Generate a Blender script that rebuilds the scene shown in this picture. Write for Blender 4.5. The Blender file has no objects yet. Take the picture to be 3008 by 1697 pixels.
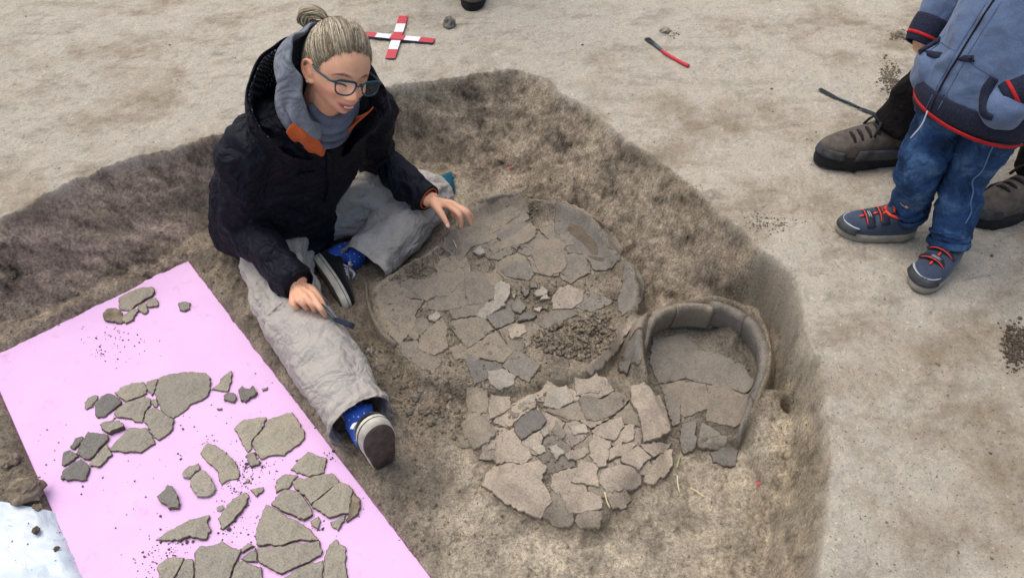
import bpy, bmesh, math, random
import numpy as np
from mathutils import Vector, Matrix
from mathutils.geometry import delaunay_2d_cdt

scene = bpy.context.scene
COL = scene.collection
R = math.radians
random.seed(7)
RNG = np.random.default_rng(11)

# ------------------------------------------------------------------ camera
CAM_H, PITCH, FPX = 1.37, 45.0, 2284.0          # metres above the upper ground, degrees down, focal length in photo pixels
cam_d = bpy.data.cameras.new('camera')
cam = bpy.data.objects.new('camera', cam_d)
COL.objects.link(cam)
cam.location = (0, 0, CAM_H)
cam.rotation_euler = (R(90 - PITCH), 0, 0)
cam_d.sensor_width = 36.0
cam_d.lens = FPX / 3008 * 36.0
cam_d.clip_start = 0.05
cam_d.clip_end = 2000
scene.camera = cam
scene.render.resolution_x, scene.render.resolution_y = 1024, 577

# ------------------------------------------------------------------ daylight (overcast)
SUN_EL, SUN_AZ = 72.0, 60.0                       # veiled sun high up, towards the left of the picture and a little behind
world = bpy.data.worlds.new('World')
scene.world = world
world.use_nodes = True
wn = world.node_tree
wn.nodes.clear()
sky = wn.nodes.new('ShaderNodeTexSky')
sky.sky_type = 'NISHITA'
sky.sun_disc = False
sky.sun_elevation = R(SUN_EL)
sky.sun_rotation = R(-SUN_AZ)
sky.air_density = 1.2
sky.dust_density = 5.0
sky.ozone_density = 1.5
bg = wn.nodes.new('ShaderNodeBackground')
bg.inputs['Strength'].default_value = 0.15
wo = wn.nodes.new('ShaderNodeOutputWorld')
wn.links.new(sky.outputs[0], bg.inputs[0])
wn.links.new(bg.outputs[0], wo.inputs[0])
sun_d = bpy.data.lights.new('sun', 'SUN')
sun_d.energy = 1.4
sun_d.angle = R(70)
sun_d.color = (1.0, 0.97, 0.93)
sun = bpy.data.objects.new('sun', sun_d)
COL.objects.link(sun)
_sd = Vector((-math.sin(R(SUN_AZ)) * math.cos(R(SUN_EL)), math.cos(R(SUN_AZ)) * math.cos(R(SUN_EL)), math.sin(R(SUN_EL))))
sun.rotation_euler = _sd.to_track_quat('Z', 'Y').to_euler()
sun.location = (0, 0, 6)
scene.view_settings.view_transform = 'Standard'
scene.view_settings.look = 'None'
scene.view_settings.exposure = 0.12
scene.view_settings.gamma = 1.0
scene.view_settings.use_curve_mapping = False
scene.cycles.use_denoising = True
scene.cycles.denoising_input_passes = 'RGB_ALBEDO_NORMAL'
scene.cycles.denoising_prefilter = 'ACCURATE'

# ------------------------------------------------------------------ helpers: photo pixels -> places in the world
SA, CA = math.sin(R(PITCH)), math.cos(R(PITCH))

def ray(x, y):
    u, v = x - 1504.0, y - 848.5
    return np.array([u, FPX * CA - v * SA, -FPX * SA - v * CA]) / FPX   # per metre of depth

def gp(p, z=0.0):
    """point of the horizontal plane z seen at photo pixel p"""
    r = ray(*p)
    t = (z - CAM_H) / r[2]
    return np.array([r[0] * t, r[1] * t, z])

def pdp(p, depth):
    r = ray(*p)
    return np.array([0, 0, CAM_H]) + r * depth

KD = 3008 / 2576.0
def D(*pts):
    return [(x * KD, y * KD) for x, y in pts]

def crop(x0, y0, k):
    return lambda pts: [(x0 + x * k, y0 + y * k) for x, y in pts]

# ------------------------------------------------------------------ numpy noise
_perm = np.random.default_rng(3).integers(0, 2**31, 4096)
def _h(ix, iy, s):
    return _perm[(ix * 73 + iy * 1987 + s * 613 + _perm[(iy * 31 + s * 7) & 4095]) & 4095]

def perlin(x, y, s=0):
    x = np.asarray(x, float); y = np.asarray(y, float)
    ix = np.floor(x).astype(np.int64); iy = np.floor(y).astype(np.int64)
    fx, fy = x - ix, y - iy
    u = fx * fx * fx * (fx * (fx * 6 - 15) + 10); v = fy * fy * fy * (fy * (fy * 6 - 15) + 10)
    def g(a, b, dx, dy):
        t = (_h(a, b, s) & 1023) * (2 * math.pi / 1024)
        return np.cos(t) * dx + np.sin(t) * dy
    n0 = g(ix, iy, fx, fy) * (1 - u) + g(ix + 1, iy, fx - 1, fy) * u
    n1 = g(ix, iy + 1, fx, fy - 1) * (1 - u) + g(ix + 1, iy + 1, fx - 1, fy - 1) * u
    return (n0 * (1 - v) + n1 * v) * 1.5

def fbm(x, y, f, oct=4, s=0, gain=0.5):
    a, t = 1.0, 0.0
    for o in range(oct):
        t = t + a * perlin(x * f, y * f, s + o * 17)
        a *= gain; f *= 2.03
    return t

def sstep(a, b, x):
    t = np.clip((x - a) / (b - a), 0, 1)
    return t * t * (3 - 2 * t)

def seg_dist(px, py, poly, closed=True):
    d = np.full(np.shape(px), 1e9)
    n = len(poly)
    for i in range(n if closed else n - 1):
        ax, ay = poly[i][:2]; bx, by = poly[(i + 1) % n][:2]
        dx, dy = bx - ax, by - ay
        t = np.clip(((px - ax) * dx + (py - ay) * dy) / (dx * dx + dy * dy + 1e-12), 0, 1)
        d = np.minimum(d, (px - ax - t * dx) ** 2 + (py - ay - t * dy) ** 2)
    return np.sqrt(d)

def inside(px, py, poly):
    c = np.zeros(np.shape(px), bool)
    n = len(poly)
    for i in range(n):
        ax, ay = poly[i][:2]; bx, by = poly[(i + 1) % n][:2]
        cond = ((ay > py) != (by > py))
        xi = (bx - ax) * (py - ay) / (by - ay + 1e-12) + ax
        c ^= cond & (px < xi)
    return c

def sdist(px, py, poly):
    d = seg_dist(px, py, poly)
    return np.where(inside(px, py, poly), -d, d)

def smooth_poly(pts, n=3):
    """Catmull-Rom through the closed list"""
    out = []
    m = len(pts)
    P = [np.array(p[:2], float) for p in pts]
    for i in range(m):
        p0, p1, p2, p3 = P[i - 1], P[i], P[(i + 1) % m], P[(i + 2) % m]
        for k in range(n):
            t = k / n
            out.append(0.5 * (2 * p1 + (p2 - p0) * t + (2 * p0 - 5 * p1 + 4 * p2 - p3) * t * t + (3 * p1 - p0 - 3 * p2 + p3) * t ** 3))
    return out

# ------------------------------------------------------------------ object helpers
def link(name, me, mat=None, parent=None, smooth=True):
    o = bpy.data.objects.new(name, me)
    COL.objects.link(o)
    if mat is not None:
        for m in (mat if isinstance(mat, (list, tuple)) else [mat]):
            me.materials.append(m)
    if parent is not None:
        o.parent = parent
    if smooth and len(me.polygons):
        me.polygons.foreach_set('use_smooth', np.ones(len(me.polygons), bool))
    return o

def tag(o, label=None, cat=None, group=None, kind=None):
    if label: o['label'] = label
    if cat: o['category'] = cat
    if group: o['group'] = group
    if kind: o['kind'] = kind
    return o

def empty(name, label=None, cat=None, loc=(0, 0, 0), group=None):
    o = bpy.data.objects.new(name, None)
    COL.objects.link(o)
    o.empty_display_size = 0.05
    o.location = loc
    return tag(o, label, cat, group)

def mesh_from(V, F, name='mesh'):
    me = bpy.data.meshes.new(name)
    me.from_pydata([tuple(map(float, v)) for v in V], [], [tuple(map(int, f)) for f in F])
    me.update()
    return me

# ------------------------------------------------------------------ materials
def new_mat(name):
    m = bpy.data.materials.new(name)
    m.use_nodes = True
    nt = m.node_tree
    b = nt.nodes['Principled BSDF']
    return m, nt, b

def N(nt, typ, **kw):
    n = nt.nodes.new(typ)
    for k, v in kw.items():
        if k in n.inputs.keys() if isinstance(k, str) else False:
            n.inputs[k].default_value = v
        else:
            setattr(n, k, v)
    return n

def noise(nt, scale, detail=4, rough=0.55, vec=None, dist=0.0):
    n = nt.nodes.new('ShaderNodeTexNoise')
    n.inputs['Scale'].default_value = scale
    n.inputs['Detail'].default_value = detail
    n.inputs['Roughness'].default_value = rough
    n.inputs['Distortion'].default_value = dist
    if vec is not None: nt.links.new(vec, n.inputs['Vector'])
    return n

def ramp(nt, src, stops):
    r = nt.nodes.new('ShaderNodeValToRGB')
    e = r.color_ramp.elements
    while len(e) > len(stops): e.remove(e[-1])
    while len(e) < len(stops): e.new(0.5)
    for i, (p, c) in enumerate(stops):
        e[i].position = p
        e[i].color = (*c, 1) if len(c) == 3 else c
    nt.links.new(src, r.inputs[0])
    return r

def mix(nt, typ, fac, a, b):
    n = nt.nodes.new('ShaderNodeMix')
    n.data_type = 'RGBA'; n.blend_type = typ
    for sock, v in ((n.inputs[0], fac), (n.inputs[6], a), (n.inputs[7], b)):
        if isinstance(v, (int, float)): sock.default_value = v
        elif isinstance(v, tuple): sock.default_value = (*v, 1) if len(v) == 3 else v
        else: nt.links.new(v, sock)
    return n.outputs[2]

def bump(nt, b, src, strength=0.3, dist=0.01, prev=None):
    n = nt.nodes.new('ShaderNodeBump')
    n.inputs['Strength'].default_value = strength
    n.inputs['Distance'].default_value = dist
    nt.links.new(src, n.inputs['Height'])
    if prev is not None: nt.links.new(prev, n.inputs['Normal'])
    nt.links.new(n.outputs[0], b.inputs['Normal'])
    return n.outputs[0]

def coords(nt, kind='Object'):
    return nt.nodes.new('ShaderNodeTexCoord').outputs[kind]

def simple(name, col, rough=0.7, var=0.25, scale=40, bscale=150, bstr=0.2, bdist=0.004, metal=0.0, spec=0.3, detail=4):
    m, nt, b = new_mat(name)
    c = coords(nt)
    n = noise(nt, scale, detail, vec=c)
    lo = tuple(max(0, x * (1 - var)) for x in col); hi = tuple(min(1, x * (1 + var)) for x in col)
    r = ramp(nt, n.outputs[0], [(0.3, lo), (0.7, hi)])
    nt.links.new(r.outputs[0], b.inputs['Base Color'])
    b.inputs['Roughness'].default_value = rough
    b.inputs['Metallic'].default_value = metal
    b.inputs['Specular IOR Level'].default_value = spec
    if bstr:
        n2 = noise(nt, bscale, 3, vec=c)
        bump(nt, b, n2.outputs[0], bstr, bdist)
    return m

def soil_mat():
    m, nt, b = new_mat('soil')
    c = coords(nt)
    at = nt.nodes.new('ShaderNodeAttribute'); at.attribute_name = 'soil'
    n1 = noise(nt, 22, 9, 0.74, c, 0.5)
    n2 = noise(nt, 130, 6, 0.75, c)
    n3 = noise(nt, 420, 3, 0.6, c)
    v = nt.nodes.new('ShaderNodeTexVoronoi'); v.inputs['Scale'].default_value = 95; nt.links.new(c, v.inputs['Vector'])
    r1 = ramp(nt, n1.outputs[0], [(0.34, (0.66, 0.64, 0.62)), (0.5, (1, 1, 1)), (0.66, (1.26, 1.24, 1.20))])
    r2 = ramp(nt, n2.outputs[0], [(0.36, (0.56, 0.55, 0.54)), (0.5, (1, 1, 1)), (0.64, (1.34, 1.32, 1.27))])
    r3 = ramp(nt, n3.outputs[0], [(0.34, (0.60, 0.59, 0.58)), (0.5, (1, 1, 1)), (0.66, (1.30, 1.29, 1.26))])
    x = mix(nt, 'MULTIPLY', at.outputs['Alpha'], at.outputs['Color'], r1.outputs[0])
    x = mix(nt, 'MULTIPLY', at.outputs['Alpha'], x, r2.outputs[0])
    ma = nt.nodes.new('ShaderNodeMath'); ma.operation = 'MULTIPLY_ADD'; ma.inputs[1].default_value = 0.65; ma.inputs[2].default_value = 0.16; nt.links.new(at.outputs['Alpha'], ma.inputs[0])
    x = mix(nt, 'MULTIPLY', ma.outputs[0], x, r3.outputs[0])
    # dark specks: charcoal and holes
    n4 = noise(nt, 150, 3, 0.6, c)
    r4 = ramp(nt, n4.outputs[0], [(0.635, (0, 0, 0)), (0.675, (1, 1, 1))])
    x = mix(nt, 'MIX', r4.outputs[0], x, mix(nt, 'MULTIPLY', 1.0, x, (0.45, 0.44, 0.43)))
    n5 = noise(nt, 95, 3, 0.6, c)
    r5 = ramp(nt, n5.outputs[0], [(0.64, (0, 0, 0)), (0.69, (1, 1, 1))])
    x = mix(nt, 'MIX', r5.outputs[0], x, mix(nt, 'MULTIPLY', 1.0, x, (1.40, 1.36, 1.26)))
    nt.links.new(x, b.inputs['Base Color'])
    b.inputs['Roughness'].default_value = 0.95
    b.inputs['Specular IOR Level'].default_value = 0.12
    p = bump(nt, b, n1.outputs[0], 0.40, 0.012)
    p = bump(nt, b, n2.outputs[0], 0.9, 0.006, p)
    p = bump(nt, b, n3.outputs[0], 0.5, 0.004, p)
    return m

def sherd_mat(name, col, dark=0.5, speck=1.0):
    m, nt, b = new_mat(name)
    c = coords(nt)
    oi = nt.nodes.new('ShaderNodeObjectInfo')
    n1 = noise(nt, 17, 7, 0.66, c, 0.6); n2 = noise(nt, 230, 5, 0.7, c); n3 = noise(nt, 48, 5, 0.7, c)
    r1 = ramp(nt, n1.outputs[0], [(0.3, tuple(v * w for v, w in zip(col, (0.74, 0.73, 0.74)))), (0.5, col), (0.7, tuple(v * w for v, w in zip(col, (1.22, 1.18, 1.10))))])
    # sooty blue grey blotches
    r2 = ramp(nt, n1.outputs[0], [(0.54, (0, 0, 0)), (0.68, (1, 1, 1))])
    r3 = ramp(nt, n2.outputs[0], [(0.42, (0, 0, 0)), (0.6, (1, 1, 1))])
    f = mix(nt, 'MULTIPLY', 1.0, r2.outputs[0], r3.outputs[0])
    f2 = mix(nt, 'MULTIPLY', 1.0, f, (dark, dark, dark))
    x = mix(nt, 'MIX', f2, r1.outputs[0], (0.085, 0.088, 0.10))
    r4 = ramp(nt, n2.outputs[0], [(0.36, (0.68, 0.67, 0.66)), (0.5, (1, 1, 1)), (0.64, (1.18, 1.17, 1.14))])
    x = mix(nt, 'MULTIPLY', speck, x, r4.outputs[0])
    rr = ramp(nt, oi.outputs['Random'], [(0, (0.88, 0.88, 0.9)), (1, (1.12, 1.10, 1.06))])
    x = mix(nt, 'MULTIPLY', 1.0, x, rr.outputs[0])
    r6 = ramp(nt, n3.outputs[0], [(0.6, (1, 1, 1)), (0.72, (0.72, 0.66, 0.58))])
    x = mix(nt, 'MULTIPLY', 0.8, x, r6.outputs[0])
    nt.links.new(x, b.inputs['Base Color'])
    b.inputs['Roughness'].default_value = 0.88
    b.inputs['Specular IOR Level'].default_value = 0.2
    p = bump(nt, b, n3.outputs[0], 0.3, 0.006)
    p = bump(nt, b, n2.outputs[0], 0.4, 0.003, p)
    return m

M = {}
M['soil'] = soil_mat()
M['sherd'] = sherd_mat('fired_clay', (0.320, 0.295, 0.235), 0.55)
M['sherd_core'] = sherd_mat('fired_clay_break', (0.150, 0.122, 0.088), 0.5)
M['sherd_dark'] = sherd_mat('sooty_clay', (0.21, 0.20, 0.175), 0.95)
M['sherd_pale'] = sherd_mat('pale_clay', (0.37, 0.335, 0.27), 0.3)
M['sherd_pit'] = sherd_mat('dusty_clay', (0.258, 0.224, 0.175), 0.45)
M['sherd_pit_dark'] = sherd_mat('dusty_sooty_clay', (0.205, 0.188, 0.160), 0.8)
M['sherd_pit_pink'] = sherd_mat('pinkish_clay', (0.375, 0.318, 0.250), 0.3)
M['crumb'] = simple('dry_crumbs', (0.20, 0.162, 0.115), 0.95, 0.5, 60, 300, 0.4)
M['crumb_dark'] = simple('dark_crumbs', (0.105, 0.082, 0.060), 0.95, 0.5, 60, 300, 0.4)
# ================================================================== GROUND: upper surface, dug pit, earth under the vessels
ZF = -0.30
RIM = [gp(p, 0.0)[:2] for p in D((-420, 640), (-200, 590), (0, 545), (60, 525), (150, 470), (300, 410), (440, 370), (560, 335), (680, 290), (840, 245),
        (980, 215), (1100, 198), (1200, 180), (1300, 172), (1370, 195), (1420, 240), (1470, 265), (1510, 300), (1560, 340), (1640, 390),
        (1700, 430), (1760, 475), (1830, 550), (1890, 600), (1920, 650), (1960, 690), (1995, 740), (2015, 790), (2030, 850), (2050, 900),
        (2070, 980), (2085, 1080), (2090, 1180), (2080, 1280), (2065, 1380), (2050, 1480), (2020, 1700), (1900, 2400))]
RIM += [np.array([-2.0, -0.5]), np.array([-2.6, 0.2])]
TOE = [gp(p, ZF)[:2] for p in D((-500, 1010), (-250, 930), (0, 850), (150, 805), (300, 735), (450, 660), (560, 600), (680, 535), (820, 480),
        (980, 440), (1090, 435), (1200, 455), (1290, 495), (1350, 555), (1420, 620), (1500, 680), (1590, 745), (1680, 805), (1760, 850),
        (1830, 905), (1895, 990), (1925, 1080), (1935, 1200), (1915, 1340), (1890, 1500), (1850, 1700), (1750, 2500))]
TOE += [np.array([-1.85, -0.38]), np.array([-2.4, 0.25])]

H = crop(1050, 540, 900 / 2574)       # crops of the photograph used for tracing
J = crop(1300, 1040, 1000 / 2576)
K = crop(1700, 800, 800 / 2325)

ZD = -0.236                            # level of the dish floor
DISH = smooth_poly([gp(p, -0.18) for p in H([(85, 840), (130, 760), (330, 640), (560, 510), (760, 350), (930, 190), (1080, 125), (1240, 90), (1360, 82), (1480, 120), (1600, 130), (1710, 145),
        (1850, 205), (1990, 290), (2130, 430), (2230, 570), (2370, 690), (2415, 850), (2400, 980), (2330, 1130), (2210, 1290), (2060, 1440), (1900, 1560)])
        + [(1480, 1120), (1380, 1120), (1240, 1080), (1170, 1010), (1110, 930)]], 3)
MOUND = smooth_poly([gp(p, -0.235) for p in J([(90, 600), (90, 480), (180, 260), (400, 240), (700, 220), (1000, 150), (1400, 100), (1600, 250), (1700, 400), (1740, 580), (1750, 720), (1740, 860), (1640, 980), (1530, 1000),
        (1430, 1150), (1220, 1320), (1000, 1320), (780, 1270), (600, 1210), (440, 1110), (300, 985), (360, 860), (230, 760)])], 3)
POT_OUT = smooth_poly([gp(p, -0.17) for p in K([(400, 480), (520, 330), (660, 270), (800, 205), (980, 175), (1200, 185), (1380, 235), (1540, 310), (1650, 450), (1700, 600), (1715, 780), (1700, 950), (1630, 1120),
        (1500, 1240), (1300, 1330), (1000, 1330), (800, 1250), (600, 950), (420, 720)])], 3)
POT_IN = smooth_poly([gp(p, -0.20) for p in K([(575, 720), (585, 570), (640, 440), (760, 345), (940, 320), (1120, 335), (1300, 380), (1430, 460), (1510, 580), (1545, 710), (1535, 850), (1490, 990), (1440, 1120),
        (1380, 1290), (1200, 1320), (860, 1310), (760, 1180), (640, 950)])], 3)
HOLE = np.array([99.0, 99.0])
SCRAPES = []
for _k in range(60):
    _q = gp((RNG.uniform(-100, 3100), RNG.uniform(-60, 560) if _k % 3 else RNG.uniform(700, 1650)), 0.0)[:2]
    _a = RNG.normal(0.15, 0.35); _l = RNG.uniform(0.05, 0.22)
    SCRAPES.append((_q, _q + _l * np.array([math.cos(_a), math.sin(_a)]), RNG.uniform(0.0015, 0.0045), RNG.uniform(0.4, 1.0)))

BOARD_FLAT = [gp(p, ZF + 0.03)[:2] for p in D((-39, 897), (470, 652), (1085, 1453), (1500, 2000), (400, 1900))]

def height(x, y, fine=True):
    x = np.asarray(x, float); y = np.asarray(y, float)
    wob = 0.012 * fbm(x, y, 5, 3, 5)
    dr = seg_dist(x, y, RIM); inr = inside(x, y, RIM)
    dt = seg_dist(x, y, TOE); int_ = inside(x, y, TOE)
    wob = wob * np.exp(-dr / 0.05)
    dr2 = np.maximum(dr + np.where(inr, wob, -wob), 0.0)
    t = np.where(inr, np.where(int_, 1.0, dr2 / (dr2 + dt + 1e-6)), 0.0)
    t = np.clip(t, 0, 1)
    z = ZF * (0.78 * t ** 0.72 + 0.22 * sstep(0, 1, t))
    # dish earth: pedestal with shallow hollow and raised rim
    sd = sdist(x, y, DISH) + 0.006 * fbm(x, y, 14, 3, 40)
    up = 1 - sstep(-0.020, 0.040, sd)
    rimb = np.exp(-((sd + 0.018) / 0.022) ** 2)
    cx, cy = gp((1540, 880), ZD)[:2]
    rr = np.hypot(x - cx, y - cy)
    back = sstep(-0.1, 0.5, y - cy)
    dish = ZD + 0.002 + 0.042 * rimb * (0.20 + 1.1 * back + 0.5 * sstep(0.05, 0.3, x - cx)) + 0.05 * np.clip(rr - 0.1, 0, 1) * (0.5 + back)
    z = z * (1 - up) + np.maximum(dish, z) * up
    # smashed pot: low mound
    sm = sdist(x, y, MOUND) + 0.006 * fbm(x, y, 16, 3, 44)
    um = 1 - sstep(-0.055, 0.022, sm)
    z = np.maximum(z, ZF + (0.075 + 0.018 * fbm(x, y, 9, 2, 46)) * um)
    # upright half pot: ring of wall with a flat floor
    so = sdist(x, y, POT_OUT); si = sdist(x, y, POT_IN)
    ring = (1 - sstep(-0.035, 0.02, so)) * sstep(-0.012, 0.020, si)
    side = 0.35 + 0.65 * sstep(-0.25, 0.15, (x - 0.36) * 0.6 + (y - 1.25) * 1.0)
    zin = -0.265
    z = np.where(so < 0.02, z * sstep(-0.02, 0.02, so) + np.maximum(zin, np.minimum(z, zin + 0.02)) * (1 - sstep(-0.02, 0.02, so)), z)
    z = np.maximum(z, zin + 0.120 * ring * side * (1 + 0.08 * fbm(x, y, 12, 2, 47)))
    lump = gp((2150, 975), zin + 0.03)[:2]
    z = np.maximum(z, zin + 0.055 * np.exp(-(((x - lump[0]) / 0.045) ** 2 + ((y - lump[1]) / 0.05) ** 2)) * (1 + 0.4 * fbm(x, y, 22, 2, 48)) )
    # earth still packed against the jar on the bank side
    z = np.where(so > -0.02, np.maximum(z, zin + 0.118 - 0.45 * np.maximum(so, 0) - 0.6 * (1 - sstep(0.42, 0.62, x)) - 0.6 * sstep(1.16, 1.34, y)), z)
    # animal burrow in the slope
    hd = np.hypot((x - HOLE[0]) / 1.2, y - HOLE[1])
    z = z - 0.10 * (1 - sstep(0.010, 0.024, hd))
    bd = sdist(x, y, BOARD_FLAT)
    kb = 1 - sstep(-0.02, 0.03, bd)
    if fine:
        pit = sstep(0.05, 0.5, t)
        ped = np.maximum.reduce([up, um, 1 - sstep(-0.02, 0.02, so)])
        smooth = 1 - 0.65 * ped
        x_, y_ = x, y
        x, y = x + 0.5 * z * pit, y + 0.9 * z * pit
        flat = 1 - 0.55 * sstep(1.4, 3.2, np.where((t > 0) & (t < 1), 0.3 / (dr + dt + 1e-3), 0.0))
        n = fbm(x, y, 3.0, 4, 1) * 0.008 + fbm(x, y, 32, 4, 2, 0.65) * (0.0022 + 0.0042 * pit) * smooth * flat
        rid = np.abs(fbm(x, y, 7, 3, 9))
        n = n + (pit * smooth) * (0.012 * fbm(x, y, 9, 3, 8)) - (1 - pit) * 0.003 * np.exp(-(rid / 0.05) ** 2)
        band = np.exp(-((dr - 0.01) / 0.02) ** 2)
        n = n + band * 0.007 * fbm(x, y, 22, 3, 12)
        clod = np.clip(fbm(x, y, 60, 2, 21) - 0.35, 0, 1)
        n = n + clod * (0.003 + 0.012 * pit * smooth) * flat
        z = z + n
        x, y = x_, y_
    z = z * (1 - kb) + np.minimum(z, ZF - 0.002) * kb
    return z

_r = ray(2337, 1160); _t = np.arange(1.4, 2.4, 0.004)
_d = CAM_H + _r[2] * _t - height(_r[0] * _t, _r[1] * _t, False)
_k = int(np.argmax(_d <= 0)); HOLE = np.array([_r[0] * _t[_k], _r[1] * _t[_k]])

GX0, GY0, GS = -2.35, 0.42, 0.005
GNX, GNY = 941, 587
GZ = None; GZS = None
def _bil(G, x, y):
    fx = np.clip((np.asarray(x, float) - GX0) / GS, 0, GNX - 1.001); fy = np.clip((np.asarray(y, float) - GY0) / GS, 0, GNY - 1.001)
    i = fx.astype(int); j = fy.astype(int); u = fx - i; v = fy - j
    return (G[j, i] * (1 - u) + G[j, i + 1] * u) * (1 - v) + (G[j + 1, i] * (1 - u) + G[j + 1, i + 1] * u) * v

def gh(x, y):
    """ground height, lightly smoothed"""
    return _bil(GZS, x, y)

def gmax(x, y):
    return np.maximum(_bil(GZS, x, y), _bil(GZ, x, y))

def on_ground(p, off=0.0):
    """where the line of sight through photo pixel p meets the ground"""
    r = ray(*p)
    t = np.arange(1.2, 4.2, 0.004)
    d = CAM_H + r[2] * t - gh(r[0] * t, r[1] * t) - off
    k = int(np.argmax(d <= 0))
    if d[k] > 0: k = len(t) - 1
    k = max(k, 1)
    f = d[k - 1] / (d[k - 1] - d[k] + 1e-12)
    tt = t[k - 1] + (t[k] - t[k - 1]) * min(max(f, 0), 1)
    return np.array([r[0] * tt, r[1] * tt, CAM_H + r[2] * tt - off])

def build_ground():
    far = np.array([60, 25, 12, 7, 4.5, 3.4])
    global GZ, GZS
    xs = np.concatenate([-far, GX0 + GS * np.arange(GNX), far[::-1]])
    ys = np.concatenate([-np.array([60, 20, 8, 3, 1.2, 0.5, 0.1]), [0.25], GY0 + GS * np.arange(GNY), np.array([3.6, 4.2, 5.5, 9, 20, 60])])
    X, Y = np.meshgrid(xs, ys)
    x, y = X.ravel(), Y.ravel()
    z = height(x, y)
    nx, ny = len(xs), len(ys)
    GZ = z.reshape(ny, nx)[8:8 + GNY, len(far):len(far) + GNX].copy()
    GZS = GZ.copy()
    for _ in range(3):
        for ax in (0, 1):
            GZS = 0.5 * GZS + 0.25 * (np.roll(GZS, 1, ax) + np.roll(GZS, -1, ax))
    me = bpy.data.meshes.new('ground')
    nv = nx * ny
    me.vertices.add(nv)
    zz = z.copy()
    for a_, b_, w_, s_ in SCRAPES:
        m_ = (np.abs(x - (a_[0] + b_[0]) / 2) < 0.16) & (np.abs(y - (a_[1] + b_[1]) / 2) < 0.16)
        if m_.any(): zz[m_] -= 0.0022 * s_ * np.exp(-(seg_dist(x[m_], y[m_], [a_, b_], False) / w_) ** 2)
    z = zz
    me.vertices.foreach_set('co', np.stack([x, y, z], 1).astype(np.float32).ravel())
    i = np.arange(nv).reshape(ny, nx)
    q = np.stack([i[:-1, :-1], i[:-1, 1:], i[1:, 1:], i[1:, :-1]], -1).reshape(-1, 4)
    nf = len(q)
    me.loops.add(nf * 4)
    me.loops.foreach_set('vertex_index', q.astype(np.int32).ravel())
    me.polygons.add(nf)
    me.polygons.foreach_set('loop_start', (np.arange(nf) * 4).astype(np.int32))
    me.polygons.foreach_set('loop_total', np.full(nf, 4, np.int32))
    me.update()
    # soil colours: dry pale crust above, brown fill in the cut, yellow loess floor
    def C(*c): return np.array(c)[None, :]
    dr = sdist(x, y, RIM); dt = sdist(x, y, TOE)
    X0, Y0 = x, y
    x, y = x + 0.5 * z, y + 0.9 * z
    n1 = fbm(x, y, 1.3, 4, 60)[:, None]; n2 = fbm(x, y, 4.5, 6, 64, 0.68)[:, None]; n3 = fbm(x * 0.7 + y * 0.4, y * 1.5 - x * .4, 5, 6, 69, 0.74)[:, None]
    top = C(0.535, 0.482, 0.392)
    warm = C(0.330, 0.270, 0.190)
    right = sstep(0.65, 1.45, x)[:, None] * sstep(2.0, 1.0, y)[:, None]
    patch = np.clip(0.08 + 0.52 * right + 0.45 * n1 + 0.55 * n2, 0, 1)
    col = top * (1 - patch) + warm * patch
    gray = np.clip(n3 * 1.3 - 0.22, 0, 1)
    col = col * (1 - gray * 0.38) + C(0.23, 0.185, 0.130) * gray * 0.38
    scr = np.zeros(len(x))
    for a_, b_, w_, s_ in SCRAPES:
        m_ = (np.abs(x - (a_[0] + b_[0]) / 2) < 0.16) & (np.abs(y - (a_[1] + b_[1]) / 2) < 0.16)
        if m_.any(): scr[m_] = np.maximum(scr[m_], s_ * np.exp(-(seg_dist(x[m_] + 0.004 * perlin(x[m_] * 30, y[m_] * 30, 3), y[m_], [a_, b_], False) / w_) ** 2))
    col = col * (1 - 0.30 * scr[:, None])
    # walls
    inr = sstep(0.004, -0.012, dr + 0.006 * fbm(x, y, 25, 3, 71))[:, None]
    wall = C(0.275, 0.228, 0.172)
    red = C(0.335, 0.270, 0.210)
    x, y = X0, Y0
    lw = sstep(-0.5, -1.0, x)[:, None]
    rw = (sstep(0.45, 0.66, x) * sstep(1.50, 1.12, y))[:, None]
    wcol = wall * (1 - lw) + red * lw
    xq, yq = x + 0.5 * z, y + 0.9 * z
    n4 = fbm(xq, yq, 7, 5, 74, 0.62)[:, None]
    wcol = wcol * (1 - rw) + C(0.370, 0.310, 0.222) * rw
    wcol = wcol * (1 + 0.55 * n4 + 0.42 * fbm(xq, yq, 30, 4, 90, 0.78)[:, None])
    pale = np.clip(fbm(xq, yq, 9, 4, 78, 0.6)[:, None] * 1.3 - 0.22, 0, 1)
    wcol = wcol * (1 - pale) + C(0.38, 0.322, 0.232) * pale
    # floor
    into = sstep(0.05, -0.08, dt + 0.05 * fbm(x, y, 6, 3, 77))[:, None]
    floor_l = C(0.250, 0.210, 0.160)
    floor_r = C(0.450, 0.392, 0.298)
    near = sstep(1.32, 1.02, y + 0.10 * fbm(x, y, 3, 3, 81))[:, None] * sstep(-0.30, 0.0, x)[:, None]
    backp = (np.exp(-(((x + 0.08) / 0.30) ** 2 + ((y - 2.08) / 0.16) ** 2)))[:, None]
    mixf = np.clip(near + 0.75 * backp + 0.30 * n2, 0, 1)
    fcol = floor_l * (1 - mixf) + floor_r * mixf
    fcol = fcol * (1 + 0.30 * n4)
    pcol = wcol * (1 - into) + fcol * into
    col = col * (1 - inr) + pcol * inr
    # clay earth of the vessels
    pd = sdist(x, y, DISH); pm = sdist(x, y, MOUND); po = sdist(x, y, POT_OUT); pi = sdist(x, y, POT_IN)
    ves = sstep(0.03, -0.01, np.minimum(np.minimum(pd, pm), po))[:, None]
    vcol = C(0.265, 0.225, 0.170) * (1 + 0.4 * n4)
    vcol = vcol * (1 - pale * 0.5) + C(0.30, 0.25, 0.175) * pale * 0.5
    col = col * (1 - ves) + vcol * ves
    inn = sstep(0.01, -0.02, pi)[:, None]
    grey = C(0.205, 0.180, 0.142) * (1 + 0.3 * n4)
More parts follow.
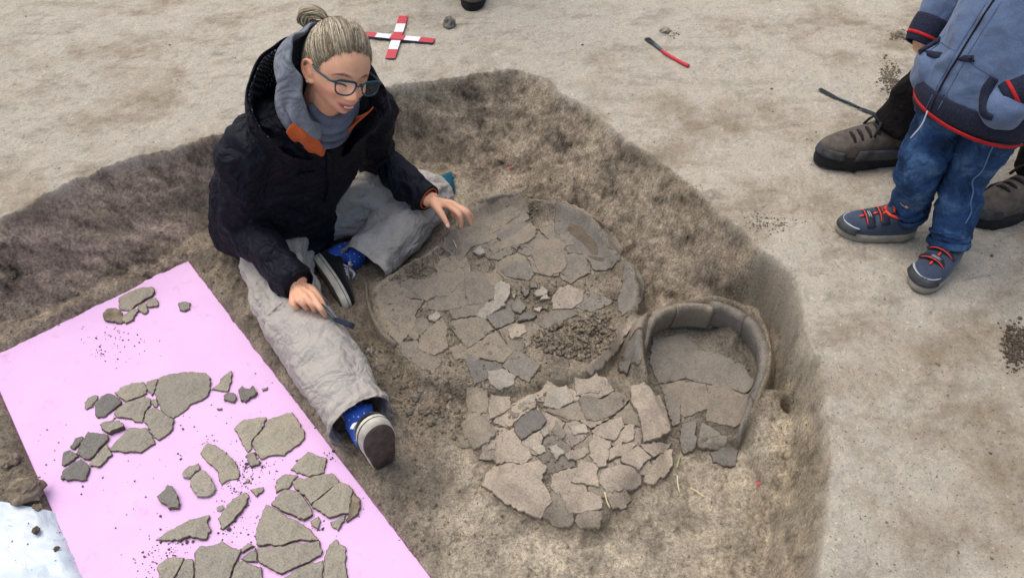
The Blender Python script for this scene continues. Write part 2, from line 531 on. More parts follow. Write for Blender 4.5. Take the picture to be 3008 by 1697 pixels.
    col = col * (1 - inn) + grey * inn
    col = np.clip(col, 0.02, 0.8)
    a = me.attributes.new('soil', 'FLOAT_COLOR', 'POINT')
    a.data.foreach_set('color', np.concatenate([col, 0.34 + 0.60 * inr], 1).astype(np.float32).ravel())
    # the cut face is rough in every direction, not only in height
    g = link('ground', me, M['soil'])
    tag(g, kind='structure')
    return g
build_ground()
# ================================================================== PINK FOAM BOARD AND THE SHERDS LAID OUT ON IT
def jag(poly, step, amp, seed):
    rng = np.random.default_rng(seed)
    out = []
    n = len(poly)
    for i in range(n):
        a = np.array(poly[i][:2], float); b = np.array(poly[(i + 1) % n][:2], float)
        L = np.linalg.norm(b - a)
        k = max(1, int(round(L / step)))
        nrm = np.array([-(b - a)[1], (b - a)[0]]) / (L + 1e-9)
        for j in range(k):
            t = j / k
            w = 0 if j == 0 else 1
            out.append(a + (b - a) * t + nrm * rng.normal(0, amp) * w + rng.normal(0, amp * 0.35, 2))
    return out

def plate(poly, top, thick, step=0.014, bevel=0.0018, seed=0, zbot=None, amp=0.0011, jstep=0.007, rough=0.0012):
    """a broken plate: jagged outline, its upper face on the surface top(x, y), bevelled lip, broken sides; faces 0.. top, then sides"""
    pts = jag(poly, jstep, amp, seed)
    P = np.array(pts)
    area = 0.5 * np.sum(P[:, 0] * np.roll(P[:, 1], -1) - np.roll(P[:, 0], -1) * P[:, 1])
    if area < 0: P = P[::-1]
    n = len(P)
    nxt = np.roll(P, -1, 0) - np.roll(P, 1, 0)
    nr = np.stack([nxt[:, 1], -nxt[:, 0]], 1); nr /= (np.linalg.norm(nr, axis=1)[:, None] + 1e-9)
    inner = P - nr * bevel
    x0, y0 = P.min(0); x1, y1 = P.max(0)
    gx, gy = np.meshgrid(np.arange(x0, x1, step), np.arange(y0, y1, step))
    gx = gx.ravel() + np.random.default_rng(seed).normal(0, step * 0.2, gx.size); gy = gy.ravel() + np.random.default_rng(seed + 1).normal(0, step * 0.2, gy.size)
    ok = inside(gx, gy, inner) & (seg_dist(gx, gy, inner) > step * 0.4)
    allp = np.concatenate([inner, np.stack([gx[ok], gy[ok]], 1)])
    vs, _, fs, *_ = delaunay_2d_cdt([Vector(p) for p in allp], [(i, (i + 1) % n) for i in range(n)], [], 1, 1e-7)
    vs = np.array([tuple(v) for v in vs])
    zt = top(vs[:, 0], vs[:, 1]) + rough * fbm(vs[:, 0], vs[:, 1], 60, 2, seed % 50)
    V = [(a[0], a[1], b) for a, b in zip(vs, zt)]
    F = [tuple(f) for f in fs]
    F = [f if ((vs[f[1]] - vs[f[0]])[0] * (vs[f[2]] - vs[f[0]])[1] - (vs[f[1]] - vs[f[0]])[1] * (vs[f[2]] - vs[f[0]])[0]) > 0 else f[::-1] for f in F]
    ntop = len(F)
    zo = top(P[:, 0], P[:, 1])
    zi = top(inner[:, 0], inner[:, 1]) + rough * fbm(inner[:, 0], inner[:, 1], 60, 2, seed % 50)
    base = len(V)
    V += [(inner[i, 0], inner[i, 1], zi[i]) for i in range(n)]
    V += [(P[i, 0], P[i, 1], zo[i] - bevel) for i in range(n)]
    rng = np.random.default_rng(seed + 5)
    bt = (zo - thick) if zbot is None else np.full(n, zbot)
    mid = P + nr * rng.normal(-0.0005, 0.0012, (n, 1))
    V += [(mid[i, 0], mid[i, 1], 0.5 * (zo[i] + bt[i])) for i in range(n)]
    V += [(P[i, 0] - nr[i, 0] * 0.001, P[i, 1] - nr[i, 1] * 0.001, bt[i]) for i in range(n)]
    for r_ in range(3):
        for i in range(n):
            j = (i + 1) % n
            a = base + r_ * n
            F.append((a + i, a + n + i, a + n + j, a + j))
    F.append(tuple(base + 3 * n + i for i in range(n - 1, -1, -1)))
    return V, F, ntop

def plate_obj(name, V, F, ntop, mats, parent=None, origin=None):
    V = np.array(V)
    o0 = np.array([V[:, 0].mean(), V[:, 1].mean(), V[:, 2].min()]) if origin is None else np.array(origin)
    me = mesh_from(V - o0, F, name)
    o = link(name, me, mats, parent, smooth=False)
    me.polygons.foreach_set('material_index', np.array([0 if i < ntop else 1 for i in range(len(me.polygons))], np.int32))
    me.polygons.foreach_set('use_smooth', np.array([i < ntop for i in range(len(me.polygons))], bool))
    o.location = o0
    return o

# ---- the board
ZB = ZF + 0.016
bA = gp(D((-39, 897))[0], ZB)[:2]; bB = gp(D((470, 652))[0], ZB)[:2]; bC = gp(D((1085, 1453))[0], ZB)[:2]
bdir = (bC - bB) / np.linalg.norm(bC - bB)
bl = gp(D((205, 1453))[0], ZB)[:2]
ldir = (bl - bA) / np.linalg.norm(bl - bA)
BOARD = [bA, bB, bB + bdir * 1.5, bA + ldir * 1.5]
def build_board():
    m, nt, b = new_mat('pink_foam')
    c = coords(nt)
    n1 = noise(nt, 9, 3, 0.5, c)
    n2 = noise(nt, 26, 5, 0.7, c)
    r = ramp(nt, n1.outputs[0], [(0.3, (0.735, 0.460, 0.725)), (0.7, (0.765, 0.495, 0.755))])
    r2 = ramp(nt, n2.outputs[0], [(0.58, (1, 1, 1)), (0.80, (0.80, 0.70, 0.66))])
    x = mix(nt, 'MULTIPLY', 0.8, r.outputs[0], r2.outputs[0])
    nt.links.new(x, b.inputs['Base Color'])
    b.inputs['Roughness'].default_value = 0.6
    b.inputs['Specular IOR Level'].default_value = 0.3
    # waffle embossing that runs along the board
    mp = nt.nodes.new('ShaderNodeMapping'); mp.inputs['Rotation'].default_value = (0, 0, -math.atan2(bdir[1], bdir[0]))
    nt.links.new(c, mp.inputs['Vector'])
    hs = []
    for ax in ('X', 'Y'):
        w = nt.nodes.new('ShaderNodeTexWave'); w.bands_direction = ax
        w.inputs['Scale'].default_value = 38; w.inputs['Distortion'].default_value = 0.3
        nt.links.new(mp.outputs[0], w.inputs['Vector']); hs.append(w.outputs['Fac'])
    mt = nt.nodes.new('ShaderNodeMath'); mt.operation = 'ADD'
    nt.links.new(hs[0], mt.inputs[0]); nt.links.new(hs[1], mt.inputs[1])
    bump(nt, b, mt.outputs[0], 0.10, 0.001)
    e = simple('foam_edge', (0.58, 0.16, 0.62), 0.6, 0.15, 60, 300, 0.3)  # light scattering inside the foam is put into this saturated edge colour
    poly = [np.array(p) for p in BOARD]
    rng = np.random.default_rng(5)
    pts = []
    for i in range(4):
        a, q = poly[i], poly[(i + 1) % 4]
        L = np.linalg.norm(q - a); k = int(L / 0.012)
        nrm = np.array([-(q - a)[1], (q - a)[0]]) / L
        for j in range(k):
            d = 0.0
            if i == 1:                                    # the long right side is chipped
                s = j / k * L
                for ps, w, dep in ((0.10, 0.015, 0.004), (0.335, 0.012, 0.006), (0.47, 0.02, 0.006), (0.53, 0.012, 0.003), (0.62, 0.01, 0.003)):
                    d -= 0.6 * dep * math.exp(-((s - ps) / w) ** 2)
                d += 0.0005 * rng.normal()
            if i == 0: d += 0.0004 * rng.normal()
            pts.append(a + (q - a) * (j / k) - nrm * d * -1)
    def top(x, y): return np.full(np.shape(x), ZB)
    V, F, nt_ = plate(pts, top, 0.016, step=0.06, bevel=0.0012, seed=1, amp=0.0, jstep=1.0, rough=0.0)
    o = plate_obj('foam_board', V, F, nt_, [m, e], origin=(bB[0], bB[1], ZB - 0.016))
    tag(o, 'pink foam insulation board lying in the pit, laid out with broken pottery', 'board')
build_board()

cA = crop(250, 820, 300 / 2422); cB = crop(150, 1070, 500 / 2018); cC = crop(600, 1070, 350 / 1413)
cE = crop(440, 1270, 360 / 1495); cF = crop(700, 1300, 400 / 1464); cG = crop(420, 1550, 640 / 2576); cR = crop(0, 700, 1000 / 2576)
# crop, outline, thickness mm, dome (1/m), tilt (x, y), material, label
SHERDS = [
 (cA, [(800, 430), (1000, 330), (1200, 250), (1400, 200), (1560, 185), (1625, 210), (1640, 290), (1590, 370), (1450, 440), (1300, 540), (1180, 600), (1080, 690), (1000, 705), (840, 690), (800, 660), (785, 600), (805, 520)], 14, -1.2, (0, 0.10), 's', 'long flat sherd, largest of the small heap near the far edge of the board'),
 (cA, [(490, 700), (600, 665), (730, 665), (800, 700), (880, 830), (885, 900), (830, 1010), (780, 1010), (700, 975), (560, 975), (450, 940), (415, 860), (430, 780)], 16, -6, (0, 0), 'r', 'rounded rough clay lump left of the long flat sherd near the far edge'),
 (cA, [(900, 840), (1100, 725), (1230, 680), (1260, 740), (1160, 850), (1140, 900), (1160, 950), (960, 1030), (880, 990)], 11, -1, (0, 0), 's', 'tapering sherd touching the rounded clay lump in the far heap'),
 (cA, [(1255, 620), (1350, 560), (1430, 560), (1480, 740), (1460, 780), (1400, 810), (1340, 770), (1250, 690)], 10, -1, (0, 0), 's', 'small oval sherd between the tapering and the dimpled sherds of the far heap'),
 (cA, [(1465, 520), (1600, 450), (1660, 430), (1720, 540), (1710, 630), (1620, 625), (1500, 645), (1460, 610)], 11, -3, (0, 0), 's', 'small dimpled sherd at the right end of the far heap'),
 (cR, [(1345, 490), (1390, 475), (1440, 485), (1430, 530), (1385, 546), (1360, 540), (1355, 510)], 10, -1, (0, 0), 's', 'lone five-sided sherd by itself to the right of the far heap'),
 (cB, [(400, 450), (440, 390), (520, 360), (550, 370), (540, 410), (480, 490), (420, 525), (400, 500)], 8, -1, (0, 0), 's', 'leaf shaped sherd at the left end of the upper mosaic row'),
 (cB, [(515, 460), (600, 370), (680, 340), (740, 360), (830, 430), (820, 455), (740, 515), (600, 610), (550, 610), (515, 580)], 14, -3, (0.0, 0.05), 'd', 'thick dark speckled sherd beside the leaf shaped sherd'),
 (cB, [(750, 330), (850, 260), (950, 220), (1100, 205), (1128, 270), (1130, 335), (1080, 365), (980, 395), (890, 432), (830, 395)], 10, -1, (0, 0), 's', 'fan shaped sherd in the top row of the mosaic, right of the thick dark one'),
 (cB, [(1130, 200), (1265, 162), (1248, 220), (1212, 330), (1192, 362), (1162, 325), (1128, 250)], 9, -1, (0, 0), 's', 'narrow wedge sherd fitted against the left side of the largest mosaic sherd'),
 (cB, [(1285, 150), (1400, 115), (1600, 95), (1800, 100), (1870, 140), (1890, 200), (1880, 280), (1840, 370), (1740, 420), (1640, 460), (1600, 515), (1500, 590), (1440, 625), (1360, 590), (1295, 520), (1265, 430), (1228, 320), (1255, 240)], 13, -0.9, (0, 0.06), 's', 'very large curved sherd, biggest piece of the upper mosaic'),
 (cB, [(740, 575), (800, 500), (900, 448), (1000, 418), (1110, 378), (1178, 402), (1168, 478), (1106, 555), (1074, 680), (1020, 670), (900, 625), (790, 615)], 11, -1, (0, 0.03), 's', 'broad four-sided sherd in the middle of the upper mosaic'),
 (cB, [(1185, 440), (1212, 405), (1248, 413), (1266, 460), (1256, 494), (1212, 496)], 7, 0, (0, 0), 's', 'tiny sherd filling the gap beside the largest mosaic sherd'),
 (cB, [(1130, 542), (1200, 508), (1280, 533), (1370, 603), (1450, 642), (1440, 730), (1400, 800), (1280, 885), (1240, 865), (1150, 750), (1104, 660)], 12, -1, (0, 0.02), 'sd', 'dark stained sherd under the point of the largest mosaic sherd'),
 (cB, [(575, 700), (640, 670), (780, 660), (840, 690), (855, 735), (820, 745), (740, 770), (690, 800), (660, 790), (600, 745)], 24, -1, (0.05, 0.05), 's', 'thick chunky sherd with a high broken side, above the lower mosaic row'),
 (cB, [(930, 750), (1120, 745), (1160, 800), (1220, 905), (1225, 925), (1060, 1030), (1000, 1020), (860, 1030), (700, 1005), (690, 985), (780, 890), (850, 830)], 13, -1.5, (0, 0.04), 's', 'wide six-sided sherd at the lower right end of the upper mosaic'),
 (cB, [(440, 800), (560, 815), (670, 830), (675, 855), (640, 900), (470, 1090), (440, 1110), (360, 1085), (300, 1040), (330, 980), (400, 870)], 17, -1, (-0.05, 0.04), 'd', 'large dark sherd with a thick broken edge in the lower mosaic row'),
 (cB, [(650, 935), (680, 1000), (718, 1060), (650, 1125), (580, 1200), (460, 1195), (452, 1175), (505, 1110)], 11, -1, (0, 0), 's', 'kite shaped sherd leaning along the thick edge of the large dark sherd'),
 (cB, [(230, 960), (290, 870), (360, 850), (388, 868), (365, 900), (270, 995), (225, 980)], 12, -1, (0, 0), 'd', 'narrow dark sherd above left of the large dark sherd'),
 (cB, [(150, 1030), (220, 1010), (290, 1050), (318, 1080), (200, 1165), (150, 1195), (130, 1180), (130, 1120)], 12, -1, (0, 0), 'd', 'notched dark sherd at the far left of the lower mosaic row'),
 (cB, [(350, 1118), (440, 1190), (440, 1250), (410, 1350), (370, 1365), (250, 1350), (120, 1350), (112, 1320), (150, 1240), (230, 1180)], 14, -1.5, (0, 0.03), 'd', 'sooty black sherd, lowest piece of the lower mosaic row'),
 (cC, [(325, 75), (322, 180), (278, 310), (200, 310), (90, 288), (100, 270), (170, 230), (220, 150)], 10, -1, (0, 0.05), 's', 'fin shaped pointed sherd right of the largest mosaic sherd'),
 (cC, [(232, 365), (270, 335), (340, 330), (373, 355), (366, 415), (345, 435), (232, 418)], 13, -1, (0, 0), 'd', 'small square sherd just below the fin shaped sherd'),
 (cC, [(405, 300), (450, 250), (480, 285), (540, 285), (570, 250), (622, 320), (600, 350), (540, 375), (480, 430), (435, 415), (420, 355)], 16, -2, (0, 0.05), 'd', 'dark lump with two horns beside the small square sherd'),
 (cC, [(690, 282), (750, 267), (745, 295), (695, 312)], 7, 0, (0, 0), 's', 'tiny crumb of pottery right of the two horned lump'),
 (cC, [(152, 522), (213, 512), (213, 533), (165, 538)], 6, 0, (0, 0), 'd', 'tiny dark fragment alone below the small square sherd'),
 (cC, [(360, 760), (420, 690), (480, 650), (600, 640), (725, 625), (713, 700), (678, 768), (588, 858), (558, 910), (556, 980), (510, 1030), (480, 965), (410, 850), (390, 790)], 10, -0.5, (0, 0.03), 's', 'notched sherd leaning on the left side of a broad grey sherd near the trouser hem'),
 (cC, [(760, 650), (850, 620), (1040, 560), (1100, 660), (1180, 800), (1180, 865), (1130, 930), (1040, 980), (950, 1065), (860, 1062), (750, 1072), (670, 1110), (625, 1050), (568, 940), (598, 870), (695, 770)], 13, -0.9, (0, 0.03), 'sd', 'broad grey sherd near the right edge of the board beside the trouser hem'),
 (cC, [(508, 1060), (572, 1035), (600, 1072), (655, 1165), (570, 1200), (540, 1185), (508, 1130)], 13, -1, (0, 0), 's', 'small oblong block under the notched sherd'),
 (cE, [(700, 110), (800, 150), (900, 220), (1000, 310), (1060, 390), (1085, 480), (1080, 540), (1000, 550), (920, 580), (870, 610), (850, 560), (830, 460), (760, 390), (680, 320), (608, 232), (650, 170)], 13, -4, (0, 0), 's', 'curved rim sherd like a boomerang in the middle of the board'),
 (cE, [(405, 470), (480, 400), (590, 370), (600, 420), (588, 445), (530, 490), (470, 545), (410, 535)], 15, -3, (0, 0), 'p', 'small pale sherd touching the egg shaped pale sherd'),
 (cE, [(490, 560), (540, 492), (630, 438), (700, 500), (760, 600), (790, 680), (770, 715), (690, 765), (570, 755), (540, 710), (490, 635)], 18, -5, (0, 0), 'p', 'egg shaped pale whitish sherd in the middle of the board'),
 (cE, [(80, 760), (190, 680), (210, 620), (260, 640), (310, 720), (355, 850), (345, 900), (220, 915), (210, 875), (110, 810)], 20, -5, (0.05, 0), 'd', 'dark jagged lump with a peak, left of the egg shaped pale sherd'),
 (cE, [(1140, 622), (1195, 552), (1210, 580), (1200, 603)], 7, 0, (0, 0), 's', 'tiny triangular chip below the curved rim sherd'),
 (cE, [(1225, 690), (1385, 657), (1385, 688), (1310, 768), (1290, 768)], 10, -1, (0, 0), 's', 'small triangular sherd beside the long blade shaped sherd'),
 (cE, [(830, 1030), (900, 930), (1000, 830), (1100, 750), (1170, 712), (1193, 740), (1170, 870), (1100, 965), (980, 1085), (880, 1160)], 16, -4, (0, 0), 's', 'long blade shaped sherd standing diagonally in the middle'),
 (cE, [(817, 915), (885, 882), (903, 908), (855, 946), (820, 942)], 7, 0, (0, 0), 'p', 'tiny pale chip at the upper left of the blade shaped sherd'),
 (cE, [(55, 1285), (250, 1170), (450, 1080), (715, 990), (720, 1020), (690, 1090), (725, 1150), (680, 1285), (600, 1275), (480, 1250), (330, 1300), (150, 1295)], 17, -3.5, (0, 0), 's', 'long pointed sherd like an arrowhead aimed at the plastic bag'),
 (cF, [(560, 280), (640, 190), (745, 95), (850, 140), (950, 170), (935, 235), (918, 310), (840, 340), (760, 350), (680, 330)], 10, -1, (0, 0.02), 's', 'flat five-sided sherd above the big cluster by the right board edge'),
 (cF, [(400, 460), (420, 390), (480, 345), (560, 335), (640, 350), (590, 390), (560, 450), (540, 480), (470, 485), (405, 530)], 10, -2, (0, 0), 's', 'rounded sherd showing from behind at the top left of the big cluster'),
 (cF, [(580, 430), (640, 375), (740, 375), (880, 345), (1000, 322), (1078, 390), (1076, 418), (976, 500), (858, 598), (782, 652), (725, 580), (605, 480)], 15, -0.8, (0, 0.0), 'sd', 'upper plate of the big cluster, split by a thin crack'),
 (cF, [(1092, 415), (1190, 450), (1230, 520), (1210, 600), (1190, 745), (1100, 755), (980, 795), (900, 750), (795, 682), (795, 660), (872, 600), (992, 502)], 15, -0.8, (0, 0.0), 's', 'right hand plate of the big cluster across the thin crack'),
 (cF, [(1238, 520), (1300, 590), (1310, 690), (1260, 775), (1165, 835), (1185, 755), (1205, 650)], 13, -4, (0, 0), 'r', 'soil caked lump stuck to the right side of the big cluster'),
 (cF, [(350, 650), (430, 555), (490, 495), (600, 512), (698, 580), (768, 690), (798, 750), (740, 795), (700, 812), (600, 775), (485, 725)], 17, -1.2, (0, 0), 's', 'tongue shaped sherd in the hollow of the big cluster'),
 (cF, [(300, 655), (340, 682), (465, 750), (555, 808), (690, 868), (790, 955), (868, 1032), (760, 1038), (600, 1042), (500, 1076), (400, 1096), (190, 1078), (186, 980), (210, 880), (260, 750)], 15, -0.7, (0, 0), 's', 'big fan shaped sherd left of the tongue shaped one in the big cluster'),
 (cF, [(207, 1112), (400, 1118), (520, 1098), (622, 1066), (720, 1075), (868, 1056), (900, 1150), (880, 1200), (720, 1280), (560, 1350), (460, 1392), (380, 1358), (230, 1272), (212, 1245)], 15, -0.8, (0, 0.02), 's', 'big sherd just below the fan shaped one, with a dark break between'),
 (cF, [(990, 850), (1160, 768), (1138, 835), (1110, 860), (1070, 935), (1000, 875)], 10, -1, (0, 0), 's', 'pointed triangular sherd hanging under the right plate of the big cluster'),
 (cF, [(775, 840), (860, 792), (880, 830), (860, 920), (800, 885)], 10, -1, (0, 0), 's', 'small shard between the tongue shaped and the pointed triangular sherds'),
 (cF, [(1045, 1030), (1160, 1140), (1140, 1280), (1175, 1500), (1180, 1680), (925, 1680), (922, 1460), (928, 1260), (950, 1150), (980, 1090)], 11, -1, (0, 0), 's', 'tall slab shaped like a tombstone at the bottom edge, furthest to the right'),
 (cF, [(32, 1240), (188, 1125), (198, 1280), (120, 1268)], 11, -1, (0, 0), 's', 'small three-cornered sherd squeezed between the big lower sherds'),
 (cF, [(32, 1165), (60, 1110), (130, 1080), (165, 1100), (110, 1125), (40, 1172)], 13, -3, (0, 0), 's', 'narrow curved chip above the small three-cornered sherd'),
 (cG, [(167, 460), (260, 370), (370, 345), (478, 350), (448, 430), (345, 620), (300, 800), (180, 780), (190, 530)], 12, -1, (0, 0), 's', 'rounded sherd at the lower left of the bottom row'),
 (cG, [(482, 382), (520, 362), (578, 362), (588, 420), (598, 620), (596, 800), (350, 800), (375, 620), (452, 450)], 13, -1.5, (0, 0), 's', 'narrow upright sherd second from the left in the bottom row'),
 (cG, [(612, 300), (670, 220), (820, 210), (930, 155), (1030, 220), (1100, 250), (1155, 242), (1112, 360), (1062, 450), (1010, 600), (980, 800), (615, 800), (617, 600), (627, 420)], 13, 1.2, (0, 0), 's', 'hollow sided sherd with a raised upper lip in the bottom row'),
 (cG, [(1112, 392), (1170, 383), (1300, 440), (1388, 460), (1400, 520), (1415, 640), (1430, 800), (1000, 800), (1030, 640), (1085, 455)], 12, -1, (0, 0), 's', 'flat sherd right of the hollow sided one at the bottom edge'),
 (cG, [(1500, 800), (1640, 615), (1780, 505), (1900, 445), (2000, 405), (2125, 375), (2135, 450), (2118, 600), (2120, 800)], 10, -1, (0, 0), 's', 'sloping sherd tucked under the tombstone shaped slab'),
]
SM = {'s': ('sherd', 'sherd_core'), 'd': ('sherd_dark', 'sherd_core'), 'sd': ('sherd', 'sherd_core'), 'p': ('sherd_pale', 'sherd'), 'r': ('crumb', 'crumb_dark')}
def build_board_sherds():
    for i, (cr, pts, th, dome, tilt, mk, label) in enumerate(SHERDS):
        th = th / 1000.0 * 0.68
        P = [gp(p, ZB + th)[:2] for p in cr(pts)]
        A = np.array(P); c = A.mean(0)
        nx_ = np.roll(A, -1, 0) - np.roll(A, 1, 0)
        sg = np.sign(np.sum(A[:, 0] * np.roll(A[:, 1], -1) - np.roll(A[:, 0], -1) * A[:, 1]))
        nn = np.stack([nx_[:, 1], -nx_[:, 0]], 1) * sg
        P = list(A + nn / (np.linalg.norm(nn, axis=1)[:, None] + 1e-9) * 0.0012); rad = np.hypot(*(A - c).T).max()
        def top(x, y, c=c, rad=rad, th=th, dome=dome, tilt=tilt):
            rx, ry = x - c[0], y - c[1]
            t = ZB + th + dome * (rx ** 2 + ry ** 2) * 0.5 + tilt[0] * rx + tilt[1] * ry
            return np.maximum(t, ZB + 0.004)
        V, F, n = plate(P, top, th, step=0.010, bevel=0.0016, seed=100 + i, zbot=ZB + 0.0006, rough=0.0016 if mk != 'r' else 0.005, amp=0.0012)
        o = plate_obj('pottery_sherd' if mk != 'r' else 'clay_lump', V, F, n, [M[k] for k in SM[mk]])
        tag(o, label, 'sherd' if mk != 'r' else 'clay lump', 'broken pottery laid out on the pink board')
build_board_sherds()

# ---- crumbs
OCT_V = np.array([(1, 0, 0), (-1, 0, 0), (0, 1, 0), (0, -1, 0), (0, 0, 1), (0, 0, -1), (.6, .6, .5), (-.6, .6, .4), (.6, -.6, .5), (-.6, -.6, .4)], float)
def _hull():
    bm = bmesh.new()
    vs = [bm.verts.new(v) for v in OCT_V]
    r_ = bmesh.ops.convex_hull(bm, input=vs)
    bm.verts.ensure_lookup_table(); bm.verts.index_update()
    F = [tuple(v.index for v in f.verts) for f in bm.faces]
    bm.free()
    return F
OCT_F = _hull()
def crumbs_mesh(name, C, S, mat, seed=0, parent=None):
    rng = np.random.default_rng(seed)
    C = np.array(C); S = np.array(S)
    n = len(C); k = len(OCT_V)
    j = OCT_V[None] * rng.uniform(0.6, 1.25, (n, k, 1)) * S[:, None, None] * rng.uniform(0.7, 1.15, (n, 1, 3))
    a = rng.uniform(0, 6.283, n); ca, sa = np.cos(a)[:, None], np.sin(a)[:, None]
    x = j[..., 0] * ca - j[..., 1] * sa; y = j[..., 0] * sa + j[..., 1] * ca
    V = np.stack([x, y, j[..., 2] * 0.8], -1) + C[:, None, :]
    F = np.array([f for f in OCT_F if len(f) == 3])
    FF = (F[None] + (np.arange(n) * k)[:, None, None]).reshape(-1, 3)
    VV = V.reshape(-1, 3)
    me = bpy.data.meshes.new(name)
    me.vertices.add(len(VV)); me.vertices.foreach_set('co', VV.astype(np.float32).ravel())
    me.loops.add(FF.size); me.loops.foreach_set('vertex_index', FF.astype(np.int32).ravel())
    me.polygons.add(len(FF)); me.polygons.foreach_set('loop_start', (np.arange(len(FF)) * 3).astype(np.int32)); me.polygons.foreach_set('loop_total', np.full(len(FF), 3, np.int32))
    me.update(); me.validate()
    o = link(name, me, mat, parent, smooth=False)
    return o

def scatter_px(spots, seed):
    """spots: (cx, cy, rx, ry, n) in photo pixels on the board plane"""
    rng = np.random.default_rng(seed)
    out = []
    for cx, cy, rx, ry, n in spots:
        for _ in range(n):
            p = (cx + rng.normal(0, rx), cy + rng.normal(0, ry))
            out.append(p)
    return out
def build_board_crumbs():
    rng = np.random.default_rng(8)
    spots = [(330, 1000, 22, 14, 40), (350, 965, 18, 10, 25), (400, 1005, 28, 14, 18), (295, 1030, 14, 14, 40), (345, 1040, 35, 18, 25), (250, 990, 8, 18, 12),
             (700, 1395, 28, 30, 170), (735, 1370, 20, 18, 90), (800, 1370, 55, 25, 90), (690, 1460, 35, 16, 70), (690, 1530, 40, 35, 60), (500, 1600, 40, 30, 80), (470, 1650, 45, 28, 130), (520, 1580, 22, 14, 50),
             (905, 1360, 10, 8, 30), (965, 1345, 12, 10, 24), (1040, 1480, 18, 22, 30), (1030, 1510, 20, 18, 25), (930, 1550, 20, 8, 25), (640, 1620, 60, 25, 50),
             (700, 1560, 40, 20, 40), (400, 1380, 90, 60, 26), (200, 1330, 60, 60, 20), (520, 1120, 160, 60, 20), (850, 1250, 60, 60, 20), (620, 1340, 60, 50, 40), (340, 1225, 30, 14, 36), (560, 1240, 40, 25, 20), (900, 1500, 90, 60, 50), (430, 1500, 60, 40, 22)]
    C, S = [], []
    for p in scatter_px(spots, 3):
        q = gp(p, ZB)
        if not inside(np.array([q[0]]), np.array([q[1]]), BOARD)[0]: continue
        if rng.random() < 0.35: continue
        s = abs(rng.normal(0, 0.0011)) + 0.0006
        if rng.random() < 0.05: s *= 2.0
        C.append((q[0], q[1], ZB + s * 0.5)); S.append(s)
    o = crumbs_mesh('soil_crumbs', C, S, M['crumb_dark'], 4)
    tag(o, 'fine dark soil crumbs sprinkled over the pink board between the sherds', 'crumbs', kind='stuff')
build_board_crumbs()

DISH_C = np.mean(np.array(DISH), 0); MOUND_C = np.mean(np.array(MOUND), 0)
def ring_sherds(parent):
    """broken shoulder of the jar: thick curved wall pieces standing in a ring, their rounded outer side sloping out and down"""
    pin = K([(600, 560), (650, 430), (760, 345), (940, 318), (1120, 335), (1300, 380), (1430, 460), (1510, 580), (1545, 710), (1535, 850), (1490, 990), (1445, 1120), (1400, 1240)])
    inner = spline([gp(p, -0.165) for p in pin], 8)
    c = np.array([inner[:, 0].mean(), inner[:, 1].mean()])
    m = len(inner)
    cuts = [0, 10, 20, 33, 46, 58, 70, 82, m - 1]
    rng = np.random.default_rng(91)
    for a, b in zip(cuts[:-1], cuts[1:]):
        h0, h1 = rng.uniform(-0.012, 0.010), rng.uniform(-0.012, 0.010); sh_ = rng.uniform(-0.003, 0.004)
        ks = np.arange(a, b + 1)
        V = []
        prof = [(0.012, -0.085), (0.003, -0.045), (-0.002, -0.010), (0.002, 0.004), (0.010, 0.006), (0.024, -0.002), (0.040, -0.022), (0.050, -0.052), (0.052, -0.095)]
        for q, k in enumerate(ks):
            t = q / (len(ks) - 1)
            p = inner[k]; o = unit2(p[:2] - c)
            frac = k / (m - 1)
            rise = 0.012 * math.sin(math.pi * min(1, frac * 1.15)) - 0.030 * max(0, 0.18 - frac) / 0.18 - 0.055 * max(0, frac - 0.78) / 0.22
            jagz = 0.0035 * rng.normal()
            e = 0.0016 if q in (0, len(ks) - 1) else 0
            for i, (r, z) in enumerate(prof):
                s_ = 1.0 if frac < 0.8 else 1.0 - 0.3 * (frac - 0.8) / 0.2
                r = r + sh_
                V.append((p[0] + o[0] * r * s_, p[1] + o[1] * r * s_, p[2] + rise + z + h0 * (1 - t) + h1 * t + (jagz if 2 <= i <= 4 else 0) - e))
        n = len(prof); F = []
        for q in range(len(ks) - 1):
            for i in range(n - 1):
                x = q * n + i
                F.append((x, x + 1, x + n + 1, x + n))
        F += [tuple(range(n)), tuple((len(ks) - 1) * n + i for i in range(n - 1, -1, -1))]
        me = mesh_from(np.array(V) - np.array(parent.location), F)
        bm = bmesh.new(); bm.from_mesh(me); bmesh.ops.recalc_face_normals(bm, faces=bm.faces); bm.to_mesh(me); bm.free()
        link('sherd', me, M['sherd_pit_dark' if a > 20 else 'sherd_pit'], parent)

def spline(P, n=6):
    P = [np.array(p, float) for p in P]
    Q = [2 * P[0] - P[1]] + P + [2 * P[-1] - P[-2]]
    out = []
    for i in range(1, len(Q) - 2):
        p0, p1, p2, p3 = Q[i - 1:i + 3]
        for k in range(n):
            t = k / n
            out.append(0.5 * (2 * p1 + (p2 - p0) * t + (2 * p0 - 5 * p1 + 4 * p2 - p3) * t * t + (3 * p1 - p0 - 3 * p2 + p3) * t ** 3))
    out.append(P[-1])
    return np.array(out)

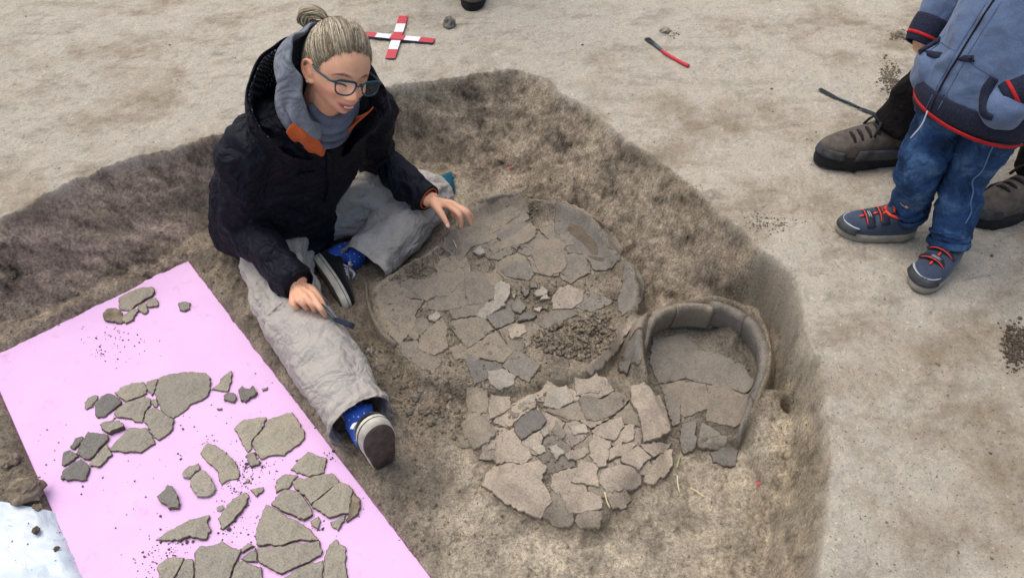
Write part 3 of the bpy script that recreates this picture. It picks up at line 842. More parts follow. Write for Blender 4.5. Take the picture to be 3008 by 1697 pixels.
# ================================================================== THE VESSELS STILL IN THE GROUND
def pit_sherds(parent, cr, items, off, seed, zg, grow=0.0035):
    for i, (pts, mk, dz, tx, ty) in enumerate(items):
        dz *= 0.45
        P = []
        zs = []
        for p in cr(pts):
            q = on_ground(p, off + dz)
            P.append(q[:2]); zs.append(q[2])
        A = np.array(P); c = A.mean(0)
        nx_ = np.roll(A, -1, 0) - np.roll(A, 1, 0)
        sg = np.sign(np.sum(A[:, 0] * np.roll(A[:, 1], -1) - np.roll(A[:, 0], -1) * A[:, 1]))
        nn = np.stack([nx_[:, 1], -nx_[:, 0]], 1) * sg
        P = list(A + nn / (np.linalg.norm(nn, axis=1)[:, None] + 1e-9) * grow)
        zc = float(np.mean(zs))
        def top(x, y, c=c, dz=dz, tx=tx, ty=ty):
            return gh(x, y) + off + dz + tx * (x - c[0]) + ty * (y - c[1])
        V, F, n = plate(P, top, 0.022, step=0.012, bevel=0.0016, seed=seed + i, rough=0.0022, amp=0.0014)
        mm = {'a': 'sherd_pit', 'g': 'sherd_pit_dark', 'p': 'sherd_pit_pink', 'w': 'sherd_pale'}[mk]
        plate_obj('sherd', np.array(V) - np.array(parent.location), F, n, [M[mm], M['sherd_pit' if mk != 'g' else 'sherd_core']], parent)

def half_plane(poly, p, n):
    out = []
    for i in range(len(poly)):
        a, b = poly[i], poly[(i + 1) % len(poly)]
        da, db = np.dot(a - p, n), np.dot(b - p, n)
        if da <= 0: out.append(a)
        if da * db < 0: out.append(a + (b - a) * (da / (da - db)))
    return out

def mosaic(parent, region, n, seed, gap=0.0012, off=0.002, skip=None, mats=('sherd_pit',), stretch=1.0):
    """a crushed vessel wall: irregular sherds that fit together along thin cracks"""
    rng = np.random.default_rng(seed)
    A = np.array(region); x0, y0 = A.min(0); x1, y1 = A.max(0)
    S = []
    tries = 0
    dmin = 0.62 * math.sqrt((x1 - x0) * (y1 - y0) / n)
    while len(S) < n and tries < 6000:
        tries += 1
        p = np.array([rng.uniform(x0, x1), rng.uniform(y0, y1)])
        if not inside(p[:1], p[1:], A)[0]: continue
        if any(np.hypot(*(p - q)) < dmin * (1 if tries < 3000 else 0.6) for q in S): continue
        S.append(p)
    for i, p in enumerate(S):
        cell = [p + np.array(d) * 0.25 for d in ((-1, -1), (1, -1), (1, 1), (-1, 1))]
        for j, q in enumerate(S):
            if j != i and np.hypot(*(q - p)) < 0.5:
                d = unit2(q - p)
                cell = half_plane(cell, (p + q) / 2 - d * gap, d)
                if not cell: break
        if len(cell) < 3: continue
        # keep to the vessel: pull outside corners back towards the seed
        C2 = []; tmin = 1.0
        for c in cell:
            t = 1.0
            while t > 0.1 and not inside(np.array([p[0] + (c[0] - p[0]) * t]), np.array([p[1] + (c[1] - p[1]) * t]), A)[0]: t -= 0.06
            tmin = min(tmin, t)
            C2.append(p + (c - p) * t)
        if skip is not None and skip(p): continue
        ar = 0.5 * abs(sum(a[0] * b[1] - b[0] * a[1] for a, b in zip(C2, C2[1:] + C2[:1])))
        if ar < 0.0006 or tmin < 0.25 or ar < 0.22 * max(np.hypot(*(c - p)) for c in C2) ** 2: continue
        dz = rng.uniform(0, 0.0035); tx, ty = rng.normal(0, 0.02, 2)
        V, F, nt_ = plate(C2, lambda x, y: gh(x, y) + off + dz + tx * (x - p[0]) + ty * (y - p[1]), 0.02, step=0.014, bevel=0.0014, seed=seed + i, rough=0.002, amp=0.0014)
        mm = mats[rng.integers(len(mats))]
        plate_obj('sherd', np.array(V) - np.array(parent.location), F, nt_, [M[mm], M['sherd_core']], parent)
def unit2(v): return v / (np.linalg.norm(v) + 1e-9)

def build_vessels():
    t = empty('crushed_dish', 'huge crushed clay dish lying open, its hollow filled with small soil clods', 'vessel', gp((1540, 880), ZF), 'pottery vessels being dug out')
    dc = gp((1540, 880), ZD)[:2]; hp_ = gp(H([(1800, 1270)])[0], ZD)[:2]; gap_ = gp(H([(1500, 210)])[0], ZD)[:2]
    mosaic(t, [p * 0.965 + DISH_C * 0.035 for p in DISH], 50, 1300, skip=lambda p: (hash((round(p[0] * 1e4), 3)) % 10) < 1 or np.hypot(*((p - hp_) / (0.13, 0.10))) < 1 or np.hypot(*(p - gap_)) < 0.05 or np.hypot(*(p - dc - (0.0, 0.02))) < 0.09, mats=('sherd_pit', 'sherd_pit', 'sherd_pit_dark', 'sherd_pit'))
    pit_sherds(t, H, [
        ([(930, 200), (1080, 135), (1220, 98), (1345, 90), (1400, 130), (1430, 210), (1440, 290), (1350, 330), (1200, 420), (1100, 480), (960, 520), (905, 600), (855, 480), (835, 400), (965, 350), (960, 300)], 'a', 0.004, 0, 0),
        ([(1712, 152), (1850, 212), (1980, 290), (2080, 370), (2150, 450), (2215, 560), (2195, 640), (2050, 718), (1990, 715), (1950, 640), (1900, 590), (1765, 580), (1742, 480), (1662, 440), (1668, 260)], 'g', 0.006, 0, 0),
        ([(1500, 470), (1600, 467), (1690, 462), (1735, 520), (1738, 600), (1752, 680), (1700, 735), (1610, 765), (1540, 745), (1500, 680), (1472, 580)], 'a', 0.010, 0, 0),
        ([(1772, 605), (1895, 605), (1945, 690), (1955, 740), (1775, 795), (1725, 750), (1772, 690)], 'g', 0.004, 0, 0),
        ([(1110, 540), (1200, 490), (1350, 420), (1450, 345), (1497, 380), (1488, 440), (1420, 480), (1250, 520), (1150, 560)], 'a', 0.012, 0, 0.1),
        ([(1210, 720), (1380, 640), (1440, 660), (1478, 760), (1440, 805), (1340, 788), (1250, 778)], 'g', 0.002, 0, 0),
        ([(640, 690), (800, 660), (850, 690), (820, 728), (700, 748)], 'a', 0.003, 0, 0),
        ([(460, 880), (600, 800), (700, 755), (860, 735), (878, 800), (830, 860), (740, 935), (640, 945), (580, 975), (500, 930)], 'a', 0.005, 0, 0),
        ([(903, 750), (1000, 732), (1080, 762), (1110, 840), (1155, 852), (1138, 955), (1000, 1005), (942, 1008), (912, 900)], 'a', 0.008, 0, 0),
        ([(1162, 842), (1200, 812), (1280, 862), (1270, 930), (1230, 998), (1150, 965)], 'w', 0.014, 0.1, 0),
        ([(1000, 1100), (1080, 1020), (1180, 987), (1243, 1020), (1150, 1060), (1080, 1112), (1040, 1110)], 'w', 0.018, 0, 0.25),
        ([(592, 990), (740, 952), (850, 885), (888, 912), (908, 1010), (850, 1038), (700, 1058), (602, 1048)], 'a', 0.004, 0, 0),
        ([(132, 1030), (300, 1012), (400, 1050), (478, 1110), (488, 1180), (438, 1238), (350, 1328), (250, 1250), (162, 1150)], 'a', 0.005, 0, 0),
        ([(492, 1132), (578, 1132), (602, 1190), (512, 1278), (488, 1200)], 'a', 0.006, 0, 0),
        ([(442, 1222), (500, 1192), (508, 1290), (490, 1308), (442, 1270)], 'a', 0.004, 0, 0),
        ([(612, 1202), (700, 1132), (758, 1200), (738, 1290), (758, 1368), (640, 1428), (522, 1388), (522, 1302)], 'a', 0.005, 0, 0),
        ([(352, 1332), (500, 1315), (512, 1400), (620, 1442), (700, 1480), (640, 1580), (480, 1500), (380, 1410)], 'a', 0.004, 0, 0),
        ([(90, 850), (200, 780), (300, 800), (430, 900), (420, 990), (300, 1000), (140, 1015)], 'a', 0.003, 0, 0),
        ([(1642, 960), (1700, 872), (1780, 852), (1895, 900), (1885, 978), (1800, 1036), (1642, 1046)], 'p', 0.004, 0, 0),
        ([(1530, 1180), (1640, 1062), (1800, 1062), (1848, 1090), (1700, 1148), (1600, 1218)], 'a', 0.004, 0, 0),
        ([(2240, 700), (2360, 700), (2405, 850), (2390, 960), (2330, 1060), (2230, 1100), (2190, 1000), (2230, 850)], 'g', 0.003, 0, 0),
        ([(1290, 940), (1328, 922), (1310, 958)], 'w', 0.016, 0, 0), ([(1380, 895), (1445, 891), (1412, 943)], 'g', 0.016, 0, 0), ([(1492, 912), (1560, 862), (1602, 890), (1560, 928), (1502, 938)], 'w', 0.018, 0, 0),
        ([(1532, 975), (1580, 917), (1622, 955)], 'w', 0.014, 0, 0), ([(1302, 1010), (1360, 972), (1412, 1025), (1370, 1082), (1312, 1058)], 'g', 0.014, 0, 0), ([(1352, 1110), (1450, 1082), (1498, 1100), (1440, 1133), (1352, 1138)], 'g', 0.015, 0, 0),
        ([(1486, 1045), (1548, 1036), (1530, 1068), (1490, 1050)], 'w', 0.015, 0, 0), ([(1562, 1040), (1593, 1012), (1590, 1048)], 'g', 0.016, 0, 0), ([(1450, 830), (1500, 825), (1508, 865), (1455, 860)], 'g', 0.01, 0, 0),
        ([(972, 570), (1040, 517), (1068, 580), (1020, 588)], 'w', 0.026, 0, 0), ([(602, 1110), (680, 1072), (688, 1100), (650, 1148), (612, 1138)], 'w', 0.012, 0, 0),
        ([(1272, 1220), (1340, 1172), (1398, 1182), (1418, 1230), (1360, 1278), (1292, 1288)], 'p', 0.008, 0, 0), ([(1022, 1192), (1118, 1182), (1128, 1250), (1080, 1268)], 'g', 0.004, 0, 0),
        ([(2030, 1470), (2120, 1365), (2190, 1275), (2260, 1170), (2330, 1080), (2358, 1105), (2300, 1200), (2225, 1300), (2190, 1360), (2130, 1430), (2060, 1520), (1960, 1590), (1930, 1575)], 'p', 0.016, 0, 0),
        ([(700, 770 - 340), (830, 395), (850, 480), (900, 610), (880, 640), (760, 560), (690, 520)], 'a', 0.003, 0, 0),
        ([(780, 1380), (950, 1300), (1080, 1320), (1100, 1420), (980, 1480), (820, 1460)], 'a', 0.003, 0, 0),
        ([(1180, 1340), (1300, 1310), (1390, 1340), (1380, 1440), (1240, 1480), (1160, 1430)], 'a', 0.003, 0, 0),
    ], 0.003, 300, ZD)
    for k, pts in enumerate(([(935, 192), (1080, 132), (1220, 97), (1350, 86)], [(1712, 150), (1850, 208), (1988, 292)], [(1992, 296), (2080, 368), (2150, 448), (2222, 566)], [(80, 830), (88, 930), (120, 1060), (205, 1225), (330, 1340)])):
        L = spline([on_ground(p, 0.006) for p in H(pts)], 7)
        c0 = np.array(DISH_C); V = []; rg = np.random.default_rng(60 + k)
        for q in L:
            o = unit2(q[:2] - c0); jz = 0.002 * rg.normal()
            for r, z in ((-0.004, -0.03), (-0.003, 0.004), (0.0005, 0.009), (0.006, 0.008), (0.009, 0.0), (0.012, -0.035)):
                V.append((q[0] + o[0] * r, q[1] + o[1] * r, q[2] + z + (jz if z > 0 else 0)))
        F = [(i * 6 + j, i * 6 + j + 1, i * 6 + j + 7, i * 6 + j + 6) for i in range(len(L) - 1) for j in range(5)] + [(0, 1, 2, 3, 4, 5), tuple((len(L) - 1) * 6 + j for j in range(5, -1, -1))]
        me = mesh_from(np.array(V) - np.array(t.location), F)
        bm = bmesh.new(); bm.from_mesh(me); bmesh.ops.recalc_face_normals(bm, faces=bm.faces); bm.to_mesh(me); bm.free()
        link('rim_sherd', me, M['sherd_pit'], t)
    t = empty('smashed_pot', 'flattened clay pot broken into many overlapping pinkish sherds, nearest of the vessels', 'vessel', gp((1650, 1340), ZF), 'pottery vessels being dug out')
    mosaic(t, [p * 0.96 + MOUND_C * 0.04 for p in MOUND], 34, 1500, mats=('sherd_pit_pink', 'sherd_pit', 'sherd_pit_pink'), skip=lambda p: (hash((round(p[0] * 1e4), 7)) % 10) < 2)
    pit_sherds(t, J, [
        ([(190, 260), (250, 257), (330, 272), (338, 350), (328, 438), (270, 448), (200, 418), (187, 340)], 'a', 0.010, 0, 0), ([(372, 307), (508, 322), (513, 400), (430, 448), (360, 482), (357, 420)], 'p', 0.012, 0, 0),
        ([(152, 520), (200, 462), (280, 452), (368, 540), (388, 600), (340, 658), (240, 702), (202, 650), (162, 590)], 'a', 0.018, 0, 0), ([(782, 340), (830, 262), (930, 238), (988, 340), (930, 373), (860, 403), (772, 380)], 'w', 0.012, 0, 0),
        ([(1042, 332), (1062, 322), (1200, 347), (1368, 332), (1358, 390), (1280, 448), (1170, 488), (1092, 478), (1062, 420)], 'a', 0.022, 0, 0.1), ([(742, 412), (860, 422), (980, 384), (1028, 374), (1058, 440), (1078, 483), (980, 488), (860, 448)], 'a', 0.010, 0, 0.05),
        ([(542, 542), (660, 434), (738, 417), (778, 500), (738, 558), (590, 637), (562, 590)], 'g', 0.018, 0, 0), ([(482, 592), (538, 558), (568, 640), (648, 730), (668, 780), (600, 826), (450, 816), (392, 790), (442, 690)], 'p', 0.012, 0, 0),
        ([(1432, 242), (1500, 222), (1600, 302), (1638, 312), (1688, 430), (1718, 570), (1640, 617), (1532, 652), (1512, 520), (1482, 420), (1432, 330)], 'p', 0.040, 0.05, 0), ([(1292, 492), (1348, 477), (1366, 540), (1300, 646), (1152, 598), (1200, 542)], 'p', 0.022, 0, 0),
        ([(1142, 608), (1268, 662), (1266, 700), (1228, 838), (1192, 846), (1122, 760), (1117, 680)], 'p', 0.020, 0, 0), ([(1382, 542), (1448, 532), (1438, 638), (1292, 694), (1312, 640)], 'p', 0.012, 0, 0),
        ([(1302, 702), (1478, 658), (1476, 680), (1350, 756), (1262, 796), (1272, 712)], 'p', 0.014, 0, 0), ([(1362, 762), (1478, 694), (1576, 770), (1478, 866), (1352, 798)], 'p', 0.020, 0, 0),
        ([(1502, 682), (1640, 672), (1736, 672), (1688, 728), (1590, 768)], 'p', 0.016, 0, 0), ([(1738, 722), (1728, 848), (1688, 898), (1600, 966), (1532, 946), (1547, 880), (1620, 802), (1690, 742)], 'p', 0.024, 0.1, 0.1),
        ([(1042, 802), (1168, 832), (1178, 996), (1070, 968), (982, 958), (1022, 880)], 'p', 0.014, 0, 0), ([(1202, 882), (1320, 842), (1438, 852), (1496, 920), (1496, 978), (1340, 1026), (1242, 1036), (1194, 970)], 'p', 0.010, 0, 0),
        ([(392, 852), (600, 842), (720, 804), (786, 850), (738, 950), (796, 1030), (826, 1100), (740, 1226), (600, 1176), (442, 1088), (304, 980), (332, 910)], 'p', 0.014, 0, 0), ([(842, 1042), (958, 1130), (986, 1250), (958, 1296), (860, 1286), (754, 1220)], 'a', 0.008, 0, 0),
        ([(892, 1052), (1100, 1042), (1196, 1070), (1206, 1150), (1050, 1186), (962, 1188)], 'p', 0.010, 0, 0), ([(1232, 1052), (1390, 1022), (1416, 1080), (1388, 1146), (1292, 1156)], 'p', 0.008, 0, 0),
        ([(1032, 1202), (1170, 1172), (1206, 1240), (1178, 1306), (1050, 1298), (1012, 1260)], 'a', 0.006, 0, 0), ([(932, 752), (1078, 702), (1106, 740), (1040, 778), (950, 788)], 'p', 0.012, 0, 0), ([(652, 702), (760, 692), (778, 730), (720, 738)], 'w', 0.010, 0, 0),
        ([(342, 132), (450, 112), (546, 160), (536, 218), (430, 258), (362, 220)], 'w', 0.008, 0, 0), ([(1002, 182), (1200, 172), (1226, 220), (1178, 288), (1012, 308)], 'p', 0.008, 0, 0), ([(812, 700), (870, 682), (916, 740), (860, 788)], 'w', 0.012, 0, 0),
        ([(740, 560), (790, 555), (800, 600), (770, 620)], 'w', 0.012, 0, 0), ([(1330, 60), (1420, 50), (1400, 130), (1350, 120)], 'g', 0.02, 0, 0), ([(860, 500), (930, 600), (900, 640), (830, 580)], 'a', 0.006, 0, 0), ([(960, 545), (1080, 530), (1100, 580), (990, 600)], 'w', 0.006, 0, 0),
        ([(100, 600), (150, 620), (210, 700), (160, 700)], 'a', 0.004, 0, 0), ([(330, 690), (400, 680), (395, 710), (340, 715)], 'w', 0.006, 0, 0), ([(470, 420), (600, 330), (640, 400), (560, 470)], 'a', 0.004, 0, 0),
        ([(600, 340), (700, 300), (690, 360), (630, 360)], 'w', 0.006, 0, 0),
    ], 0.003, 500, -0.23)
    t = empty('half_buried_jar', 'round grey jar with broken shoulder wall standing in a ring, rightmost vessel in the pit', 'vessel', gp((2090, 1060), ZF), 'pottery vessels being dug out')
    ring_sherds(t)
    pit_sherds(t, K, [
        ([(1090, 470), (1150, 380), (1215, 300), (1225, 315), (1180, 400), (1110, 470)], 'w', 0.012, 0, 0),
        ([(452, 420), (540, 352), (626, 440), (570, 550), (442, 548)], 'a', 0.016, 0, 0), ([(382, 690), (442, 572), (546, 552), (558, 680), (520, 766), (422, 768)], 'g', 0.012, 0, 0),
        ([(735, 1050), (865, 1090), (855, 1280), (815, 1310), (775, 1190)], 'g', 0.006, 0, 0),
        ([(640, 560), (900, 520), (1020, 640), (980, 800), (900, 900), (680, 940), (610, 760)], 'g', 0.002, 0, 0), ([(1000, 660), (1200, 700), (1420, 800), (1500, 920), (1440, 1010), (1200, 960), (990, 920), (920, 900)], 'g', 0.002, 0, 0),
        ([(700, 960), (850, 930), (1080, 945), (1110, 1110), (1080, 1160), (900, 1230), (780, 1100)], 'a', 0.002, 0, 0), ([(1110, 960), (1250, 980), (1430, 1040), (1420, 1240), (1250, 1290), (1090, 1260), (1110, 1130)], 'a', 0.002, 0, 0),
        ([(865, 1430), (890, 1300), (1000, 1260), (1000, 1420), (980, 1500), (900, 1530)], 'g', 0.014, 0, 0), ([(1020, 1440), (1060, 1280), (1200, 1370), (1260, 1440), (1240, 1470), (1150, 1490), (1020, 1470)], 'g', 0.012, 0, 0),
        ([(1130, 1540), (1290, 1460), (1360, 1520), (1330, 1640), (1250, 1640), (1150, 1610)], 'g', 0.006, 0, 0),
    ], 0.003, 700, -0.2)
build_vessels()

def build_clods():
    rng = np.random.default_rng(21)
    heap = H([(1440, 1290), (1600, 1200), (1800, 1130), (1990, 1080), (2120, 1110), (2170, 1250), (2140, 1350), (2040, 1440), (1960, 1500), (1700, 1440), (1500, 1380)])
    C, S = [], []
    hp = np.array(heap); x0, y0 = hp.min(0); x1, y1 = hp.max(0)
    cen = hp.mean(0)
    while len(C) < 620:
        p = (rng.uniform(x0, x1), rng.uniform(y0, y1))
        if not inside(np.array([p[0]]), np.array([p[1]]), heap)[0]: continue
        q = on_ground(p, 0.004)
        s = min(0.009, 0.0022 + rng.exponential(0.0024))
        d = np.hypot((p[0] - cen[0]) / 140, (p[1] - cen[1]) / 70)
        C.append((q[0], q[1], q[2] + 0.003 + max(0, 0.016 * (1 - d)) * rng.uniform(0.2, 1))); S.append(s)
    o = crumbs_mesh('soil_clods', C, S, M['crumb'], 22)
    tag(o, 'heap of loose brown soil clods piled in the near right part of the dish', 'soil clods', kind='stuff')
    # loose crumbs over the dish and the floor
    spots = [H([(470, 700)])[0] + (45, 25, 150), H([(800, 560)])[0] + (40, 20, 90), H([(1250, 560)])[0] + (55, 16, 90), H([(1110, 720)])[0] + (10, 35, 70), H([(300, 860)])[0] + (40, 30, 90), H([(500, 1100)])[0] + (60, 30, 90),
             H([(1480, 200)])[0] + (14, 10, 50), H([(1950, 980)])[0] + (60, 40, 160), H([(1400, 960)])[0] + (60, 30, 90), H([(900, 1300)])[0] + (90, 35, 220), H([(1250, 1400)])[0] + (80, 30, 200),
             (1180, 1150, 90, 60, 320), (1260, 1210, 50, 30, 120), (1090, 1050, 30, 30, 60), (1400, 1130, 70, 25, 150), (1560, 1180, 60, 30, 60), (1420, 1250, 40, 30, 60), (1640, 1330, 90, 60, 70),
             (1300, 520, 160, 40, 150), (1650, 560, 120, 40, 90), (150, 900, 140, 60, 90), (600, 760, 90, 50, 70), (1300, 1500, 160, 90, 100), (900, 1120, 60, 80, 60), (60, 1400, 50, 70, 40), (1150, 1620, 60, 60, 60), (2280, 1250, 60, 120, 60)]
    C, S = [], []
    for p in scatter_px([(a, b, c, d, int(n * 2.2)) for a, b, c, d, n in spots], 9):
        q = on_ground(p, 0.002)
        s = min(0.005, rng.exponential(0.0012) + 0.0008)
        if rng.random() < 0.04: s = min(0.007, s * 2.0)
        C.append((q[0], q[1], q[2] + 0.003)); S.append(s)
    o = crumbs_mesh('loose_crumbs', C, S, M['crumb'], 23)
    tag(o, 'loose soil crumbs scattered over the dish and the pit floor', 'crumbs', kind='stuff')
build_clods()
# ================================================================== FIGURE TOOLS
def spline(P, n=6):
    """open Catmull-Rom through points (any dimension)"""
    P = [np.array(p, float) for p in P]
    Q = [2 * P[0] - P[1]] + P + [2 * P[-1] - P[-2]]
    out = []
    for i in range(1, len(Q) - 2):
        p0, p1, p2, p3 = Q[i - 1:i + 3]
        for k in range(n):
            t = k / n
            out.append(0.5 * (2 * p1 + (p2 - p0) * t + (2 * p0 - 5 * p1 + 4 * p2 - p3) * t * t + (3 * p1 - p0 - 3 * p2 + p3) * t ** 3))
    out.append(P[-1])
    return np.array(out)

def unit(v):
    v = np.array(v, float)
    return v / (np.linalg.norm(v) + 1e-12)

def tube(path, radii, n=16, up=(0, 0, 1), caps=True, sub=5, shape=None, smooth=True):
    """loft along path; radii per point: r or (ra, rb) with ra across 'side' and rb along 'up'. shape(i_frac, theta) scales the radius"""
    rr = [(r, r) if np.isscalar(r) else tuple(r) for r in radii]
    both = [np.concatenate([np.array(p, float), np.array(r)]) for p, r in zip(path, rr)]
    S = spline(both, sub) if (smooth and len(path) > 2) else (np.array([both[0] + (both[-1] - both[0]) * t for t in np.linspace(0, 1, max(2, sub + 1))]) if len(path) == 2 else np.array(both))
    C = S[:, :3]; RA = S[:, 3]; RB = S[:, 4]
    T = np.gradient(C, axis=0); T /= (np.linalg.norm(T, axis=1)[:, None] + 1e-12)
    u = np.array(up, float)
    V, F = [], []
    m = len(C)
    th = np.arange(n) * 2 * math.pi / n
    prev = None
    for i in range(m):
        b = u - T[i] * np.dot(u, T[i])
        if np.linalg.norm(b) < 0.15 and prev is not None: b = prev - T[i] * np.dot(prev, T[i])
        b = unit(b); prev = b
        s = np.cross(T[i], b)
        for t in th:
            k = 1.0 if shape is None else shape(i / (m - 1), t)
            V.append(C[i] + (s * math.cos(t) * RA[i] + b * math.sin(t) * RB[i]) * k)
    for i in range(m - 1):
        for j in range(n):
            a, c = i * n + j, i * n + (j + 1) % n
            F.append((a, c, c + n, a + n))
    if caps:
        a = len(V); V.append(C[0] - T[0] * min(RA[0], RB[0]) * 0.35)
        for j in range(n): F.append((a, (j + 1) % n, j))
        a = len(V); V.append(C[-1] + T[-1] * min(RA[-1], RB[-1]) * 0.35)
        o = (m - 1) * n
        for j in range(n): F.append((a, o + j, o + (j + 1) % n))
    return V, F

def ball(c, r, n=12, axes=None):
    V, F = [], []
    r = np.array([r, r, r], float) if np.isscalar(r) else np.array(r, float)
    A = np.eye(3) if axes is None else np.array(axes)
    for i in range(n + 1):
        ph = math.pi * i / n
        for j in range(2 * n):
            t = math.pi * j / n
            d = np.array([math.sin(ph) * math.cos(t), math.sin(ph) * math.sin(t), math.cos(ph)]) * r
            V.append(np.array(c) + d @ A)
    for i in range(n):
        for j in range(2 * n):
            a, b = i * 2 * n + j, i * 2 * n + (j + 1) % (2 * n)
            F.append((a, a + 2 * n, b + 2 * n, b))
    return V, F

def join(parts):
    V, F = [], []
    for v, f in parts:
        o = len(V)
        V += [np.array(x) for x in v]
        F += [tuple(i + o for i in g) for g in f]
    return V, F

def evaluated(me, mods):
    o = bpy.data.objects.new('tmp', me)
    COL.objects.link(o)
    for typ, kw in mods:
        m = o.modifiers.new(typ, typ)
        for k, v in kw.items(): setattr(m, k, v)
    dg = bpy.context.evaluated_depsgraph_get()
    dg.update()
    r = bpy.data.meshes.new_from_object(o.evaluated_get(dg))
    bpy.data.objects.remove(o)
    bpy.data.meshes.remove(me)
    return r

def fuse(parts, voxel=0.004, smooth=4, factor=0.5):
    V, F = join(parts)
    me = mesh_from(V, F)
    bm = bmesh.new(); bm.from_mesh(me); bmesh.ops.recalc_face_normals(bm, faces=bm.faces); bm.to_mesh(me); bm.free()
    mods = [('REMESH', dict(mode='VOXEL', voxel_size=voxel, adaptivity=0.0))]
    if smooth: mods.append(('SMOOTH', dict(iterations=smooth, factor=factor)))
    return evaluated(me, mods)

def verts_of(me):
    a = np.zeros(len(me.vertices) * 3, np.float32); me.vertices.foreach_get('co', a)
    return a.reshape(-1, 3).astype(float)

def normals_of(me):
    a = np.zeros(len(me.vertices) * 3, np.float32); me.vertices.foreach_get('normal', a)
    return a.reshape(-1, 3).astype(float)

def set_verts(me, V):
    me.vertices.foreach_set('co', V.astype(np.float32).ravel()); me.update()

def noise3(P, f, s=0, oct=2):
    return (fbm(P[:, 0] + 0.37 * P[:, 2], P[:, 1] - 0.21 * P[:, 2], f, oct, s) + fbm(P[:, 1] + 11, P[:, 2] + 0.3 * P[:, 0], f, oct, s + 5) + fbm(P[:, 2] + 23, P[:, 0] - 0.4 * P[:, 1], f, oct, s + 9)) / 1.7

def open_tube(path, radii, n=28, up=(0, 0, 1), sub=7, shape=None, thick=0.0025):
    """cloth tube with an open end and an inner face"""
    V, F = tube(path, radii, n, up, False, sub, shape)
    me = mesh_from(V, F)
    bm = bmesh.new(); bm.from_mesh(me); bmesh.ops.recalc_face_normals(bm, faces=bm.faces)
    # outward
    c = np.mean([v.co for v in bm.verts], axis=0)
    f = max(bm.faces, key=lambda q: (q.calc_center_median() - Vector(c)).length * 0 + q.calc_area())
    bm.to_mesh(me); bm.free()
    return me

def child(name, me, mat, parent, smooth=True, label=None):
    o = link(name, me, mat, None, smooth)
    o.parent = parent
    o.matrix_parent_inverse = Matrix.Identity(4)
    # meshes are built in world space: put their origin at the root thing
    r = parent; off = Vector((0, 0, 0))
    while r is not None:
        off += r.location; r = r.parent
    me.transform(Matrix.Translation(-off))
    if label: o['label'] = label
    return o

def tubes_mesh(lines, r, n=5, sub=3):
    parts = [tube(l, [r] * len(l), n, sub=sub) for l in lines]
    return mesh_from(*join(parts))

# ---- cloth and body materials
def cloth(name, col, weave=700, wstr=0.25, var=0.12, rough=0.85, fold=0.0, spec=0.2, sheen=0.15, fscale=14):
    m, nt, b = new_mat(name)
    c = coords(nt)
    n1 = noise(nt, 18, 4, 0.6, c); n2 = noise(nt, weave, 2, 0.5, c)
    r = ramp(nt, n1.outputs[0], [(0.3, tuple(v * (1 - var) for v in col)), (0.7, tuple(min(1, v * (1 + var)) for v in col))])
    r2 = ramp(nt, n2.outputs[0], [(0.3, (0.8, 0.8, 0.8)), (0.7, (1.15, 1.15, 1.15))])
    nt.links.new(mix(nt, 'MULTIPLY', 0.8, r.outputs[0], r2.outputs[0]), b.inputs['Base Color'])
    b.inputs['Roughness'].default_value = rough
    b.inputs['Specular IOR Level'].default_value = spec
    b.inputs['Sheen Weight'].default_value = sheen
    b.inputs['Sheen Roughness'].default_value = 0.5
    p = bump(nt, b, n2.outputs[0], wstr, 0.001)
    if fold:
        n3 = noise(nt, fscale, 2, 0.45, c, 1.4)
        q = nt.nodes.new('ShaderNodeMath'); q.operation = 'SUBTRACT'; q.inputs[1].default_value = 0.5; nt.links.new(n3.outputs[0], q.inputs[0])
        q2 = nt.nodes.new('ShaderNodeMath'); q2.operation = 'ABSOLUTE'; nt.links.new(q.outputs[0], q2.inputs[0])
        n4 = noise(nt, fscale * 2.3, 2, 0.45, c, 1.0)
        q3 = nt.nodes.new('ShaderNodeMath'); q3.operation = 'SUBTRACT'; q3.inputs[1].default_value = 0.5; nt.links.new(n4.outputs[0], q3.inputs[0])
        q4 = nt.nodes.new('ShaderNodeMath'); q4.operation = 'ABSOLUTE'; nt.links.new(q3.outputs[0], q4.inputs[0])
        q5 = nt.nodes.new('ShaderNodeMath'); q5.operation = 'MULTIPLY_ADD'; q5.inputs[1].default_value = 0.45; nt.links.new(q4.outputs[0], q5.inputs[0]); nt.links.new(q2.outputs[0], q5.inputs[2])
        bump(nt, b, q5.outputs[0], fold, 0.10, p)
    return m

def skin_mat(name, col, lips=(0.42, 0.13, 0.12)):
    m, nt, b = new_mat(name)
    c = coords(nt)
    n1 = noise(nt, 30, 4, 0.6, c); n2 = noise(nt, 300, 2, 0.5, c)
    r = ramp(nt, n1.outputs[0], [(0.3, tuple(v * 0.93 for v in col)), (0.7, tuple(min(1, v * 1.06) for v in col))])
    at = nt.nodes.new('ShaderNodeAttribute'); at.attribute_name = 'flush'
    sep = nt.nodes.new('ShaderNodeSeparateColor'); nt.links.new(at.outputs['Color'], sep.inputs[0])
    x = mix(nt, 'MIX', sep.outputs[0], r.outputs[0], lips)
    x = mix(nt, 'MIX', sep.outputs[1], x, (col[0] * 0.98, col[1] * 0.72, col[2] * 0.66))
    x = mix(nt, 'MIX', sep.outputs[2], x, (0.10, 0.065, 0.04))
    nt.links.new(x, b.inputs['Base Color'])
    b.inputs['Roughness'].default_value = 0.48
    b.inputs['Specular IOR Level'].default_value = 0.35
    b.inputs['Subsurface Weight'].default_value = 0.12
    b.inputs['Subsurface Radius'].default_value = (0.012, 0.004, 0.002)
    bump(nt, b, n2.outputs[0], 0.12, 0.001)
    return m

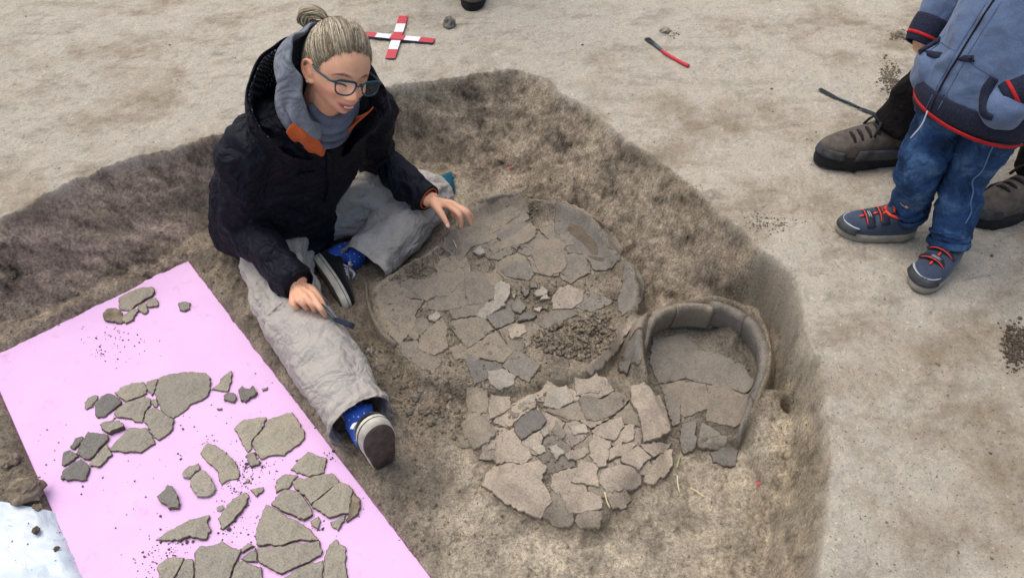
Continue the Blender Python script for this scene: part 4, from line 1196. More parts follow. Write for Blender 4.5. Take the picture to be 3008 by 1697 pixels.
M['skin'] = skin_mat('skin', (0.84, 0.455, 0.285), (0.55, 0.15, 0.12))
M['skin_child'] = skin_mat('child_skin', (0.78, 0.46, 0.31))
M['navy'] = cloth('navy_shell_fabric', (0.0052, 0.0058, 0.0125), 900, 0.08, 0.15, 0.66, 0.45, 0.22, 0.0, 9)
M['navy_dark'] = cloth('black_lining', (0.006, 0.006, 0.009), 600, 0.2, 0.15, 0.9)
M['orange'] = cloth('orange_fleece', (0.62, 0.125, 0.018), 500, 0.3, 0.12, 0.85, 0.2)
M['khaki'] = cloth('pale_grey_trouser_cloth', (0.440, 0.402, 0.355), 900, 0.1, 0.06, 0.8, 0.40, 0.2, 0.05, 10)
M['scarf'] = cloth('blue_grey_knit', (0.125, 0.150, 0.205), 260, 1.0, 0.3, 0.95)
M['hoodie'] = cloth('grey_fleece', (0.20, 0.222, 0.255), 520, 0.3, 0.12, 0.95, 0.4, 0.2, 0.1, 10)
M['white'] = simple('white_lace', (0.78, 0.78, 0.82), 0.8, 0.1, 60, 400, 0.2)
M['canvas_black'] = cloth('black_canvas', (0.006, 0.006, 0.007), 700, 0.3, 0.2, 0.9)
M['rubber_white'] = simple('dirty_white_rubber', (0.62, 0.58, 0.48), 0.7, 0.2, 40, 200, 0.2)
M['rubber_brown'] = simple('worn_brown_sole', (0.105, 0.085, 0.068), 0.85, 0.35, 45, 160, 0.4)
M['rubber_black'] = simple('black_rubber', (0.018, 0.018, 0.019), 0.8, 0.35, 50, 200, 0.3)
M['boot_brown'] = simple('boot_suede', (0.105, 0.087, 0.072), 0.9, 0.3, 45, 260, 0.4)
M['boot_grey'] = simple('boot_grey_leather', (0.055, 0.055, 0.058), 0.8, 0.4, 40, 220, 0.4)
M['trouser_black'] = cloth('black_trouser_cloth', (0.0075, 0.0055, 0.0065), 600, 0.2, 0.2, 0.9, 0.35, 0.15, 0.0)
M['red'] = simple('red_paint', (0.56, 0.045, 0.06), 0.5, 0.15, 30, 200, 0.1)

def sock_mat():
    m, nt, b = new_mat('dotted_blue_sock')
    c = coords(nt)
    v = nt.nodes.new('ShaderNodeTexVoronoi'); v.inputs['Scale'].default_value = 85; v.inputs['Randomness'].default_value = 0.35
    nt.links.new(c, v.inputs['Vector'])
    r = ramp(nt, v.outputs['Distance'], [(0.15, (0.75, 0.80, 0.9)), (0.20, (0.035, 0.13, 0.60))])
    n = noise(nt, 300, 2, 0.5, c)
    r2 = ramp(nt, n.outputs[0], [(0.3, (0.8, 0.8, 0.8)), (0.7, (1.15, 1.15, 1.15))])
    nt.links.new(mix(nt, 'MULTIPLY', 0.8, r.outputs[0], r2.outputs[0]), b.inputs['Base Color'])
    b.inputs['Roughness'].default_value = 0.9
    bump(nt, b, n.outputs[0], 0.3, 0.001)
    return m
M['sock'] = sock_mat()

def denim_mat():
    m, nt, b = new_mat('blue_denim')
    c = coords(nt)
    n1 = noise(nt, 12, 5, 0.65, c, 0.6); n2 = noise(nt, 420, 3, 0.6, c)
    r = ramp(nt, n1.outputs[0], [(0.36, (0.010, 0.026, 0.070)), (0.52, (0.024, 0.066, 0.165)), (0.66, (0.085, 0.165, 0.300))])
    r2 = ramp(nt, n2.outputs[0], [(0.3, (0.62, 0.62, 0.64)), (0.7, (1.25, 1.25, 1.25))])
    nt.links.new(mix(nt, 'MULTIPLY', 0.8, r.outputs[0], r2.outputs[0]), b.inputs['Base Color'])
    b.inputs['Roughness'].default_value = 0.85
    b.inputs['Specular IOR Level'].default_value = 0.2
    p = bump(nt, b, n2.outputs[0], 0.3, 0.001)
    n3 = noise(nt, 20, 2, 0.5, c, 1.4)
    q = nt.nodes.new('ShaderNodeMath'); q.operation = 'SUBTRACT'; q.inputs[1].default_value = 0.5; nt.links.new(n3.outputs[0], q.inputs[0])
    q2 = nt.nodes.new('ShaderNodeMath'); q2.operation = 'ABSOLUTE'; nt.links.new(q.outputs[0], q2.inputs[0])
    bump(nt, b, q2.outputs[0], 0.4, 0.04, p)
    return m
M['denim'] = denim_mat()

# ---- a shoe, built around its own frame: origin under the ankle on the ground plane, y to the toe, z up
def shoe_outline(yb, yf, w, n=36, waist=0.0, cap=2.5, toe=0.0):
    out = []
    for k in range(n):
        t = 2 * math.pi * k / n
        s = 0.5 - 0.5 * math.cos(t) if k <= n / 2 else 0.5 - 0.5 * math.cos(t)
        y = yb + (yf - yb) * s
        e = (1 - abs(2 * s - 1) ** cap) ** (1 / 2.0) if 0 < s < 1 else 0.0
        hw = w * e * (0.80 + 0.24 * s) * (1 - waist * math.exp(-((s - 0.38) / 0.16) ** 2))
        sx = 1 if math.sin(t) >= 0 else -1
        out.append((sx * hw + toe * s * s, y))
    return out

def loft_rings(rings, cap0=True, cap1=False):
    V = [p for r in rings for p in r]
    n = len(rings[0]); F = []
    for i in range(len(rings) - 1):
        for j in range(n):
            a, b = i * n + j, i * n + (j + 1) % n
            F.append((a, b, b + n, a + n))
    if cap0: F.append(tuple(range(n - 1, -1, -1)))
    if cap1:
        o = (len(rings) - 1) * n
        F.append(tuple(o + k for k in range(n)))
    return V, F

def place(V, o, X, Y, Z, s=1.0):
    A = np.array([X, Y, Z])
    return [np.array(o) + (np.array(v) * s) @ A for v in V]

def frame(toe, up):
    Y = unit(toe); Z = unit(np.array(up, float) - Y * np.dot(up, Y)); X = np.cross(Y, Z)
    return X, Y, Z

def make_shoe(parent, o, toe, up, L=0.25, W=0.046, kind='canvas', side=1):
    X, Y, Z = frame(toe, up)
    yb, yf = -0.24 * L, 0.76 * L
    h0 = {'canvas': 0.024, 'sneaker': 0.028, 'boot': 0.032}[kind] * (L / 0.25)
    top = {'canvas': 0.078, 'sneaker': 0.098, 'boot': 0.105}[kind] * (L / 0.25)
    def ring(z, f, b, w, waist=0.0, up_toe=0.0):
        return [(x, y, z + up_toe * max(0, (y / yf)) ** 3) for x, y in shoe_outline(yb + b, yf - f, w, waist=waist, toe=-side * 0.010 * L / 0.25)]
    # upper
    lv = []
    prof = [(0.0, 0.004, 0.003, 0.96), (0.12, 0.002, 0.001, 1.0), (0.30, 0.008, 0.0, 0.98), (0.45, 0.035, 0.0, 0.93), (0.60, 0.075, 0.002, 0.85), (0.75, 0.108, 0.004, 0.76), (0.88, 0.128, 0.005, 0.70), (1.0, 0.140, 0.004, 0.68)]
    if kind != 'canvas':
        prof = [(0.0, 0.004, 0.002, 0.97), (0.15, 0.0, 0.0, 1.02), (0.35, 0.008, -0.001, 1.0), (0.50, 0.028, 0.0, 0.95), (0.64, 0.060, 0.001, 0.88), (0.78, 0.092, 0.003, 0.80), (0.90, 0.115, 0.004, 0.75), (1.0, 0.128, 0.003, 0.74)]
    for t, f, b, w in prof:
        lv.append(ring(h0 + (top - h0) * t, f * L / 0.25, b, W * w, 0.08))
    V, F = loft_rings(lv, True, False)
    # inside lip of the opening
    n = len(lv[0])
    inner = [(x * 0.86, yb + (y - yb) * 0.94 + 0.003, z - 0.012) for x, y, z in lv[-1]]
    o_ = len(V); V += inner
    F += [((len(lv) - 1) * n + j, (len(lv) - 1) * n + (j + 1) % n, o_ + (j + 1) % n, o_ + j) for j in range(n)]
    mats = {'canvas': 'canvas_black', 'sneaker': 'sneaker', 'boot': 'boot_brown'}[kind]
    me = mesh_from(place(V, o, X, Y, Z), F)
    s = child('shoe' if kind != 'boot' else 'boot', me, M[mats], parent)
    # sole: side band and tread
    k = 0.10 if kind == 'canvas' else 0.14
    sl = [ring(0.0, 0.006, 0.004, W * 0.98, k), ring(0.004, 0.0, -0.001, W * 1.05, k), ring(h0 * 0.6, -0.003, -0.002, W * 1.07, k), ring(h0 + 0.003, -0.001, -0.001, W * 1.05, k * 0.8), ring(h0 + 0.004, 0.004, 0.003, W * 0.99, k * 0.8)]
    V, F = loft_rings(sl, False, True)
    band = {'canvas': 'rubber_white', 'sneaker': 'sneaker_sole', 'boot': 'rubber_black'}[kind]
    so = child('sole', mesh_from(place(V, o, X, Y, Z), F), M[band], s)
    tr = [ring(-0.003, 0.012, 0.010, W * 0.90, k), ring(0.002, 0.004, 0.003, W * 1.0, k)]
    V, F = loft_rings(tr, True, True)
    child('tread', mesh_from(place(V, o, X, Y, Z), F), M['rubber_brown' if kind != 'boot' else 'rubber_black'], s)
    def topz(y, frac=0.0):
        """height of the instep at y"""
        ys = [yf - f * L / 0.25 for t, f, b, w in prof]; zs = [h0 + (top - h0) * t for t, f, b, w in prof]
        return float(np.interp(-y, [-q for q in ys], zs))
    def across(y, hw, lift=0.003, n=9, drop=1.0):
        """line over the instep from side to side"""
        out = []
        z0 = topz(y)
        for u in np.linspace(-1, 1, n):
            out.append((u * hw, y - abs(u) * 0.004, z0 + lift - drop * (u * u) * 0.018))
        return out
    return s, (lambda pts: place(pts, o, X, Y, Z)), topz, across, (yb, yf, h0, top)

# ---- head in its own frame: x to the person's left, y forward, z up
def head_points(sub=5, jaw=1.0, cranium=1.0):
    bm = bmesh.new()
    bmesh.ops.create_icosphere(bm, subdivisions=sub, radius=1.0)
    V = np.array([v.co[:] for v in bm.verts]); bm.verts.index_update()
    F = [tuple(v.index for v in f.verts) for f in bm.faces]
    bm.free()
    d = V.copy()
    P = d * np.array([0.0735, 0.094, 0.112]) + np.array([0, -0.006, 0.012])
    x, y, z = P.T.copy()
    low = sstep(-0.005, -0.10, z)
    # jaw narrows, back of the skull tucks into the neck
    x = x * (1 - 0.30 * low * sstep(-0.05, 0.07, y) - 0.10 * low)
    y = np.where(y < 0, y * (1 - 0.45 * low), y)
    y = y + 0.040 * low * sstep(-0.02, 0.05, y) * np.exp(-(x / 0.05) ** 2) * 0.9
    x = x * (1 + 0.04 * sstep(0.0, 0.05, z))
    # flatter face plane
    fr = sstep(0.02, 0.09, y)
    y = y - 0.004 * fr * np.exp(-((z - 0.0) / 0.03) ** 2)
    P = np.stack([x, y, z], 1)
    P[:, 2] = np.where(P[:, 2] > 0.02, 0.02 + (P[:, 2] - 0.02) * 0.99, P[:, 2])
    def push(c, r, v, both=False):
        nonlocal P
        cs = [c] if not both else [c, (-c[0], c[1], c[2])]
        vs = [v] if not both else [v, (-v[0], v[1], v[2])]
        for c_, v_ in zip(cs, vs):
            r_ = np.array([r] * 3 if np.isscalar(r) else r)
            g = np.exp(-(((P - np.array(c_)) / r_) ** 2).sum(1))
            P = P + g[:, None] * np.array(v_)
    push((0.031, 0.078, 0.004), (0.017, 0.03, 0.012), (0, -0.013, 0), True)      # eye sockets
    push((0.031, 0.072, 0.001), (0.011, 0.02, 0.009), (0, 0.008, 0), True)       # lids
    push((0.028, 0.085, 0.022), (0.022, 0.03, 0.007), (0, 0.005, 0), True)       # brow
    push((0, 0.088, 0.002), (0.008, 0.03, 0.016), (0, 0.009, 0))                 # nose bridge
    push((0, 0.090, -0.020), (0.0095, 0.03, 0.014), (0, 0.017, 0))
    push((0, 0.100, -0.031), (0.0115, 0.03, 0.010), (0, 0.014, -0.001))          # tip
    push((0.0125, 0.090, -0.036), (0.0075, 0.02, 0.007), (0.002, 0.010, 0), True)  # wings
    push((0.043, 0.062, -0.030), (0.020, 0.03, 0.016), (0.004, 0.008, 0.003), True)  # smiling cheeks
    push((0.030, 0.08, -0.050), (0.006, 0.03, 0.016), (0, -0.004, 0), True)      # smile folds
    push((0, 0.088, -0.056), (0.024, 0.03, 0.006), (0, 0.003, 0))                # upper lip
    push((0, 0.086, -0.0725), (0.018, 0.03, 0.006), (0, 0.0035, 0))               # lower lip
    push((0, 0.090, -0.0645), (0.021, 0.03, 0.0040), (0, -0.010, 0))             # open mouth
    push((0, 0.080, -0.083), (0.02, 0.03, 0.006), (0, -0.004, 0))
    mk = np.exp(-(((P - np.array([0, 0.085, -0.065])) / np.array([0.035, 0.03, 0.022])) ** 2).sum(1)); P[:, 2] += 12 * P[:, 0] ** 2 * mk
    P[:, 2] = np.where(P[:, 2] < -0.012, -0.012 + (P[:, 2] + 0.012) * 1.0, P[:, 2])
    push((0, 0.070, -0.100), (0.022, 0.03, 0.013), (0, 0.013, -0.004))           # chin
    return P, F

def ear_parts(side):
    s = side
    helix = [(s * 0.070, 0.010, -0.004), (s * 0.077, 0.006, 0.016), (s * 0.084, -0.008, 0.024), (s * 0.088, -0.020, 0.014), (s * 0.086, -0.022, -0.004), (s * 0.080, -0.012, -0.022), (s * 0.072, 0.002, -0.030), (s * 0.068, 0.008, -0.026)]
    inner = [(s * 0.072, 0.004, 0.004), (s * 0.079, -0.006, 0.012), (s * 0.081, -0.013, 0.002), (s * 0.076, -0.008, -0.012)]
    a = tube(helix, [0.004, 0.0042, 0.0042, 0.004, 0.0042, 0.005, 0.0065, 0.005], 8)
    b = tube(inner, [0.003, 0.0033, 0.0033, 0.003], 8)
    c = ball((s * 0.0735, -0.007, -0.002), (0.008, 0.016, 0.024), 8)
    return [a, b, c]

class HeadFrame:
    def __init__(self, c, L, F, U, s=1.0, low=1.0):
        self.low = low
        self.c = np.array(c, float); self.L = unit(L); self.F = unit(F - np.dot(F, self.L) * self.L if True else F)
        self.U = np.cross(self.L, self.F) * (1 if np.dot(np.cross(self.L, self.F), U) > 0 else -1); self.s = s
    def __call__(self, P):
        P = np.atleast_2d(np.array(P, float)).copy()
        P[:, 2] = np.where(P[:, 2] < -0.01, -0.01 + (P[:, 2] + 0.01) * self.low, P[:, 2])
        P = P * self.s
        return self.c + P[:, :1] * self.L + P[:, 1:2] * self.F + P[:, 2:3] * self.U
    def local(self, Q):
        d = (np.array(Q) - self.c) / self.s
        z = d @ self.U
        return np.stack([d @ self.L, d @ self.F, np.where(z < -0.01, -0.01 + (z + 0.01) / self.low, z)], 1)

def hand_parts(wrist, knuckles, fingers, thumb, palm_n, r=0.0085):
    """wrist, four knuckle points, four finger chains (after the knuckle), thumb chain; palm_n = direction out of the back of the hand"""
    parts = []
    w = np.array(wrist, float); n = unit(palm_n)
    for i, k in enumerate(knuckles):
        k = np.array(k, float)
        a = w + (k - w) * 0.12
        parts.append(tube([a, w + (k - w) * 0.55 - n * 0.002, k], [(0.0125, 0.013), (0.0118, 0.0125), (0.0102, 0.0105)], 10, up=n))
        rr = r * (0.98, 1.0, 0.95, 0.84)[i]
        ch = [k] + [np.array(q, float) for q in fingers[i]]
        rad = [rr * 1.12, rr * 1.02, rr * 0.93, rr * 0.72][:len(ch)]
        parts.append(tube(ch, rad, 10, up=n, sub=4))
        parts.append(ball(ch[-1], rr * 0.74, 6))
    th = [w + (np.array(thumb[0]) - w) * 0.25] + [np.array(q, float) for q in thumb]
    rad = [0.0135, 0.0128, 0.0105, 0.0086, 0.0068][:len(th)]
    parts.append(tube(th, rad, 10, up=n, sub=4))
    parts.append(ball(th[-1], 0.0068, 6))
    # web between thumb and index, and the palm's thickness
    parts.append(tube([w + (np.array(knuckles[0]) - w) * 0.45, w + (np.array(thumb[0]) - w) * 0.8], [0.011, 0.010], 8, up=n))
    return parts

from mathutils.bvhtree import BVHTree
def bvh_of(o):
    me = o.data
    off = Vector((0, 0, 0)); r = o
    while r is not None:
        off += r.location; r = r.parent
    return BVHTree.FromPolygons([v.co + off for v in me.vertices], [tuple(p.vertices) for p in me.polygons])

def hit(bvh, p, lift=0.003):
    """place on the cloth where the line of sight through photo pixel p meets it"""
    d = Vector(unit(ray(*p)))
    o = Vector((0, 0, CAM_H))
    loc, n, i, t = bvh.ray_cast(o, d)
    if loc is None:
        loc, n, i, t = bvh.find_nearest(o + d * 1.7)
    if n.dot(d) > 0: n = -n
    return np.array(loc + n * lift), np.array(n)

class Layers:
    """several cloth surfaces taken together"""
    def __init__(self, *b): self.b = b
    def ray_cast(self, o, d):
        r = [q for q in (x.ray_cast(o, d) for x in self.b) if q[0] is not None]
        return min(r, key=lambda q: q[3]) if r else (None, None, None, None)
    def find_nearest(self, p): return self.b[0].find_nearest(p)

def strip_on(bvh, pts, w, h=0.002, lift=0.002, sub=6):
    """flat band laid on a cloth surface along photo pixels"""
    S = spline([np.array(p, float) for p in pts], sub)
    C, Nn = zip(*[hit(bvh, tuple(p), lift) for p in S])
    C = np.array(C); Nn = np.array(Nn)
    for _ in range(2):
        C[1:-1] = 0.5 * C[1:-1] + 0.25 * (C[:-2] + C[2:]); Nn[1:-1] = 0.5 * Nn[1:-1] + 0.25 * (Nn[:-2] + Nn[2:])
    T = np.gradient(C, axis=0)
    V, F = [], []
    ww = [w] * len(C) if np.isscalar(w) else np.interp(np.linspace(0, 1, len(C)), np.linspace(0, 1, len(w)), w)
    for c, n, t, q in zip(C, Nn, T, ww):
        n = unit(n); s = unit(np.cross(t, n))
        V += [c - s * q, c - s * q * 0.8 + n * h, c + s * q * 0.8 + n * h, c + s * q, c - n * h * 1.5]
    m = len(C)
    for i in range(m - 1):
        for j in range(5):
            a, b_ = i * 5 + j, i * 5 + (j + 1) % 5
            F.append((a, b_, b_ + 5, a + 5))
    F += [(0, 1, 2, 3, 4), tuple(reversed([(m - 1) * 5 + k for k in range(5)]))]
    me = mesh_from(V, F)
    bm = bmesh.new(); bm.from_mesh(me); bmesh.ops.recalc_face_normals(bm, faces=bm.faces); bm.to_mesh(me); bm.free()
    return me

# ================================================================== THE WOMAN SITTING IN THE PIT
def W(p, z): return gp(D(p)[0], z)
XW, DW, CW = np.array([1.0, 0, 0]), np.array([0, -SA, -CA]), np.array([0, -CA, SA])   # picture right, picture down, towards the camera
def hv(a): return a[0] * XW + a[1] * DW + a[2] * CW

def flush_attr(me, hf, brows=True):
    V = verts_of(me); q = hf.local(V)
    x, y, z = q.T
    z = np.where((y > 0.04) & (z < -0.045) & (z > -0.085), z - 12 * x * x, z)
    lips = np.clip(1.4 - ((x / 0.025) ** 2 + ((z + 0.0645) / 0.0125) ** 2), 0, 1) * (y > 0.06)
    gap = np.clip(1.3 - ((x / 0.021) ** 2 + ((z + 0.0648) / 0.0042) ** 2), 0, 1) * (y > 0.05)
    ch = sum(np.exp(-(((x - s * 0.045) / 0.02) ** 2 + ((z + 0.03) / 0.018) ** 2)) for s in (-1, 1)) * (y > 0.02) * 0.55
    ch = ch + np.exp(-((x / 0.012) ** 2 + ((z + 0.03) / 0.012) ** 2)) * (y > 0.095) * 0.5
    br = np.clip(1.25 - (((np.abs(x) - 0.031) / 0.022) ** 2 + ((z - 0.0265 + 3.0 * (np.abs(x) - 0.028) ** 2 * 6) / 0.0036) ** 2), 0, 1) * (y > 0.05) * 0.9
    lash = np.clip(1.2 - (((np.abs(x) - 0.031) / 0.016) ** 2 + ((z + 0.0005 + 9 * (np.abs(x) - 0.031) ** 2) / 0.0034) ** 2), 0, 1) * (y > 0.05)
    ear = np.clip((np.abs(x) - 0.072) / 0.01, 0, 1) * (np.abs(z) < 0.04) * (y < 0.03) * 0.5
    c = np.zeros((len(V), 4)); c[:, 3] = 1
    c[:, 0] = np.clip(lips * 1.3, 0, 1.0); c[:, 1] = np.clip(ch + ear, 0, 1); c[:, 2] = np.clip(np.maximum(np.maximum(br, lash), gap * 0.9), 0, 1)
    a = me.attributes.new('flush', 'FLOAT_COLOR', 'POINT')
    a.data.foreach_set('color', c.astype(np.float32).ravel())

def hair_mat(name, dark, light):
    m, nt, b = new_mat(name)
    g = nt.nodes.new('ShaderNodeNewGeometry')
    c = coords(nt)
    n = noise(nt, 120, 3, 0.6, c)
    r = ramp(nt, g.outputs['Random Per Island'], [(0.0, tuple(p * 0.7 for p in dark)), (0.35, dark), (0.6, tuple(0.5 * (p + q) for p, q in zip(dark, light))), (0.85, light), (1.0, tuple(q * 1.25 for q in light))])
    r2 = ramp(nt, n.outputs[0], [(0.3, (0.75, 0.75, 0.75)), (0.7, (1.2, 1.2, 1.2))])
    nt.links.new(mix(nt, 'MULTIPLY', 0.7, r.outputs[0], r2.outputs[0]), b.inputs['Base Color'])
    b.inputs['Roughness'].default_value = 0.42
    b.inputs['Specular IOR Level'].default_value = 0.5
    return m

def hairline(y):
    return np.interp(y, [-0.10, -0.05, -0.014, 0.000, 0.020, 0.036, 0.050, 0.066, 0.085], [-0.080, -0.068, -0.035, 0.020, 0.010, 0.030, 0.058, 0.076, 0.086])

def build_hair(hf, root, mats, bun=(0, -0.078, 0.088), n=3600, thick=1.045, seed=3):
    P, F = head_points(5)
    keep = P[:, 2] > hairline(P[:, 1]) - 0.002
    ctr = np.array([0, -0.006, 0.012])
    rise = sstep(0.0, 0.022, P[:, 2] - hairline(P[:, 1]))
    Q = ctr + (P - ctr) * (1.004 + (thick - 1.004) * rise)[:, None]
    idx = -np.ones(len(P), int); idx[keep] = np.arange(keep.sum())
    FF = [tuple(idx[i] for i in f) for f in F if all(keep[i] for i in f)]
    cap = child('hair', mesh_from(hf(Q[keep]), FF), mats[0], root)
    rng = np.random.default_rng(seed)
    lines = []
    A = np.array([0.0735, 0.094, 0.112])
    bd = unit((np.array(bun) - ctr) / A)
    br = np.linalg.norm((np.array(bun) - ctr) / A)
    from mathutils.kdtree import KDTree
    kt = KDTree(len(P)); srad = np.linalg.norm(P - ctr, axis=1)
    for i_, q_ in enumerate((P - ctr) / srad[:, None]): kt.insert(q_, i_)
    kt.balance()
    cand = []
    V = P[keep]
    edge = np.abs(V[:, 2] - hairline(V[:, 1]))
    for i in np.argsort(edge)[:int(len(V) * 0.30)]: cand.append(V[i])
    for i in rng.integers(0, len(V), 500): cand.append(V[i])
    cand = np.array(cand)
    for k in range(n):
        s = cand[rng.integers(len(cand))] + rng.normal(0, 0.0045, 3)
        d0 = (s - ctr) / A; r0 = np.linalg.norm(d0); d0 = d0 / r0
        w = math.acos(np.clip(np.dot(d0, bd), -1, 1))
        if w < 0.15: continue
        sway = rng.normal(0, 0.05)
        tv = unit(np.cross(d0, bd))
        lift = rng.uniform(0.0, 0.05); pre = rng.uniform(0.0, 0.025)
        L = []
        for t in np.concatenate([[-pre], np.linspace(0, 1, 9)[1:]]):
            d = (math.sin((1 - t) * w) * d0 + math.sin(t * w) * bd) / max(math.sin(w), 1e-3)
            tt = max(t, 0)
            d = d + tv * sway * math.sin(math.pi * tt) * (1 - 0.4 * tt)
            du = unit(unit(d) * A)
            sr = srad[kt.find(du)[1]]
            ri = rise[kt.find(du)[1]]
            r = sr * (1.012 + (thick - 1.004) * ri + lift * min(1, 4 * tt)) + 0.0015 * math.sin(math.pi * tt)
            L.append(ctr + du * (r * (1 - tt ** 4) + (np.linalg.norm(np.array(bun) - ctr) + 0.004) * tt ** 4))
        lines.append(hf(np.array(L)))
    parts = []
    for l in lines:
        r = rng.uniform(0.0005, 0.0010) if rng.random() < 0.92 else rng.uniform(0.0010, 0.0015)
        parts.append(tube(list(l), [r * 0.25, r * 0.7] + [r] * 6 + [r * 0.8], 4, sub=1, caps=False))
    child('hair_strands', mesh_from(*join(parts)), mats[1], cap)
    return cap

def build_woman():
    root = empty('person', 'woman with blond bun and glasses in black hooded jacket sitting in the pit', 'person', W((720, 560), ZF))
    # ---------------- joints
    NB = np.array([-0.527, 1.768, 0.255])
    hc = pdp(D((849, 181))[0], 1.87)
    L = hv((0.74, -0.14, -0.66)); Fd = hv((0.61, 0.575, 0.545)); U = hv((0.29, -0.81, 0.52))
    hf = HeadFrame(hc, L, Fd, U, 0.95, 0.88)
    BL = unit((0.76, 0.65, 0)); BF = unit((0.65, -0.76, 0))
    pel = np.array([-0.725, 1.855, -0.175])
    shR, shL = np.array([-0.675, 1.685, 0.200]), np.array([-0.405, 1.90, 0.19])
    elR, elL = W((612, 575), -0.06), W((938, 402), -0.06)
    wrR, wrL = W((752, 716), -0.085), W((1079, 500), -0.095)
    hipR, hipL = W((690, 590), -0.19), W((770, 535), -0.19)
    knR, knL = W((742, 795), -0.205), W((1075, 497), -0.195)
    hemR, hemL = W((905, 1052), -0.215), W((925, 650), -0.225)
    tL = unit((0.54, -0.84, 0.0)); uL = unit((0.80, 0.58, 0.02))
    oL = W((780, 648), -0.252) + tL * 0.058
    tR = unit((0.05, -0.15, 0.98)); uR = unit((-0.60, 0.78, 0.12))
    oR = W((972, 1178), -0.294) + tR * 0.058
    anL = oL + uL * 0.100; anR = oR + uR * 0.100
    # ---------------- body (one skin)
    HP, HFc = head_points(6)
    head = (list(hf(HP)), HFc)
    ears = [(list(hf(np.array(v))), f) for s in (-1, 1) for v, f in ear_parts(s)]
    parts = [head] + ears
    parts.append(tube([NB - np.array([0, 0, 0.05]), hf([0, -0.03, -0.07])[0], hf([0, -0.02, -0.03])[0]], [0.056, 0.050, 0.05], 16, up=BF))
    parts.append(tube([pel, (pel + NB) / 2, NB - np.array([0, 0, 0.03])], [(0.14, 0.10), (0.14, 0.095), (0.07, 0.05)], 16, up=BF))
    for sh, el, wr in ((shR, elR, wrR), (shL, elL, wrL)):
        parts.append(tube([NB - np.array([0, 0, 0.06]), sh, (sh + el) / 2, el, (el + wr) / 2, wr], [0.04, 0.042, 0.038, 0.034, 0.034, (0.027, 0.021)], 12, sub=4))
    lh = crop(1220, 540, 200 / 1937); rh = crop(800, 780, 280 / 1937)
    def lp(x, y, z): return gp(lh([(x, y)])[0], z)
    def rp(x, y, z): return gp(rh([(x, y)])[0], z)
    wl = lp(470, 470, -0.092)
    parts += hand_parts(wl, [lp(930, 610, -0.083), lp(1020, 545, -0.077), lp(1090, 570, -0.080), lp(1120, 650, -0.092)],
        [[lp(1230, 850, -0.086), lp(1300, 1050, -0.108), lp(1305, 1220, -0.130)], [lp(1390, 780, -0.078), lp(1520, 970, -0.100), lp(1590, 1150, -0.122)],
         [lp(1440, 760, -0.088), lp(1570, 900, -0.108), lp(1630, 1040, -0.128)], [lp(1060, 840, -0.112), lp(1160, 950, -0.130), lp(1230, 1030, -0.142)]],
        [lp(620, 690, -0.090), lp(740, 850, -0.096), lp(850, 1040, -0.108), lp(930, 1190, -0.120)], (0.1, 0.2, 1))
    parts.append(tube([wrL, wl], [(0.026, 0.021), (0.029, 0.021)], 12))
    wr_ = rp(455, 430, -0.092)
    parts += hand_parts(wr_, [rp(800, 590, -0.072), rp(670, 640, -0.066), rp(520, 690, -0.070), rp(410, 770, -0.082)],
        [[rp(965, 850, -0.078), rp(1045, 960, -0.098), rp(1100, 1040, -0.118)], [rp(800, 790, -0.075), rp(850, 890, -0.098), rp(865, 930, -0.12)],
         [rp(630, 790, -0.080), rp(710, 880, -0.105), rp(740, 910, -0.125)], [rp(480, 840, -0.092), rp(550, 890, -0.112), rp(590, 900, -0.128)]],
        [rp(760, 470, -0.098), rp(900, 600, -0.104), rp(1000, 740, -0.112), rp(1050, 850, -0.120)], (0.1, -0.1, 1))
    parts.append(tube([wrR, wr_], [(0.026, 0.021), (0.030, 0.022)], 12))
    for hp, kn, an in ((hipR, knR, anR), (hipL, knL, anL)):
        parts.append(tube([pel - np.array([0, 0, 0.02]), hp, (hp + kn) / 2, kn], [0.06, 0.06, 0.055, 0.045], 12, sub=4))
        parts.append(tube([kn, (kn + an) / 2, an], [0.045, 0.040, 0.027], 12, sub=4))
    me = fuse(parts, 0.0030, 3, 0.45)
    # keep the face crisp: push the fused skin back onto the sculpted head along its normals
    flush_attr(me, hf)
    body = child('body', me, M['skin'], root)
    # teeth, nails
    tv = [(x, 0.0838 - 14 * x * x, z + 12 * x * x) for z in (-0.0622, -0.0675) for x in np.linspace(-0.0135, 0.0135, 9)]
    tf = [(i, i + 1, i + 10, i + 9) for i in range(8)]
    child('teeth', mesh_from(hf(np.array(tv)), tf), simple('teeth', (0.80, 0.77, 0.70), 0.3, 0.04, 60, 200, 0.0), body)
    nails = [ball(lp(925, 1190, -0.1125), (0.0062, 0.0075, 0.0022), 6, np.stack([unit(lp(1010, 1160, -0.12) - lp(850, 1210, -0.12)), unit(lp(930, 1190, -0.12) - lp(850, 1040, -0.108)), unit(np.cross(lp(1010, 1160, -0.12) - lp(850, 1210, -0.12), lp(930, 1190, -0.12) - lp(850, 1040, -0.108)))])),
             ball(rp(1052, 838, -0.112), (0.004, 0.005, 0.003), 6)]
    nm = simple('nail', (0.72, 0.47, 0.40), 0.3, 0.05, 60, 200, 0.0)
    for q in nails: child('fingernail', mesh_from(*q), nm, body)
    # closed lashes under the brows
    for s in (-1, 1):
        ln = []
        for x in np.linspace(0.017, 0.042, 8):
            z = -0.0005 - 14 * (x - 0.030) ** 2
            k = np.argmin((np.abs(HP[:, 0] - s * x) / 1.0) ** 2 + (HP[:, 2] - z) ** 2 + 10 * (HP[:, 1] < 0.03))
            ln.append((s * x, HP[k, 1] + 0.0012, z))
        child('eyelashes', mesh_from(*tube(list(hf(np.array(ln))), [0.0006] + [0.0014] * 6 + [0.0008], 6, sub=2)), simple('lash', (0.045, 0.028, 0.018), 0.6, 0.1), body)
